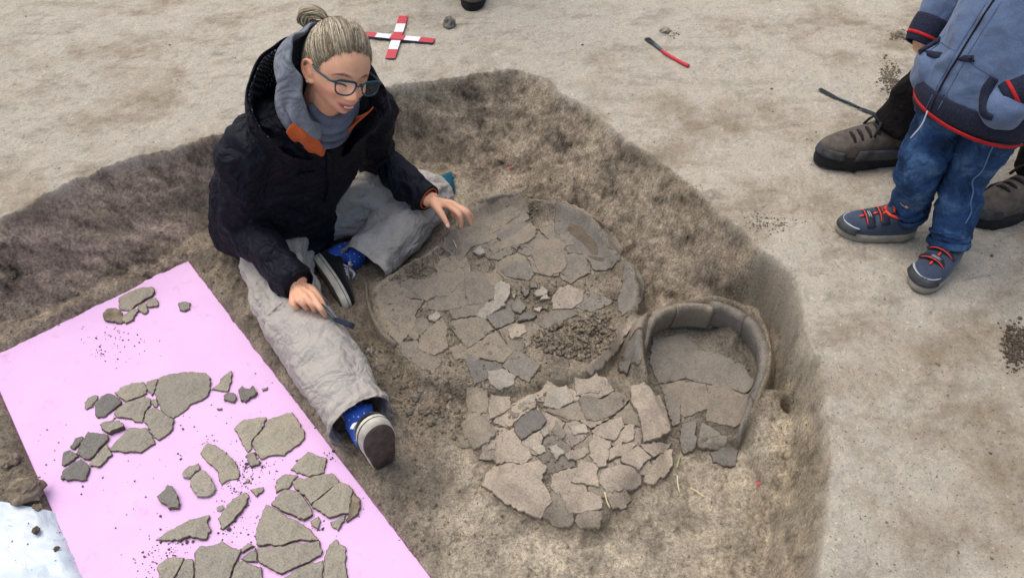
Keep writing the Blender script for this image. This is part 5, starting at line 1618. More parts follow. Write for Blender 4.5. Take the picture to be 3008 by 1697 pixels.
    # ---------------- hair
    hm = (simple('hair_base', (0.15, 0.112, 0.062), 0.5, 0.3, 70, 300, 0.3), hair_mat('blond_hair', (0.235, 0.190, 0.122), (0.60, 0.515, 0.37)))
    hair = build_hair(hf, root, hm)
    bun0 = np.array([-0.002, -0.081, 0.096])
    rng = np.random.default_rng(9)
    parts = []
    for k in range(620):
        w = rng.normal(0, 0.0085); o = rng.uniform(0.62, 1.12); u = rng.normal(0, 0.004)
        pts = [bun0 + (0, 0, 0), bun0 + (-0.014, -0.010, 0.016 * o), bun0 + (-0.034 * o, -0.022 * o, 0.020 * o), bun0 + (-0.056 * o, -0.034 * o, 0.008), bun0 + (-0.055 * o, -0.034 * o, -0.014), bun0 + (-0.034, -0.022, -0.020 * o), bun0 + (-0.008, -0.006, -0.006)]
        side = np.array([0.45, -0.75, 0.3])
        pts = [p + side * w * (0.35 + 0.65 * math.sin(math.pi * i / 6)) + rng.normal(0, 0.0012, 3) for i, p in enumerate(pts)]
        r = rng.uniform(0.0005, 0.0011)
        parts.append(tube(list(hf(np.array(pts))), [r] * 7, 4, sub=3, caps=False))
    child('bun', mesh_from(*join(parts)), hair_mat('bun_hair', (0.26, 0.20, 0.11), (0.62, 0.53, 0.36)), hair)
    tie = [hf(bun0 + np.array([0.013 * math.cos(t), 0.008 * math.sin(t) - 0.002, 0.011 * math.sin(t) + 0.002]))[0] for t in np.linspace(0, 2 * math.pi, 14)]
    child('hair_tie', mesh_from(*tube(tie, [0.0038] * 14, 8, sub=2, caps=False)), simple('black_hair_tie', (0.012, 0.014, 0.03), 0.5, 0.2), hair)
    # ---------------- glasses
    gl_m = simple('teal_frame', (0.004, 0.042, 0.066), 0.25, 0.2, 40, 200, 0.0, spec=0.6)
    g = None
    fp = []
    def rim(s):
        out = []
        base = [(0.0275, 0.008), (0.0268, 0.0160), (0.018, 0.0186), (0.0, 0.0180), (-0.018, 0.0165), (-0.0240, 0.012), (-0.0245, 0.003), (-0.0205, -0.009), (-0.010, -0.0172), (0.004, -0.0188), (0.018, -0.0158), (0.0258, -0.006)]
        for x, z in smooth_poly(base, 2):
            out.append((s * (0.0335 + x), 0.1075 - 2.2 * (0.0335 + x) ** 2, 0.003 + z))
        return out
    for s in (-1, 1):
        r_ = rim(s)
        fp.append(tube(list(hf(np.array(r_ + [r_[0], r_[1]]))), [0.0021] * 26, 7, sub=1, caps=False))
        fp.append(tube(list(hf(np.array(r_[1:12]))), [0.0032] * 11, 7, sub=1))
        fp.append(tube(list(hf(np.array([(s * 0.060, 0.0995, 0.016), (s * 0.0685, 0.094, 0.016), (s * 0.0715, 0.085, 0.015), (s * 0.076, 0.03, 0.014), (s * 0.0775, 0.008, 0.019)]))), [0.0026, 0.003, 0.003, 0.0026, 0.0022], 7, sub=3))
    fp.append(tube(list(hf(np.array([(-0.0095, 0.108, 0.010), (0, 0.1115, 0.0125), (0.0095, 0.108, 0.010)]))), [0.0024] * 3, 7, sub=3))
    g = child('glasses', mesh_from(*join(fp)), gl_m, root)
    lm, nt, b = new_mat('spectacle_lens')
    b.inputs['Base Color'].default_value = (1, 1, 1, 1); b.inputs['Roughness'].default_value = 0.02
    b.inputs['Alpha'].default_value = 0.06; b.inputs['Specular IOR Level'].default_value = 0.6
    for s in (-1, 1):
        r_ = np.array(rim(s)); c_ = r_.mean(0)
        child('lens', mesh_from(hf(np.vstack([r_, c_[None]])), [(i, (i + 1) % 24, 24) for i in range(24)]), lm, g)
    # ---------------- trousers
    def fold(P, Nn, amp, f, s):
        q = np.abs(noise3(P, f, s, 2))
        return P + Nn * (amp * (0.35 - q))[:, None]
    tp = [ball(pel + np.array([0.0, 0.0, -0.015]), (0.17, 0.14, 0.10), 12),
          tube([pel - BL * 0.09, hipR, (hipR + knR) / 2 + np.array([-0.015, 0, 0.0]), knR + (knR - hipR) * 0.10], [0.105, 0.103, 0.096, 0.086], 20, sub=5),
          tube([pel + BL * 0.09, hipL, (hipL + knL) / 2 + np.array([0, 0, 0.01]), knL + (knL - hipL) * 0.02], [0.105, 0.105, 0.096, 0.078], 20, sub=5),
          ball(knL, 0.076, 10), tube([knL, knL + (hemL - knL) * 0.35], [0.076, 0.078], 16)]
    me = fuse(tp, 0.006, 6)
    P = verts_of(me); Nn = normals_of(me)
    axL = unit(knL - hipL); axR = unit(knR - hipR)
    isL = ((P - pel) @ BL > 0.0)[:, None]; axs = np.where(isL, axL[None], axR[None])
    Ps = P - axs * (0.72 * (P * axs).sum(1))[:, None]
    P = fold(P, Nn, 0.016, 6, 210); P = P + Nn * (0.028 * (0.28 - np.abs(noise3(Ps, 17, 220, 2))))[:, None]; P = P + Nn * (0.008 * (0.28 - np.abs(noise3(Ps, 34, 224, 2))))[:, None]
    set_verts(me, P)
    tr = child('trousers', me, M['khaki'], root)
    def leg_shape(seed, a):
        def f(i, t):
            return 1 + a * (0.5 * math.sin(3 * t + 7 * i + seed) * (0.3 + i) + 0.45 * math.sin(2 * t - 14 * i + seed * 2) * (1 - 0.4 * i) + 0.35 * math.sin(5 * t + 22 * i + seed))
        return f
    kd = unit(hemR - knR)
    me = open_tube([knR - kd * 0.05, knR + kd * 0.05, (knR + hemR) / 2 + np.array([0, 0, 0.012]), hemR - kd * 0.05, hemR, hemR + kd * 0.012], [0.083, 0.094, 0.088, 0.080, (0.083, 0.078), (0.085, 0.079)], 40, shape=leg_shape(1.3, 0.07), sub=9)
    P = verts_of(me); Nn = normals_of(me); set_verts(me, fold(fold(P, Nn, 0.010, 6, 230), Nn, 0.008, 13, 233) + Nn * (0.011 * (0.28 - np.abs(noise3(P + np.outer(P @ kd, kd) * 1.2, 14, 236, 2))))[:, None])
    sm = evaluated(me, [('SOLIDIFY', dict(thickness=0.003, offset=-1))])
    child('trouser_leg', sm, M['khaki'], tr)
    kd = unit(hemL - knL)
    me = open_tube([knL - kd * 0.01, knL + kd * 0.05, (knL + hemL) / 2, hemL - kd * 0.02, hemL + kd * 0.028], [0.072, 0.085, 0.086, (0.084, 0.074), (0.086, 0.062)], 40, shape=leg_shape(4.1, 0.06), sub=9)
    P = verts_of(me); Nn = normals_of(me); set_verts(me, fold(fold(P, Nn, 0.012, 8, 240), Nn, 0.008, 18, 243) + Nn * (0.014 * (0.28 - np.abs(noise3(P - np.outer(P @ kd, kd) * 0.7, 16, 246, 2))))[:, None])
    sm = evaluated(me, [('SOLIDIFY', dict(thickness=0.003, offset=-1))])
    child('trouser_leg', sm, M['khaki'], tr)
    # zip-off seam round the right knee
    seam = []
    for t in np.linspace(0, 2 * math.pi, 25):
        s_ = unit(np.cross(unit(hemR - knR), (0, 0, 1))); u_ = np.cross(s_, unit(hemR - knR))
        seam.append(knR + unit(hemR - knR) * (0.012 + 0.01 * math.sin(t)) + s_ * 0.0955 * math.cos(t) + u_ * 0.0945 * math.sin(t))
    child('knee_seam', mesh_from(*tube(seam, [0.0022] * 25, 6, sub=1, caps=False)), M['khaki'], tr)
    # ---------------- jacket
    cuR, cuL = wrR + unit(elR - wrR) * 0.012, wrL + unit(elL - wrL) * 0.012
    jp = [tube([pel + np.array([0, 0, -0.03]), pel + np.array([0.02, -0.01, 0.08]), np.array([-0.635, 1.80, 0.06]), np.array([-0.565, 1.785, 0.165]), NB + np.array([0, 0, 0.01])],
               [(0.200, 0.165), (0.195, 0.158), (0.192, 0.145), (0.185, 0.118), (0.10, 0.085)], 28, up=BF, sub=6),
          ball(NB - BL * 0.095 - BF * 0.03 + np.array([0, 0, -0.03]), 0.082, 10), ball(NB - BL * 0.02 - BF * 0.09 + np.array([0, 0, -0.03]), 0.075, 10), ball(shR + np.array([0, 0, -0.012]), 0.074, 10), ball(shL + np.array([0, 0, -0.012]), 0.074, 10),
          tube([NB - np.array([0, 0, 0.06]), shR, (shR + elR) / 2, elR], [0.07, 0.074, 0.070, 0.064], 16, sub=4), tube([elR, (elR + cuR) / 2, cuR], [0.064, 0.058, 0.046], 16, sub=4), ball(elR, 0.064, 10),
          tube([NB - np.array([0, 0, 0.06]), shL, (shL + elL) / 2, elL], [0.07, 0.074, 0.066, 0.058], 16, sub=4), tube([elL, (elL + cuL) / 2, cuL], [0.058, 0.053, 0.044], 16, sub=4), ball(elL, 0.059, 10)]
    me = fuse(jp, 0.0055, 8)
    P = verts_of(me); Nn = normals_of(me)
    P = fold(P, Nn, 0.026, 5, 250); P = fold(P, Nn, 0.014, 11, 255)
    set_verts(me, P)
    jk = child('jacket', me, M['navy'], root)
    # cuffs with orange lining
    for el, cu, r in ((elR, cuR, 0.0460), (elL, cuL, 0.0430)):
        d = unit(cu - el)
        me = open_tube([cu - d * 0.045, cu - d * 0.02, cu + d * 0.012], [r + 0.002, r + 0.001, r * 0.97], 24, sub=3)
        child('cuff', evaluated(me, [('SOLIDIFY', dict(thickness=0.004, offset=-1))]), M['navy'], jk)
        if el is elR: d2 = -0.004
        else: d2 = 0.013
        me = open_tube([cu - d * 0.03, cu - d * 0.01, cu + d * d2], [r * 0.86, r * 0.86, r * 0.82], 24, sub=3)
        child('cuff_lining', evaluated(me, [('SOLIDIFY', dict(thickness=0.003, offset=-1))]), M['orange'], jk)
        s_ = unit(np.cross(d, (0, 0, 1)))
        tab = tube([cu - d * 0.014 + s_ * (r + 0.003) * math.cos(t) + np.cross(s_, d) * -(r + 0.003) * math.sin(t) for t in np.linspace(0.4, 2.3, 7)], [(0.012, 0.002)] * 7, 8, up=d, sub=2)
        child('cuff_tab', mesh_from(*tab), M['navy_dark'], jk)
    # orange lining at the back hem
    e0 = W((556, 530), -0.10); e1 = W((568, 575), -0.13); e2 = W((585, 600), -0.16)
    child('hem_lining', mesh_from(*tube([e0, e1, e2], [0.006, 0.012, 0.006], 10, sub=4)), M['orange'], jk)
    # ---------------- collar and hood
    ax = unit(hc - NB)
    cF = unit(BF - ax * np.dot(BF, ax)); cL = np.cross(ax, cF)
    if np.dot(cL, BL) < 0: cL = -cL
    cc = NB - ax * 0.03
    def shell(phis, rb, rt, hb, ht, rows=9, belly=0.0, seed=0, amp=0.004):
        V = []; n = len(phis)
        for i in range(rows):
            t = i / (rows - 1)
            for j, ph in enumerate(phis):
                a = math.radians(ph)
                r = rb(ph) * (1 - t) + rt(ph) * t + belly * math.sin(math.pi * t)
                h = hb(ph) * (1 - t) + ht(ph) * t
                r += amp * math.sin(ph * 0.09 + seed) * math.sin(3 * t + seed) + amp * 0.6 * math.sin(ph * 0.21 + 5 * t)
                V.append(cc + (cF * math.cos(a) + cL * math.sin(a)) * r + ax * h)
        F = [(i * n + j, i * n + j + 1, (i + 1) * n + j + 1, (i + 1) * n + j) for i in range(rows - 1) for j in range(n - 1)]
        return mesh_from(V, F)
    def ip(xs, ys): return lambda ph: float(np.interp(ph, xs, ys))
    phis = list(np.linspace(18, 342, 61))
    rb = ip([18, 90, 180, 270, 342], [0.115, 0.125, 0.115, 0.130, 0.120])
    rt = ip([18, 50, 90, 140, 180, 220, 270, 310, 342], [0.140, 0.158, 0.145, 0.138, 0.150, 0.170, 0.180, 0.148, 0.125])
    ht = ip([18, 45, 90, 140, 180, 220, 270, 310, 342], [0.085, 0.200, 0.175, 0.160, 0.155, 0.135, 0.080, 0.035, 0.010])
    hb = ip([18, 90, 180, 220, 270, 342], [-0.045, 0.0, -0.02, -0.05, -0.05, -0.065])
    me = shell(phis, rb, rt, hb, ht, 10, 0.012, 1.0)
    child('hood', evaluated(me, [('SOLIDIFY', dict(thickness=0.006, offset=0)), ('SUBSURF', dict(levels=1, render_levels=1))]), M['navy'], jk)
    li = shell(list(np.linspace(165, 300, 31)), lambda p: rb(p) - 0.008, lambda p: rt(p) - 0.008, hb, lambda p: ht(p) - 0.008, 8, 0.010, 1.0)
    child('hood_lining', evaluated(li, [('SOLIDIFY', dict(thickness=0.002, offset=0))]), M['lining_dots'], jk)
    for a, b_ in ((20, 46),):
        li = shell(list(np.linspace(a, b_, 14)), lambda p: rb(p) - 0.030, lambda p: rt(p) - 0.042, lambda p: hb(p) * 0.55 + ht(p) * 0.45, lambda p: ht(p) - 0.016, 7, 0.010, 1.0)
        child('collar_lining', evaluated(li, [('SOLIDIFY', dict(thickness=0.003, offset=0))]), M['orange'], jk)
    # storm flap and zip down the chest
    zs = [cc + cF * (0.128 + 0.012 * t) - ax * (0.0 + 0.055 * t) + cL * (-0.02 - 0.006 * t) for t in (0, 0.35, 0.7, 1.0)]
    fl = [cc + cF * 0.135 - ax * 0.03 + cL * -0.05, cc + cF * 0.140 - ax * 0.10 + cL * -0.05, cc + cF * 0.142 - ax * 0.20 + cL * -0.045, cc + cF * 0.150 - ax * 0.31 + cL * -0.04]
    child('storm_flap', mesh_from(*tube(fl, [(0.022, 0.006)] * 4, 10, up=cF, sub=5)), M['navy'], jk)
    zz = [cc + cF * 0.121 - ax * 0.02 + cL * -0.012, cc + cF * 0.132 - ax * 0.055 + cL * -0.016, cc + cF * 0.141 - ax * 0.095 + cL * -0.02]
    child('zip', mesh_from(*tube(zz, [(0.016, 0.004), (0.013, 0.004), (0.004, 0.003)], 10, up=cF, sub=5)), M['orange'], jk)
    pl = [zz[1] + cF * 0.006 + cL * 0.006, zz[1] + cF * 0.009 - ax * 0.02 + cL * 0.010, zz[1] + cF * 0.009 - ax * 0.026 + cL * 0.005, zz[1] + cF * 0.008 - ax * 0.018 + cL * 0.0]
    child('zip_pull', mesh_from(*tube(pl, [0.0013] * 4, 6, sub=3)), M['orange'], jk)
    # ---------------- orange liner showing in the open front
    hood_o = [c for c in jk.children if c.name.startswith('hood')][0]
    k1 = crop(600, 0, 900 / 2574)
    bb = Layers(bvh_of(jk), bvh_of(hood_o))
    li = shell(list(np.linspace(296, 358, 25)), ip([296, 358], [0.112, 0.104]), ip([296, 325, 358], [0.110, 0.112, 0.110]), ip([296, 358], [0.06, -0.03]), ip([296, 312, 335, 358], [0.112, 0.124, 0.098, 0.030]), 8, 0.006, 1.0)
    child('liner_collar', evaluated(li, [('SOLIDIFY', dict(thickness=0.004, offset=0)), ('SUBSURF', dict(levels=1, render_levels=1))]), M['orange'], jk)
    for pts in ([(470, 1045), (640, 1110), (780, 1170), (900, 1240)], [(1040, 1260), (1050, 1400), (1055, 1560), (1020, 1690)]):
        child('seam_flap', strip_on(bb, k1(pts), [0.006, 0.009, 0.007], 0.004, 0.003), M['navy'], jk)
    # ---------------- grey hood of the fleece, knitted scarf
    gs = shell(list(np.linspace(75, 335, 49)), ip([75, 180, 270, 335], [0.08, 0.080, 0.096, 0.098]), ip([75, 120, 180, 230, 270, 300, 335], [0.085, 0.100, 0.118, 0.120, 0.100, 0.094, 0.085]),
               ip([75, 180, 270, 335], [0.09, 0.07, 0.115, 0.112]), ip([75, 120, 180, 230, 270, 300, 335], [0.10, 0.18, 0.265, 0.278, 0.235, 0.175, 0.115]), 12, 0.026, 2.0, 0.007)
    child('fleece_hood', evaluated(gs, [('SOLIDIFY', dict(thickness=0.010, offset=0)), ('SUBSURF', dict(levels=2, render_levels=2))]), M['hoodie'], root)
    ring = tube([cc + (cF * math.cos(a) * (0.070) + cL * math.sin(a) * 0.082) + ax * (0.090 - 0.03 * math.cos(a)) for a in np.linspace(-2.6, 2.6, 15)], [(0.032, 0.036)] * 15, 14, up=ax, sub=3)
    child('fleece_neckband', mesh_from(*ring), M['hoodie'], root)
    sp = []
    for k, (rr, dz, w) in enumerate(((0.074, 0.064, 0.0135), (0.088, 0.042, 0.0130), (0.098, 0.016, 0.0125), (0.104, -0.012, 0.0125))):
        pts = [cc + (cF * math.cos(a) * rr + cL * math.sin(a) * (rr - 0.012)) + ax * (dz + 0.106 - 0.040 * math.cos(a) + 0.004 * math.sin(3 * a + k)) for a in np.linspace(-1.15 - 0.1 * k, 1.25, 11)]
        sp.append(tube(pts, [w * 0.7] + [w] * 9 + [w * 0.7], 12, up=ax, sub=3))
    child('scarf', fuse(sp, 0.0022, 1), M['scarf'], root)
    # ---------------- feet
    for (o, t, u, an, side) in ((oL, tL, uL, W((900, 646), -0.225), 1), (oR, tR, uR, W((888, 1040), -0.22), -1)):
        s, pl_, topz, across, (yb, yf, h0, top) = make_shoe(root, o, t, u, 0.245, 0.044, 'canvas', side)
        lines = [pl_(across(y, 0.020, 0.003)) for y in (0.050, 0.062, 0.074, 0.086)]
        z1 = topz(0.045)
        bow = [pl_([(0, 0.048, z1 + 0.006), (0.018, 0.050, z1 + 0.014), (0.026, 0.056, z1 + 0.008), (0.010, 0.052, z1 + 0.006)]), pl_([(0, 0.048, z1 + 0.006), (-0.018, 0.046, z1 + 0.014), (-0.028, 0.052, z1 + 0.006), (-0.010, 0.050, z1 + 0.006)]),
               pl_([(0, 0.05, z1 + 0.006), (0.020, 0.064, z1 + 0.012), (0.034, 0.072, z1 + 0.002)]), pl_([(0, 0.05, z1 + 0.006), (-0.016, 0.066, z1 + 0.012), (-0.030, 0.082, z1 - 0.004)])]
        parts = [tube(l, [0.0032] * len(l), 6, sub=2) for l in lines] + [tube(l, [(0.0048, 0.002)] * len(l), 6, sub=4) for l in bow]
        child('lace', mesh_from(*join(parts)), M['white'], s)
        stripe = [pl_([(x * 1.075, y, h0 * 0.78) for x, y in shoe_outline(yb - 0.002, yf + 0.003, 0.044, waist=0.08, toe=-side * 0.0098)])]
        child('sole_line', mesh_from(*tube(stripe[0] + [stripe[0][0]], [0.0009] * 37, 5, sub=1, caps=False)), M['canvas_black'], s)
        ank = pl_([(0, -0.010, top - 0.012)])[0]; mid = pl_([(0, -0.014, top + 0.026)])[0]; an = mid + unit((hemL if side > 0 else hemR) - mid) * 0.055
        parts = tube([pl_([(0, 0.004, top - 0.040)])[0], ank, mid, an], [(0.026, 0.03), (0.031, 0.038), 0.035, 0.038], 20, up=t, sub=6, shape=lambda i, a: 1 + 0.03 * math.sin(26 * i + 2 * a))
        child('sock', mesh_from(*parts), M['sock'], root)
    return root

def dots_mat():
    m, nt, b = new_mat('dotted_lining')
    c = coords(nt)
    v = nt.nodes.new('ShaderNodeTexVoronoi'); v.inputs['Scale'].default_value = 140; v.inputs['Randomness'].default_value = 0.0
    nt.links.new(c, v.inputs['Vector'])
    r = ramp(nt, v.outputs['Distance'], [(0.26, (0.45, 0.45, 0.48)), (0.34, (0.008, 0.008, 0.012))])
    nt.links.new(r.outputs[0], b.inputs['Base Color'])
    b.inputs['Roughness'].default_value = 0.8
    return m
M['lining_dots'] = dots_mat()
build_woman()
# ================================================================== THE CHILD AND THE TWO BYSTANDERS
def rib_mat(name, col):
    m, nt, b = new_mat(name)
    c = coords(nt)
    n = noise(nt, 260, 2, 0.5, c)
    r = ramp(nt, n.outputs[0], [(0.35, tuple(v * 0.55 for v in col)), (0.65, tuple(v * 1.5 for v in col))])
    nt.links.new(r.outputs[0], b.inputs['Base Color'])
    b.inputs['Roughness'].default_value = 0.9
    bump(nt, b, n.outputs[0], 0.5, 0.002)
    return m
M['sneaker'] = cloth('grey_blue_mesh_shoe', (0.045, 0.062, 0.098), 420, 0.5, 0.25, 0.8)
M['sneaker_sole'] = simple('grey_shoe_sole', (0.30, 0.275, 0.225), 0.8, 0.25, 40, 200, 0.2)
M['sneaker_dark'] = simple('dusty_toe_cap', (0.052, 0.056, 0.058), 0.7, 0.3, 40, 200, 0.2)
M['strap'] = simple('dark_strap', (0.022, 0.029, 0.045), 0.7, 0.2, 60, 300, 0.2)
M['neon'] = simple('neon_orange', (0.90, 0.075, 0.03), 0.6, 0.08, 60, 300, 0.1)
M['silver'] = simple('silver_trim', (0.42, 0.46, 0.50), 0.45, 0.1, 60, 300, 0.1)
M['melange'] = cloth('blue_melange_fleece', (0.115, 0.166, 0.275), 430, 0.35, 0.10, 0.95, 0.10, 0.15, 0.2, 9)
M['rib'] = rib_mat('navy_rib', (0.0085, 0.012, 0.032))
M['stripe_red'] = simple('red_stripe', (0.50, 0.018, 0.022), 0.8, 0.1, 80, 400, 0.3)

def simple_hair(hf, root, col, line=hairline, thick=1.09):
    P, F = head_points(4)
    keep = P[:, 2] > line(P[:, 1]) - 0.004
    ctr = np.array([0, -0.006, 0.012])
    Q = ctr + (P - ctr) * (thick + 0.03 * noise3(P, 60, 5)[:, None])
    idx = -np.ones(len(P), int); idx[keep] = np.arange(keep.sum())
    FF = [tuple(idx[i] for i in f) for f in F if all(keep[i] for i in f)]
    me = evaluated(mesh_from(hf(Q[keep]), FF), [('SOLIDIFY', dict(thickness=0.01, offset=-1))])
    return child('hair', me, simple('short_hair', col, 0.6, 0.4, 90, 260, 0.5), root)

def mitten(w, d, n, s=1.0):
    """a relaxed open hand hanging from wrist w towards d, back of the hand n"""
    d = unit(d); n = unit(np.array(n) - d * np.dot(n, d)); a = np.cross(d, n)
    k = [w + (d * 0.080 + a * x) * s for x in (0.030, 0.010, -0.010, -0.028)]
    f = [[q + (d * 0.035 - n * 0.004) * s * g, q + (d * 0.058 - n * 0.014) * s * g, q + (d * 0.074 - n * 0.028) * s * g] for q, g in zip(k, (0.95, 1.05, 1.0, 0.8))]
    t = [w + (d * 0.025 + a * 0.028) * s, w + (d * 0.055 + a * 0.044 - n * 0.006) * s, w + (d * 0.080 + a * 0.050 - n * 0.012) * s]
    return hand_parts(w, k, f, t, n, 0.0085 * s)

def build_child():
    f = unit((-0.87, -0.5, 0)); l = np.array([-f[1], f[0], 0.0]); l = unit((0.5, -0.87, 0))
    anA, anB = np.array([1.030, 1.580, 0.055]), np.array([1.105, 1.458, 0.055])
    root = empty('person', 'small child in blue zipped fleece and jeans standing on the pit edge, hands in pockets', 'person', (1.07, 1.52, 0.0))
    pel = np.array([1.070, 1.565, 0.455])
    hpA, hpB = pel - l * 0.062, pel + l * 0.062
    knA, knB = W((2312, 425), 0.235), W((2432, 440), 0.235)
    hmA, hmB = W((2284, 533), 0.075), W((2386, 610), 0.075)
    shR, shL = np.array([1.065, 1.715, 0.775]), np.array([1.185, 1.505, 0.775])
    elR, elL = np.array([1.050, 1.795, 0.615]), np.array([1.205, 1.445, 0.615])
    wrR, wrL = W((2326, 92), 0.485), np.array([1.062, 1.458, 0.500])
    neck = np.array([1.125, 1.605, 0.855])
    # body
    hf = HeadFrame(np.array([1.085, 1.585, 0.985]), l, unit(f * 0.9 + np.array([0, 0, -0.35])), np.array([0, 0, 1.0]), 0.90)
    HP, HFc = head_points(5)
    hand_tR, hand_tL = W((2330, 125), 0.45), wrL + unit(f * 0.3 - l * 0.9 + np.array([0, 0, -0.5])) * 0.05
    parts = [(list(hf(HP)), HFc)] + [(list(hf(np.array(v))), q) for s in (-1, 1) for v, q in ear_parts(s)]
    parts += [tube([neck - (0, 0, 0.04), hf([0, -0.02, -0.05])[0]], [0.040, 0.040], 12, up=f), tube([pel, (pel + neck) / 2, neck], [(0.09, 0.07), (0.09, 0.065), (0.04, 0.04)], 14, up=f)]
    for sh, el, wr, tp in ((shR, elR, wrR, hand_tR), (shL, elL, wrL, hand_tL)):
        parts.append(tube([neck - np.array([0, 0, 0.05]), sh, el, wr], [0.03, 0.03, 0.026, 0.021], 10, sub=4))
        parts += mitten(wr, tp - wr, f if tp is hand_tR else f + l * 0.3, 0.68)
    for hp, kn, an in ((hpA, knA, anA), (hpB, knB, anB)):
        parts.append(tube([pel, hp, kn, an], [0.05, 0.045, 0.036, 0.026], 10, sub=4))
    me = fuse(parts, 0.0045, 3)
    flush_attr(me, hf)
    child('body', me, M['skin_child'], root)
    simple_hair(hf, root, (0.10, 0.065, 0.035))
    # jeans
    def jshape(seed, a=0.055):
        return lambda i, t: 1 + a * (0.6 * math.sin(2 * t + 19 * i + seed) * (0.3 + i) + 0.5 * math.sin(3 * t - 31 * i + 2 * seed) * i + 0.3 * math.sin(t + 44 * i + seed) * (i > 0.5))
    jeans = None
    top = fuse([ball(pel + np.array([0, 0, -0.02]), (0.115, 0.125, 0.09), 10), tube([pel, hpA, hpA * 0.55 + knA * 0.45], [0.08, 0.078, 0.066], 16, sub=4), tube([pel, hpB, hpB * 0.55 + knB * 0.45], [0.08, 0.078, 0.066], 16, sub=4)], 0.005, 5)
    jeans = child('jeans', top, M['denim'], root)
    for hp, kn, hm, sd in ((hpA, knA, hmA, 0.7), (hpB, knB, hmB, 2.9)):
        a = hp + (kn - hp) * 0.2
        mid = (kn + hm) / 2
        me = open_tube([a, hp * 0.4 + kn * 0.6, kn, kn * 0.65 + hm * 0.35, mid * 0.4 + hm * 0.6, hm * 0.85 + kn * 0.15, hm], [0.066, 0.058, 0.053, 0.049, 0.046, 0.047, 0.041], 36, up=f, shape=jshape(sd), sub=10)
        P = verts_of(me); Nn = normals_of(me)
        q = np.abs(noise3(P, 16, 310 + int(sd * 10), 2)); P = P + Nn * (0.012 * (0.3 - q))[:, None]
        q = np.abs(noise3(P, 34, 315, 2)); P = P + Nn * (0.005 * (0.3 - q))[:, None]
        set_verts(me, P)
        child('trouser_leg', evaluated(me, [('SOLIDIFY', dict(thickness=0.003, offset=-1))]), M['denim'], jeans)
        rg = tube([hm + unit(kn - hm) * z for z in (-0.006, 0.0, 0.010)], [0.044, 0.0465, 0.045], 40, up=f, sub=3, shape=lambda i, t: 1 + 0.02 * math.sin(13 * t), caps=False)
        child('ankle_cuff', evaluated(mesh_from(*rg), [('SOLIDIFY', dict(thickness=0.004, offset=-1))]), M['denim'], jeans)
    bl = bvh_of([c for c in jeans.children if c.name.startswith('trouser_leg')][1])
    k4 = crop(2380, 320, 628 / 2401)
    seam = strip_on(bl, k4([(2060, 400), (2000, 530), (1930, 700), (1820, 800), (1830, 930), (1800, 1060), (1810, 1150), (1740, 1290)]), 0.0016, 0.0012, 0.001)
    child('side_seam', seam, simple('pale_seam', (0.10, 0.20, 0.38), 0.8, 0.2), jeans)
    # fleece jacket
    tc = [np.array([1.058, 1.556, 0.418]), np.array([1.070, 1.568, 0.52]), np.array([1.098, 1.594, 0.66]), np.array([1.125, 1.610, 0.775]), neck + np.array([0, 0, 0.005])]
    def cuffs(el, wr): return wr + unit(el - wr) * 0.030
    cR, cL = cuffs(elR, wrR), cuffs(elL, wrL)
    me = fuse([tube(tc, [(0.134, 0.108), (0.138, 0.108), (0.134, 0.100), (0.118, 0.080), (0.05, 0.05)], 26, up=f, sub=6),
               ball(W((2362, 168), 0.465), 0.054, 10), ball(W((2340, 190), 0.44), 0.045, 8), ball(wrL + f * 0.01 + np.array([0, 0, -0.03]), 0.05, 8), ball(shR, 0.052, 8), ball(shL, 0.052, 8), tube([neck - np.array([0, 0, 0.05]), shR, (shR + elR) / 2, elR], [0.05, 0.052, 0.051, 0.049], 14, sub=4), tube([elR, (elR + cR) / 2, cR], [0.049, 0.047, 0.041], 14, sub=4),
               tube([neck - np.array([0, 0, 0.05]), shL, (shL + elL) / 2, elL], [0.05, 0.052, 0.051, 0.049], 14, sub=4), tube([elL, (elL + cL) / 2, cL], [0.049, 0.047, 0.041], 14, sub=4), ball(elR, 0.049, 8), ball(elL, 0.049, 8)], 0.0045, 6)
    P = verts_of(me); Nn = normals_of(me)
    P = P + Nn * (0.010 * (0.3 - np.abs(noise3(P, 8, 330, 2))))[:, None]; P = P + Nn * (0.003 * noise3(P, 26, 335, 2))[:, None]
    set_verts(me, P)
    jk = child('fleece_jacket', me, M['melange'], root)
    band = open_tube([tc[0] + np.array([-0.006, -0.004, -0.045]), tc[0] + np.array([-0.004, -0.002, -0.03]), tc[0] + np.array([0, 0, 0.0]), tc[0] + np.array([0.002, 0.002, 0.022])], [(0.126, 0.100), (0.135, 0.108), (0.142, 0.115), (0.1385, 0.1115)], 60, up=f, sub=5)
    child('hem_band', evaluated(band, [('SOLIDIFY', dict(thickness=0.005, offset=-1))]), M['rib'], jk)
    bv = Layers(bvh_of(jk), bvh_of([c for c in jk.children if c.name.startswith('hem_band')][0]))
    rp_ = tube([tc[0] + np.array([-0.004, -0.002, -0.034]), tc[0] + np.array([-0.003, -0.002, -0.026])], [(0.1352, 0.1082), (0.1395, 0.1125)], 60, up=f, sub=2, caps=False)
    child('hem_stripe', evaluated(mesh_from(*rp_), [('SOLIDIFY', dict(thickness=0.003, offset=1))]), M['stripe_red'], jk)
    for el, wr, c_ in ((elR, wrR, cR), (elL, wrL, cL)):
        d = unit(wr - el)
        me = open_tube([c_ - d * 0.012, c_ + d * 0.012, c_ + d * 0.035, c_ + d * 0.052], [0.044, 0.044, 0.0405, 0.035], 32, sub=4)
        child('cuff', evaluated(me, [('SOLIDIFY', dict(thickness=0.004, offset=-1))]), M['rib'], jk)
        st = tube([c_ + d * 0.030, c_ + d * 0.037], [0.0424, 0.0412], 32, sub=2, caps=False)
        child('cuff_stripe', evaluated(mesh_from(*st), [('SOLIDIFY', dict(thickness=0.002, offset=1))]), M['stripe_red'], jk)
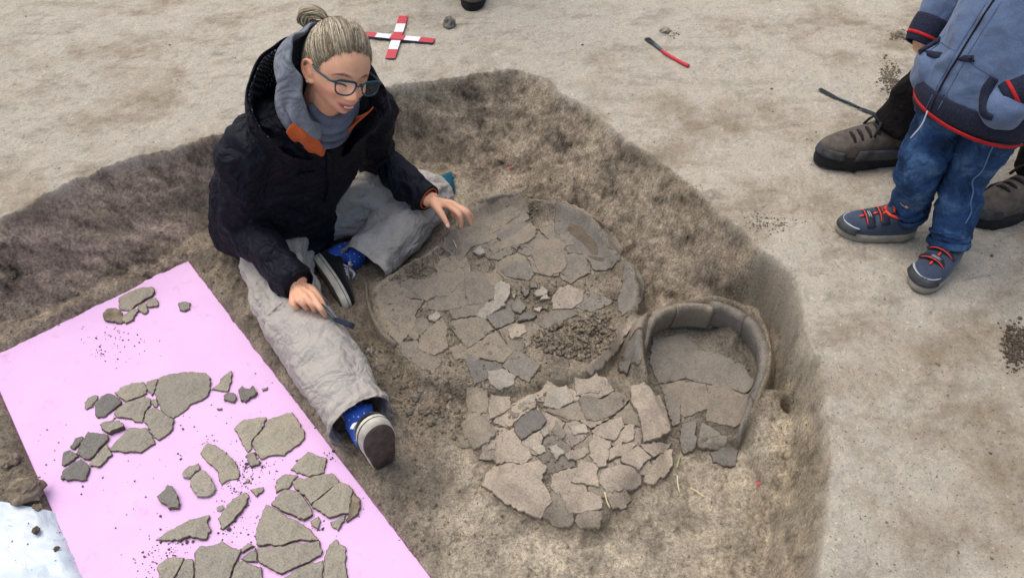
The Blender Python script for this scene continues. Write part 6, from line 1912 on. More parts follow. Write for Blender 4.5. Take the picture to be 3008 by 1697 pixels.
    k2 = crop(2300, 0, 708 / 2572)
    child('pocket_welt', strip_on(bv, k2([(1345, 625), (1430, 575), (1560, 500), (1680, 425)]), 0.0075, 0.003, 0.002), M['rib'], jk)
    child('pocket_welt', strip_on(bv, k2([(2260, 830), (2190, 930), (2145, 1080), (2150, 1210), (2240, 1255)]), [0.009, 0.011, 0.011, 0.010, 0.007], 0.003, 0.002), M['rib'], jk)
    child('zip', strip_on(bv, k2([(2270, -20), (2130, 190), (1990, 420), (1880, 600), (1780, 760), (1670, 960), (1575, 1165)]), 0.0022, 0.0015, 0.0015), M['navy_dark'], jk)
    sm = M['seam_blue'] = simple('fleece_seam', (0.085, 0.135, 0.245), 0.9, 0.15)
    for pts in ([(2180, 20), (2010, 290), (1860, 530), (1740, 760), (1620, 970), (1530, 1160)], [(2330, 20), (2160, 290), (2020, 510), (1880, 760), (1760, 980), (1650, 1180)], [(1695, 455), (1760, 500), (1835, 545)], [(1945, 640), (2080, 720), (2210, 805)], [(1360, 645), (1520, 570), (1690, 455)]):
        child('stitching', strip_on(bv, k2(pts), 0.0009, 0.0006, 0.0006), sm, jk)
    a = hit(bv, k2([(1560, 1180)])[0], 0.004)[0]
    pull = [a, W((2326, 322), 0.335) * 0 + a + np.array([-0.006, -0.010, -0.030]), a + np.array([-0.022, -0.016, -0.062])]
    child('zip_pull', mesh_from(*tube(pull, [(0.0018, 0.001)] * 3, 6, sub=4)), M['silver'], jk)
    # shoes
    def shoe_at(heel, toe, side):
        hh, tt = W(heel, 0.0), W(toe, 0.0)
        d = unit(tt - hh); o = hh + d * 0.048; L = np.linalg.norm(tt - hh)
        o[2] = float(gmax(o[0], o[1])) + 0.001
        s, pl_, topz, across, (yb, yf, h0, top) = make_shoe(root, o, d, (0, 0, 1), 0.205, 0.043, 'sneaker', side)
        cap = [pl_([(x * 0.99, y, z) for x, y in shoe_outline(yb + 0.002, yf + 0.0015, 0.0405, waist=0.08, toe=-side * 0.0082)]) for z in (h0, h0 + 0.010)]
        # toe cap: front shell over the upper
        rows = []
        for t in np.linspace(0, 1, 5):
            z = h0 + 0.002 + 0.017 * t; yy = yf + 0.002 - 0.010 * t ** 2
            rows.append([(0.0435 * math.sin(u) * (1 - 0.10 * t) - side * 0.0075 * math.cos(u), yf - 0.050 + (yy - yf + 0.050) * math.cos(u), z + 0.001) for u in np.linspace(-1.25, 1.25, 17)])
        V = [p for r_ in rows for p in pl_(r_)]
        F = [(i * 17 + j, i * 17 + j + 1, (i + 1) * 17 + j + 1, (i + 1) * 17 + j) for i in range(4) for j in range(16)]
        child('toe_cap', evaluated(mesh_from(V, F), [('SOLIDIFY', dict(thickness=0.002, offset=0))]), M['sneaker_dark'], s)
        child('trim', mesh_from(*tube(pl_([(x * 0.94, y - 0.004, z + 0.001) for x, y, z in rows[-1]]), [(0.003, 0.0015)] * 17, 6, up=(0, 0, 1), sub=1)), M['silver'], s)
        rim = pl_([(x * 0.70, yb + (y - yb) * (1 - 0.115 / 0.205), top + 0.001) for x, y in shoe_outline(yb + 0.003, yf, 0.040, toe=0)])
        rim = pl_([(x, y, top + 0.001) for x, y in shoe_outline(yb + 0.003, yf - 0.128 * 0.82, 0.040 * 0.72)])
        child('collar', mesh_from(*tube(rim + [rim[0]], [0.0042] * 37, 7, sub=1, caps=False)), M['neon'], s)
        child('tongue', mesh_from(*tube(pl_([(0, 0.054, top - 0.024), (0, 0.044, top - 0.004), (0, 0.036, top + 0.026)]), [(0.016, 0.005), (0.020, 0.006), (0.019, 0.005)], 10, up=d, sub=4)), M['sneaker'], s)
        child('pull_tab', mesh_from(*tube(pl_([(-0.018, 0.037, top + 0.012), (-0.012, 0.040, top + 0.027), (0.012, 0.040, top + 0.027), (0.018, 0.037, top + 0.012)]), [0.0034] * 4, 7, sub=3)), M['neon'], s)
        for y, two in ((0.058, True), (0.090, False)):
            ln = pl_(across(y, 0.033, 0.005, 9, 1.0))
            child('strap', mesh_from(*tube(ln, [(0.0125, 0.0036)] * 9, 8, up=(0, 0, 1), sub=2)), M['strap'], s)
            z0 = topz(y) + 0.0092
            ed = pl_([(u * 0.033, y + 0.0112 - abs(u) * 0.004, z0 - 0.001 - u * u * 0.018) for u in np.linspace(-0.9, 0.9, 9)])
            child('strap_edge', mesh_from(*tube(ed, [0.0013] * 9, 6, sub=1)), M['neon'], s)
            if two:
                fd = bpy.data.curves.new('lettering', 'FONT')
                fd.body = 'FILA'; fd.size = 0.0145; fd.extrude = 0.0006; fd.align_x = 'CENTER'; fd.align_y = 'CENTER'; fd.shear = 0.25
                X_, Y_, Z_ = frame(d, (0, 0, 1))
                mt = bpy.data.objects.new('tmp_text', fd); COL.objects.link(mt)
                dg = bpy.context.evaluated_depsgraph_get(); dg.update()
                tm = bpy.data.meshes.new_from_object(mt.evaluated_get(dg)); bpy.data.objects.remove(mt)
                tvs = verts_of(tm)
                # read by someone facing the wearer
                q = [(-vx * -1.0 if False else -vx, y - vy, z0 + 0.0008 - 18 * vx * vx + vz) for vx, vy, vz in tvs]
                set_verts(tm, np.array(place(q, o, X_, Y_, Z_)))
                child('lettering', tm, M['neon'], s, smooth=False)
            else:
                for k in (-0.002, 0.003):
                    ed = pl_([(u * 0.022, y + k - abs(u) * 0.003, z0 - 0.0004 - u * u * 0.0105) for u in np.linspace(-1, 1, 7)])
                    child('strap_bar', mesh_from(*tube(ed, [(0.0012, 0.0008)] * 7, 6, sub=1)), M['silver'], s)
        for y in (0.074, 0.106):
            child('loop', mesh_from(*tube(pl_([(0, y - 0.005, topz(y - 0.005) + 0.003), (0, y + 0.005, topz(y + 0.005) + 0.003)]), [0.0026, 0.0026], 6, sub=2)), M['neon'], s)
    shoe_at((2296, 592), (2124, 588), -1)
    shoe_at((2396, 640), (2285, 736), 1)
build_child()

def build_adult(label, feet, facing, pel_off, cols, loc, hs=1.0, yawspread=0.0, knees=None, rand='boot_grey'):
    """a grown-up in hiking boots; feet = two (heel point, toe direction)"""
    f = unit((facing[0], facing[1], 0)); l = np.array([-f[1], f[0], 0.0])
    root = empty('person', label, 'person', loc)
    for (o, d, side) in feet:
        o = np.array(o, float); d = unit((d[0], d[1], 0)); o[2] = float(gh(o[0], o[1])) - 0.002 if abs(o[0]) < 2.3 and o[1] < 3.3 else 0.0
        s, pl_, topz, across, (yb, yf, h0, top) = make_shoe(root, o, d, (0, 0, 1), 0.30, 0.052, 'boot', side)
        rows = []
        for t in np.linspace(0, 1, 5):
            z = h0 + 0.002 + 0.024 * t; yy = yf + 0.003 - 0.012 * t ** 2
            rows.append([(0.052 * math.sin(u) * (1 - 0.10 * t) - side * 0.010 * math.cos(u), yf - 0.075 + (yy - yf + 0.075) * math.cos(u), z) for u in np.linspace(-1.35, 1.35, 19)])
        V = [p for r_ in rows for p in pl_(r_)]
        F = [(i * 19 + j, i * 19 + j + 1, (i + 1) * 19 + j + 1, (i + 1) * 19 + j) for i in range(4) for j in range(18)]
        child('toe_rand', evaluated(mesh_from(V, F), [('SOLIDIFY', dict(thickness=0.003, offset=0))]), M[rand], s)
        lc = [pl_(across(y, 0.024, 0.004, 9, 0.8)) for y in (0.060, 0.082, 0.104, 0.126, 0.146)]
        z1 = topz(0.05)
        lc += [pl_([(0, 0.075, topz(0.075) + 0.006), (q * 0.022, 0.085, topz(0.075) + 0.018), (q * 0.036, 0.098, topz(0.1) - 0.004)]) for q in (-1, 1)] + [pl_([(0, 0.05, z1 + 0.006), (q * 0.026, 0.045, z1 + 0.02), (q * 0.034, 0.055, z1 + 0.006), (q * 0.01, 0.052, z1 + 0.006)]) for q in (-1, 1)]
        for sx in (-1, 1):
            pn = [pl_([(0.052 * sx * (1.03 - 0.10 * q), y - 0.012 * q, h0 + 0.004 + 0.030 * q) for y in np.linspace(yb + 0.012, yf - 0.085, 9)]) for q in np.linspace(0, 1, 4)]
            V = [p for r_ in pn for p in r_]; F = [(i * 9 + j, i * 9 + j + 1, (i + 1) * 9 + j + 1, (i + 1) * 9 + j) for i in range(3) for j in range(8)]
            child('side_panel', evaluated(mesh_from(V, F), [('SOLIDIFY', dict(thickness=0.004, offset=0))]), M['boot_grey'], s)
        child('lace', mesh_from(*join([tube(c_, [0.0042] * len(c_), 6, sub=2) for c_ in lc])), M['rubber_black'], s)
    an = [np.array(o, float) * (1, 1, 0) + np.array([0, 0, 0.09]) for o, d, s_ in feet]
    pel = (an[0] + an[1]) / 2 + np.array([pel_off[0], pel_off[1], 0.86 * hs])
    order = sorted(range(2), key=lambda k: -np.dot(an[k] - pel, l))
    hips = [None, None]
    hips[order[0]] = pel + l * 0.095; hips[order[1]] = pel - l * 0.095
    kn = [(h + a) / 2 + f * 0.03 for h, a in zip(hips, an)] if knees is None else [np.array(k, float) for k in knees]
    parts = [ball(pel, (0.17, 0.14, 0.13), 10)]
    for h, k, a in zip(hips, kn, an):
        parts += [tube([pel, h, (h + k) / 2, k], [0.11, 0.105, 0.095, 0.080], 16, sub=4), tube([k, (k + a) / 2, a + np.array([0, 0, 0.02])], [0.080, 0.078, 0.082], 16, sub=4), ball(k, 0.08, 8)]
    me = fuse(parts, 0.008, 5)
    P = verts_of(me); Nn = normals_of(me)
    set_verts(me, P + Nn * (0.018 * (0.3 - np.abs(noise3(P, 9, 400, 2))))[:, None])
    child('trousers', me, cols[0], root)
    nk = pel + np.array([0, 0, 0.56 * hs]) + f * 0.02
    sh = [nk + l * 0.19 + np.array([0, 0, -0.06]), nk - l * 0.19 + np.array([0, 0, -0.06])]
    el = [sh[0] + l * 0.05 + np.array([0, 0, -0.28]), sh[1] - l * 0.05 + np.array([0, 0, -0.28])]
    wr = [el[0] + f * 0.06 - l * 0.01 + np.array([0, 0, -0.24]), el[1] + f * 0.06 + l * 0.01 + np.array([0, 0, -0.24])]
    jp = [tube([pel + (0, 0, -0.02), pel + (0, 0, 0.2), pel + (0, 0, 0.42), nk], [(0.19, 0.14), (0.18, 0.135), (0.19, 0.125), (0.075, 0.07)], 20, up=f, sub=5)]
    for s_, e, w in zip(sh, el, wr):
        jp += [tube([nk - np.array([0, 0, 0.07]), s_, (s_ + e) / 2, e, (e + w) / 2, w], [0.065, 0.068, 0.062, 0.056, 0.05, 0.043], 14, sub=4), ball(s_, 0.066, 8)]
    me = fuse(jp, 0.009, 5)
    child('jacket', me, cols[1], root)
    hf = HeadFrame(nk + np.array([0, 0, 0.20]) + f * 0.02, l, unit(f + np.array([0, 0, -0.3])), np.array([0, 0, 1.0]), 1.0)
    HP, HFc = head_points(5)
    bp = [(list(hf(HP)), HFc)] + [(list(hf(np.array(v))), q) for s in (-1, 1) for v, q in ear_parts(s)] + [tube([pel, pel + (0, 0, 0.3), nk - (0, 0, 0.03)], [(0.12, 0.09), (0.12, 0.09), (0.06, 0.05)], 12, up=f), tube([nk - np.array([0, 0, 0.05]), hf([0, -0.02, -0.05])[0]], [0.055, 0.053], 12, up=f)]
    for s_, e, w, q in zip(sh, el, wr, (1, -1)):
        bp += [tube([nk - np.array([0, 0, 0.06]), s_, e, w], [0.04, 0.04, 0.034, 0.026], 10, sub=4)] + mitten(w, np.array([0, 0, -1.0]) + f * 0.15, l * q * 0.8 + f * 0.5)
    for h, k, a in zip(hips, kn, an): bp.append(tube([pel, h, k, a], [0.07, 0.06, 0.05, 0.035], 10, sub=4))
    me = fuse(bp, 0.005, 3)
    flush_attr(me, hf)
    child('body', me, M['skin'], root)
    simple_hair(hf, root, cols[2])
    return root

a1, a2 = W((2235, 405), 0.0), W((2590, 515), 0.0)
build_adult('grown-up in black trousers and grey-brown hiking boots standing behind the small child', [(a1, (-1.0, -0.10), -1), (a2, (-0.95, -0.36), 1)], (-0.97, -0.24), (0.10, 0.04),
            (M['trouser_black'], simple('dark_green_anorak', (0.030, 0.040, 0.032), 0.8), (0.05, 0.04, 0.03)), ((a1[0] + a2[0]) / 2, (a1[1] + a2[1]) / 2, 0))
b1 = W((1188, 30), 0.0) + np.array([0.0, 0.225, 0])
build_adult('bystander beyond the pit, only one brown boot toe with black sole in view', [(b1, (0.05, -1.0), -1), (b1 + np.array([-0.30, 0.16, 0]), (-0.15, -1.0), 1)], (-0.05, -1.0), (0.0, 0.05),
            (M['trouser_black'], simple('brown_anorak', (0.06, 0.04, 0.03), 0.8), (0.08, 0.05, 0.03)), (b1[0] - 0.15, b1[1] + 0.08, 0), rand='boot_brown')
# ================================================================== TOOLS AND SMALL THINGS
def gz_at(p, off=0.0):
    q = on_ground(p, off)
    return q

def ground_at(x, y): return float(gmax(np.array([x]), np.array([y]))[0])

def build_cross():
    c = W((998, 91), 0.012)
    ca = [W((1015, 37), 0.012), W((981, 144), 0.012)]; cb = [W((910, 83), 0.012), W((1092, 101), 0.012)]
    root = empty('survey_cross', 'red and white painted wooden cross lying on the ground behind the woman', 'survey marker', (c[0], c[1], 0.004))
    mw = simple('chipped_white_paint', (0.80, 0.80, 0.82), 0.6, 0.08, 50, 200, 0.15); 
    mr, nt, b = new_mat('chipped_red_paint')
    co = coords(nt); n = noise(nt, 70, 5, 0.7, co)
    r = ramp(nt, n.outputs[0], [(0.0, (0.50, 0.045, 0.055)), (0.66, (0.58, 0.06, 0.075)), (0.70, (0.45, 0.33, 0.30))])
    nt.links.new(r.outputs[0], b.inputs['Base Color']); b.inputs['Roughness'].default_value = 0.55
    mw2, nt, b = new_mat('scuffed_white_paint')
    co = coords(nt); n = noise(nt, 55, 6, 0.75, co)
    r = ramp(nt, n.outputs[0], [(0.0, (0.78, 0.79, 0.82)), (0.60, (0.80, 0.80, 0.82)), (0.66, (0.16, 0.15, 0.16))])
    nt.links.new(r.outputs[0], b.inputs['Base Color']); b.inputs['Roughness'].default_value = 0.6
    edge = simple('dark_board_edge', (0.07, 0.09, 0.13), 0.8, 0.3)
    for k, (a, q) in enumerate((ca, cb)):
        d = unit(q - a); L = np.linalg.norm(q - a); s = np.cross((0, 0, 1), d)
        hw = 0.5 * (0.036 if k == 0 else 0.034)
        cuts = np.linspace(0, L, 6)
        z0 = 0.003 + 0.0022 * k; z1 = z0 + 0.0045
        cn = [0.5 * (a + q)]
        for i in range(5):
            if k == 1 and i == 2: pass
            u0, u1 = cuts[i], cuts[i + 1]
            b_ = 0.0006
            V = []
            for u, w_, z in ((u0, hw, z0), (u1, hw, z0), (u0 + b_ * (i == 0), hw - b_, z1), (u1 - b_ * (i == 4), hw - b_, z1)):
                for sg in (-1, 1):
                    pt = a + d * u + s * w_ * sg; V.append((pt[0], pt[1], z))
            F = [(4, 5, 7, 6), (0, 2, 6, 4), (1, 5, 7, 3), (0, 4, 5, 1), (2, 3, 7, 6), (0, 1, 3, 2)]
            me = mesh_from(V, F)
            bm = bmesh.new(); bm.from_mesh(me); bmesh.ops.recalc_face_normals(bm, faces=bm.faces); bm.to_mesh(me); bm.free()
            o = child('painted_square', me, [mr if i % 2 == 0 else (mw2 if i != 3 or k == 0 else mw), edge], root, smooth=False)
            for p in me.polygons: p.material_index = 0 if p.normal.z > 0.5 else 1
build_cross()

def rock(p, size, mat, label, name='soil_clod', cat='clod', seed=0, group=None, flat=0.8, z=None, sub=3):
    q = on_ground(p) if z is None else gp(p, z)
    bm = bmesh.new(); bmesh.ops.create_icosphere(bm, subdivisions=sub, radius=1)
    V = np.array([v.co[:] for v in bm.verts]); F = [tuple(v.index for v in f.verts) for f in bm.faces] if False else None
    bm.verts.index_update(); F = [tuple(v.index for v in f.verts) for f in bm.faces]; bm.free()
    n = noise3(V + seed * 3.1, 1.4, 500 + seed, 3); n2 = noise3(V + seed, 4.0, 520 + seed, 2)
    V = V * (1 + 0.32 * n + 0.16 * n2)[:, None] * np.array([1.0, 0.85, flat])
    V = V * size
    V[:, 2] = np.maximum(V[:, 2], -size * 0.35)
    o = link(name, mesh_from(V, F), mat, None, smooth=False)
    o.location = (q[0], q[1], q[2] + size * 0.33)
    o.rotation_euler = (0, 0, seed * 1.7)
    tag(o, label, cat, group)
    return o
rock(D((1131, 66))[0], 0.027, M['sherd_dark'], 'dark pointed soil clod beyond the pit, right of the red and white cross', seed=1, flat=1.0)
rock(D((1672, 80))[0], 0.020, M['sherd_pale'], 'small grey pale fragment on the ground above the red handled brush', 'stone_fragment', 'stone', seed=2, flat=0.5)
rock(D((28, 1160))[0], 0.022, M['crumb'], 'brown soil clod left of the pink board', seed=3)
rock(D((70, 1240))[0], 0.040, M['crumb'], 'big brown soil lump between the pink board and the plastic sheet', seed=4, flat=0.6)
rock(D((95, 1280))[0], 0.013, M['crumb'], 'small soil clod at the top edge of the plastic sheet beside the board', seed=5)
rock(D((930, 886))[0], 0.011, M['sherd_pale'], 'whitish pebble on the pit floor right of the trouser leg', 'pebble', 'pebble', seed=6)
rock(D((1175, 770))[0], 0.010, M['crumb_dark'], 'dark soil clod on the pit floor near the dish rim', seed=7) if False else None
for i, (x, y, s) in enumerate(((1048, 1002, 0.013), (1070, 1035, 0.016), (1100, 1025, 0.012), (1030, 1040, 0.010), (1085, 1060, 0.014), (1125, 1000, 0.012), (1060, 985, 0.009), (1005, 945, 0.009), (1150, 1035, 0.010))):
    rock(D((x, y))[0], s, M['crumb' if i % 3 else 'sherd_pit_dark'], ('brown clod nearest the pots among the clods right of the trouser hem', 'grey clod, largest of those right of the trouser hem', 'brown clod just above the edge of the smashed pot, left of its corner', 'dark brown clod nearest the shoe of the outstretched leg', 'grey angular clod lowest of those right of the trouser hem', 'brown clod close under the left foot of the dish', 'small brown clod uppermost but one beside the trouser hem', 'grey chip of a clod higher up beside the trouser leg', 'brown clod touching the left corner of the smashed pot')[i], seed=10 + i, group='clods between the shoe and the pots')
def pile(cx, cy, rx, ry, n, seed, label, mat, mx=0.006):
    C, S = [], []
    rng = np.random.default_rng(seed)
    for _ in range(n):
        p = (cx * KD + rng.normal(0, rx), cy * KD + rng.normal(0, ry))
        q = on_ground(p); s = min(mx, rng.exponential(mx * 0.22) + 0.0007)
        C.append((q[0], q[1], q[2] + s * 0.4)); S.append(s)
    o = crumbs_mesh('dirt_pile', C, S, mat, seed)
    tag(o, label, 'dirt', kind='stuff')
pile(2262, 90, 12, 8, 420, 31, 'small patch of grey dirt on the ground left of the child at the sleeve', M['crumb'], 0.005)
pile(2240, 195, 16, 22, 700, 32, 'patch of loose grey dirt on the ground behind the child', M['crumb'], 0.006)
pile(2556, 868, 20, 32, 900, 33, 'dark dirt pile at the right edge of the picture below the boots', M['crumb_dark'], 0.007)
pile(1690, 85, 16, 8, 120, 34, 'crumbs beside the small grey fragment', M['crumb_dark'], 0.004)
pile(1935, 560, 40, 16, 260, 35, 'scattered dark crumbs near the rim of the pit', M['crumb'], 0.004)

def ground_grit():
    """pebbles and crumbs trodden into the upper surface"""
    rng = np.random.default_rng(55); C, S, C2, S2 = [], [], [], []
    for k in range(1500):
        p = (rng.uniform(-40, 3040), rng.uniform(-30, 1700))
        q = on_ground(p)
        if not (sdist(np.array([q[0]]), np.array([q[1]]), RIM)[0] > 0.01): continue
        s = min(0.006, rng.exponential(0.0009) + 0.0008)
        (C if k % 3 else C2).append((q[0], q[1], q[2] + s * 0.25)); (S if k % 3 else S2).append(s)
    tag(crumbs_mesh('ground_crumbs', C, S, M['crumb'], 56), 'brown crumbs trodden into the pale ground round the pit', 'crumbs', kind='stuff')
    tag(crumbs_mesh('ground_grit', C2, S2, M['sherd_pale'], 57), 'pale grit lying on the ground round the pit', 'grit', kind='stuff')
ground_grit()

def tool_frame(a, b):
    a, b = np.array(a), np.array(b)
    return a, b, unit(b - a), unit(np.cross((0, 0, 1), unit(b - a)))

def build_tools():
    # brush with red handle
    def on_top(d_pt, h):
        q = W(d_pt, 0.0); return np.array([q[0], q[1], ground_at(q[0], q[1]) + h])
    pts = [on_top(p, 0.006) for p in ((1666, 131), (1690, 145), (1710, 157), (1732, 168))]
    root = empty('brush', 'red handled brush with dark bristles lying on the ground beyond the pit', 'brush', on_top((1670, 134), 0.0))
    child('handle', mesh_from(*tube([on_top((1661, 127), 0.006)] + pts, [0.0035, 0.0048, 0.0062, 0.0058, 0.0072], 10, sub=5)), M['red'], root)
    fer = [on_top((1645, 115), 0.007), on_top((1664, 129), 0.006)]
    child('ferrule', mesh_from(*tube(fer, [(0.0078, 0.005), (0.0055, 0.005)], 12, sub=2)), simple('dull_metal', (0.10, 0.12, 0.14), 0.5, 0.2, metal=0.6), root)
    rng = np.random.default_rng(4); ls = []
    e = on_top((1627, 100), 0.004); s_ = unit(np.cross(unit(e - fer[0]), (0, 0, 1)))
    for _ in range(70):
        w = rng.uniform(-1, 1)
        ls.append(tube([fer[0] + s_ * w * 0.007 + np.array([0, 0, rng.normal(0, 0.0015)]), (fer[0] + e) / 2 + s_ * w * 0.010, e + s_ * w * 0.012 + unit(e - fer[0]) * rng.normal(0, 0.004) + np.array([0, 0, rng.normal(0, 0.001)])], [0.0007, 0.0008, 0.0005], 4, sub=2, caps=False))
    o = child('bristles', mesh_from(*join(ls)), simple('dark_bristles', (0.03, 0.038, 0.04), 0.8, 0.4), root); o['kind'] = 'stuff'
    # double ended black spatula
    root = empty('spatula', 'thin black double-ended spatula lying on the ground left of the child', 'spatula', on_top((2130, 258), 0.0))
    a, b, c, d_ = (on_top(p, 0.006) for p in ((2061, 226), (2107, 250), (2163, 271), (2215, 295)))
    bl = simple('blackened_steel', (0.018, 0.026, 0.028), 0.45, 0.4, 40, 200, 0.1, metal=0.3)
    child('shaft', mesh_from(*tube([b, (b + c) / 2 + np.array([0, 0, 0.001]), c], [0.0036, 0.0042, 0.0036], 10, sub=4)), simple('dark_teal_steel', (0.02, 0.05, 0.06), 0.4, 0.3, metal=0.3), root)
    for p, q in ((b, a), (c, d_)):
        child('blade', mesh_from(*tube([p, p + (q - p) * 0.15, p + (q - p) * 0.3, q], [(0.0036, 0.003), (0.007, 0.0022), (0.0085, 0.0016), (0.0085, 0.0012)], 10, sub=3)), bl, root)
    # teal brush standing behind the knee
    root = empty('brush', 'wide teal bristled paint brush poking out from behind the left knee', 'brush', W((1090, 470), ZF))
    b0 = W((1112, 466), ZF + 0.05); b1 = W((1139, 455), ZF + 0.055); hd = W((1050, 486), ZF + 0.045)
    dd = unit(b1 - b0); ss = W((1129, 438), ZF + 0.05) - W((1138, 484), ZF + 0.05); sl = np.linalg.norm(ss) / 2 * 0.95; ss = unit(ss); rng = np.random.default_rng(14); ls = []
    for _ in range(420):
        w = rng.uniform(-1, 1); h = rng.uniform(-1, 1)
        up_ = np.cross(dd, ss)
        e = b1 + ss * w * sl + up_ * h * 0.008 + dd * rng.normal(0.0, 0.0025)
        s0 = b0 + ss * w * sl * 0.86 + up_ * h * 0.006
        ls.append(tube([s0, (s0 + e) / 2 + ss * w * 0.002, e], [0.0011, 0.0011, 0.0007], 4, sub=2, caps=False))
    o = child('bristles', mesh_from(*join(ls)), simple('teal_bristles', (0.012, 0.125, 0.185), 0.7, 0.45, 200), root); o['kind'] = 'stuff'
    child('ferrule', mesh_from(*tube([b0 - dd * 0.035, b0 + dd * 0.004], [(sl * 0.84, 0.009), (sl * 0.86, 0.009)], 14, up=np.cross(dd, ss), sub=2)), simple('brush_ferrule', (0.25, 0.24, 0.2), 0.4, 0.2, metal=0.7), root)
    child('handle', mesh_from(*tube([b0 - dd * 0.03, b0 - dd * 0.08, b0 - dd * 0.15], [(0.018, 0.007), (0.011, 0.008), (0.013, 0.008)], 12, up=np.cross(dd, ss), sub=4)), simple('wood_handle', (0.3, 0.18, 0.08), 0.5), root)
    # scraper held in the right hand
    rh = crop(800, 780, 280 / 1937)
    def rp(x, y, z): return gp(rh([(x, y)])[0], z)
    p0, p1, p2, p3 = rp(1000, 800, -0.100), rp(1120, 940, -0.104), rp(1270, 1085, -0.112), rp(1660, 1240, -0.135)
    root = empty('scraper', 'small dark steel scraper held in the right hand of the woman', 'scraper', p1)
    child('handle', mesh_from(*tube([p0, p1, p2], [0.005, 0.0058, 0.0045], 10, sub=5)), simple('grey_handle', (0.06, 0.075, 0.085), 0.4, 0.3, metal=0.3), root)
    n_ = unit(np.cross(p3 - p2, np.cross((0, -0.5, 1), p3 - p2)))
    child('blade', mesh_from(*tube([p2, p2 + (p3 - p2) * 0.12, p3], [(0.0045, 0.002), (0.0068, 0.0012), (0.0078, 0.0008)], 10, up=n_, sub=3)), simple('blade_steel', (0.045, 0.05, 0.075), 0.35, 0.25, metal=0.5), root)
    # green kneeling mat under the woman
    q = [W(p, ZF + 0.012)[:2] for p in ((690, 560), (800, 560), (880, 610), (845, 640), (770, 660), (680, 640))]
    V, F, n = plate(q, lambda x, y: np.full(np.shape(x), ZF + 0.022), 0.018, step=0.03, bevel=0.004, seed=3, amp=0.0, jstep=0.02, rough=0.002)
    o = plate_obj('kneeling_mat', V, F, n, [cloth('green_mat', (0.012, 0.055, 0.045), 300, 0.3), cloth('green_mat_edge', (0.012, 0.05, 0.04), 300, 0.3)])
    tag(o, 'dark green mat under the seated woman, showing between her thigh and shoe', 'mat')
build_tools()

def build_sheet():
    """milky plastic sheet at the lower left, partly under the board"""
    poly = [gp(p, ZF + 0.012)[:2] for p in D((-260, 1300), (-120, 1276), (0, 1286), (20, 1281), (60, 1290), (100, 1293), (135, 1290), (175, 1300), (260, 1480), (330, 1650), (-60, 1800), (-330, 1700))]
    def top(x, y):
        u = x * 0.8 + y * 0.6
        return ZF + 0.014 + 0.006 * np.abs(fbm(x * 0.9 + y * 0.35, y * 0.35 - x * 0.2, 9, 3, 610)) + 0.010 * np.clip(fbm(x, y, 4, 2, 612), 0, 1) - 0.010 * inside(x, y, BOARD_FLAT)
    pts = jag(poly, 0.02, 0.0015, 3)
    P = np.array(pts); x0, y0 = P.min(0); x1, y1 = P.max(0)
    gx, gy = np.meshgrid(np.arange(x0, x1, 0.008), np.arange(y0, y1, 0.008)); gx = gx.ravel(); gy = gy.ravel()
    ok = inside(gx, gy, P) & (seg_dist(gx, gy, P) > 0.004)
    vs, _, fs, *_ = delaunay_2d_cdt([Vector(p) for p in np.concatenate([P, np.stack([gx[ok], gy[ok]], 1)])], [(i, (i + 1) % len(P)) for i in range(len(P))], [], 1, 1e-7)
    A = np.array([tuple(v) for v in vs]); top0 = top
    def top(x, y): return np.maximum(top0(x, y), gh(x, y) * (1 - inside(x, y, BOARD_FLAT)) - 9 * inside(x, y, BOARD_FLAT) + 0.010) if True else 0
    z = top(A[:, 0], A[:, 1])
    o0 = np.array([A[:, 0].mean(), A[:, 1].mean(), ZF])
    me = mesh_from(np.column_stack([A, z]) - o0, fs)
    m, nt, b = new_mat('milky_plastic')
    c = coords(nt); n = noise(nt, 10, 3, 0.5, c)
    r = ramp(nt, n.outputs[0], [(0.35, (0.60, 0.70, 0.76)), (0.65, (0.78, 0.85, 0.88))])
    nt.links.new(r.outputs[0], b.inputs['Base Color']); b.inputs['Roughness'].default_value = 0.22
    b.inputs['Alpha'].default_value = 0.86; b.inputs['Specular IOR Level'].default_value = 0.5
    n3 = noise(nt, 16, 3, 0.55, c, 1.5); bump(nt, b, n3.outputs[0], 0.5, 0.012)
    o = link('plastic_sheet', me, m)
    o.location = o0
    tag(o, 'crumpled milky white plastic sheet at the lower left, half under the pink board', 'plastic sheet')
    for i, (x, y, s, lb) in enumerate(((92, 1335, 0.0095, 'round brown soil crumb, larger of the two lying on the plastic sheet'), (143, 1379, 0.0055, 'small oblong soil crumb on the plastic sheet next to the pink board'))):
        q = gp(D((x, y))[0], ZF + 0.02)
        r_ = rock(D((x, y))[0], s, M['crumb_dark'], lb, seed=40 + i, z=float(top(np.array([q[0]]), np.array([q[1]]))[0]), sub=3)
    rng = np.random.default_rng(77); C, S = [], []
    for _ in range(26):
        p = (rng.uniform(20, 185) * KD, rng.uniform(1330, 1450) * KD); q = gp(p, ZF + 0.018)
        C.append((q[0], q[1], float(top(np.array([q[0]]), np.array([q[1]]))[0]) + 0.0008)); S.append(abs(rng.normal(0, 0.0009)) + 0.0006)
    tag(crumbs_mesh('sheet_crumbs', C, S, M['crumb_dark'], 5), 'specks of soil on the white plastic sheet', 'crumbs', kind='stuff')
build_sheet()

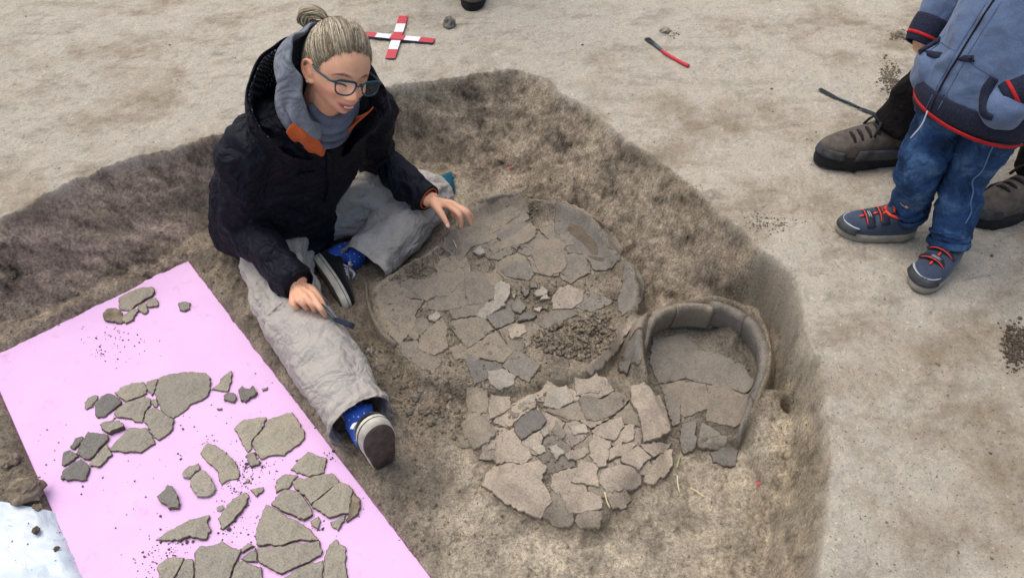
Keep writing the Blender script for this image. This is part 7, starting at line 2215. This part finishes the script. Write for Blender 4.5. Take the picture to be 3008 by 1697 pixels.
def build_bits():
    sm = simple('dry_straw', (0.62, 0.55, 0.33), 0.7, 0.2, 60, 300, 0.1); sg = simple('green_straw', (0.33, 0.36, 0.16), 0.7, 0.25, 60, 300, 0.1)
    items = [([(1702, 1180), (1706, 1163), (1711, 1148)], 0.0022, sg, 'greenish straw stalk under the edge of the smashed pot'),
             ([(1703, 1200), (1704, 1218), (1709, 1240)], 0.0019, sm, 'pale curved straw on the floor right of the smashed pot'),
             ([(1736, 1229), (1752, 1239), (1772, 1252)], 0.0017, sm, 'pale straight straw, furthest right on the pit floor'),
             ([(1521, 1240), (1526, 1262), (1534, 1280)], 0.0020, sm, 'pale straw lying across the lower sherds of the smashed pot'),
             ([(1140, 607), (1146, 619), (1150, 627)], 0.0017, sm, 'short straw on the dish near the fingers of the woman'),
             ([(1081, 560), (1085, 567), (1089, 572)], 0.0015, sm, 'tiny straw beside the knee of the woman')]
    for pts, r, m, lb in items:
        P = []
        for p in D(*pts):
            q = on_ground(p, 0.004); P.append(np.array([q[0], q[1], ground_at(q[0], q[1]) + 0.009]))
        c = P[1]
        o = link('straw', mesh_from(*tube([p - c for p in P], [r, r, r * 0.8], 6, sub=4)), m)
        o.location = c
        tag(o, lb, 'straw', 'straws in the pit')
    red = simple('red_plastic', (0.70, 0.04, 0.08), 0.5, 0.1)
    for (x, y, lb) in ((1908, 1218, 'tiny red marker dot on the pit floor below the round jar'), (1284, 424, 'tiny red marker dot on the slope above the dish'), (1465, 114, 'tiny dark red dot on the ground beyond the pit')):
        q = on_ground(D((x, y))[0]); 
        V, F = ball((0, 0, 0.002), (0.0055, 0.0045, 0.0025), 6)
        o = link('marker_dot', mesh_from(V, F), red if y != 114 else M['crumb_dark']); o.location = q
        tag(o, lb, 'marker')
    # fine roots sticking out of the cut edge
    rng = np.random.default_rng(12); ls = []
    for k in range(46):
        i = rng.integers(8, 24); t = rng.random(); p = np.array(RIM[i]) * (1 - t) + np.array(RIM[i + 1]) * t
        z = ground_at(p[0], p[1]); d = rng.normal(0, 0.02, 2)
        ls.append(tube([(p[0], p[1], z - 0.004), (p[0] + d[0] * 0.6, p[1] + d[1] * 0.6, z + 0.003), (p[0] + d[0], p[1] + d[1], z - 0.012)], [0.0005, 0.0005, 0.0003], 4, sub=3, caps=False))
    tag(link('rootlets', mesh_from(*join(ls)), simple('dry_root', (0.16, 0.12, 0.08), 0.9)), 'fine rootlets sticking out of the cut edge of the pit', 'roots', kind='stuff')
build_bits()
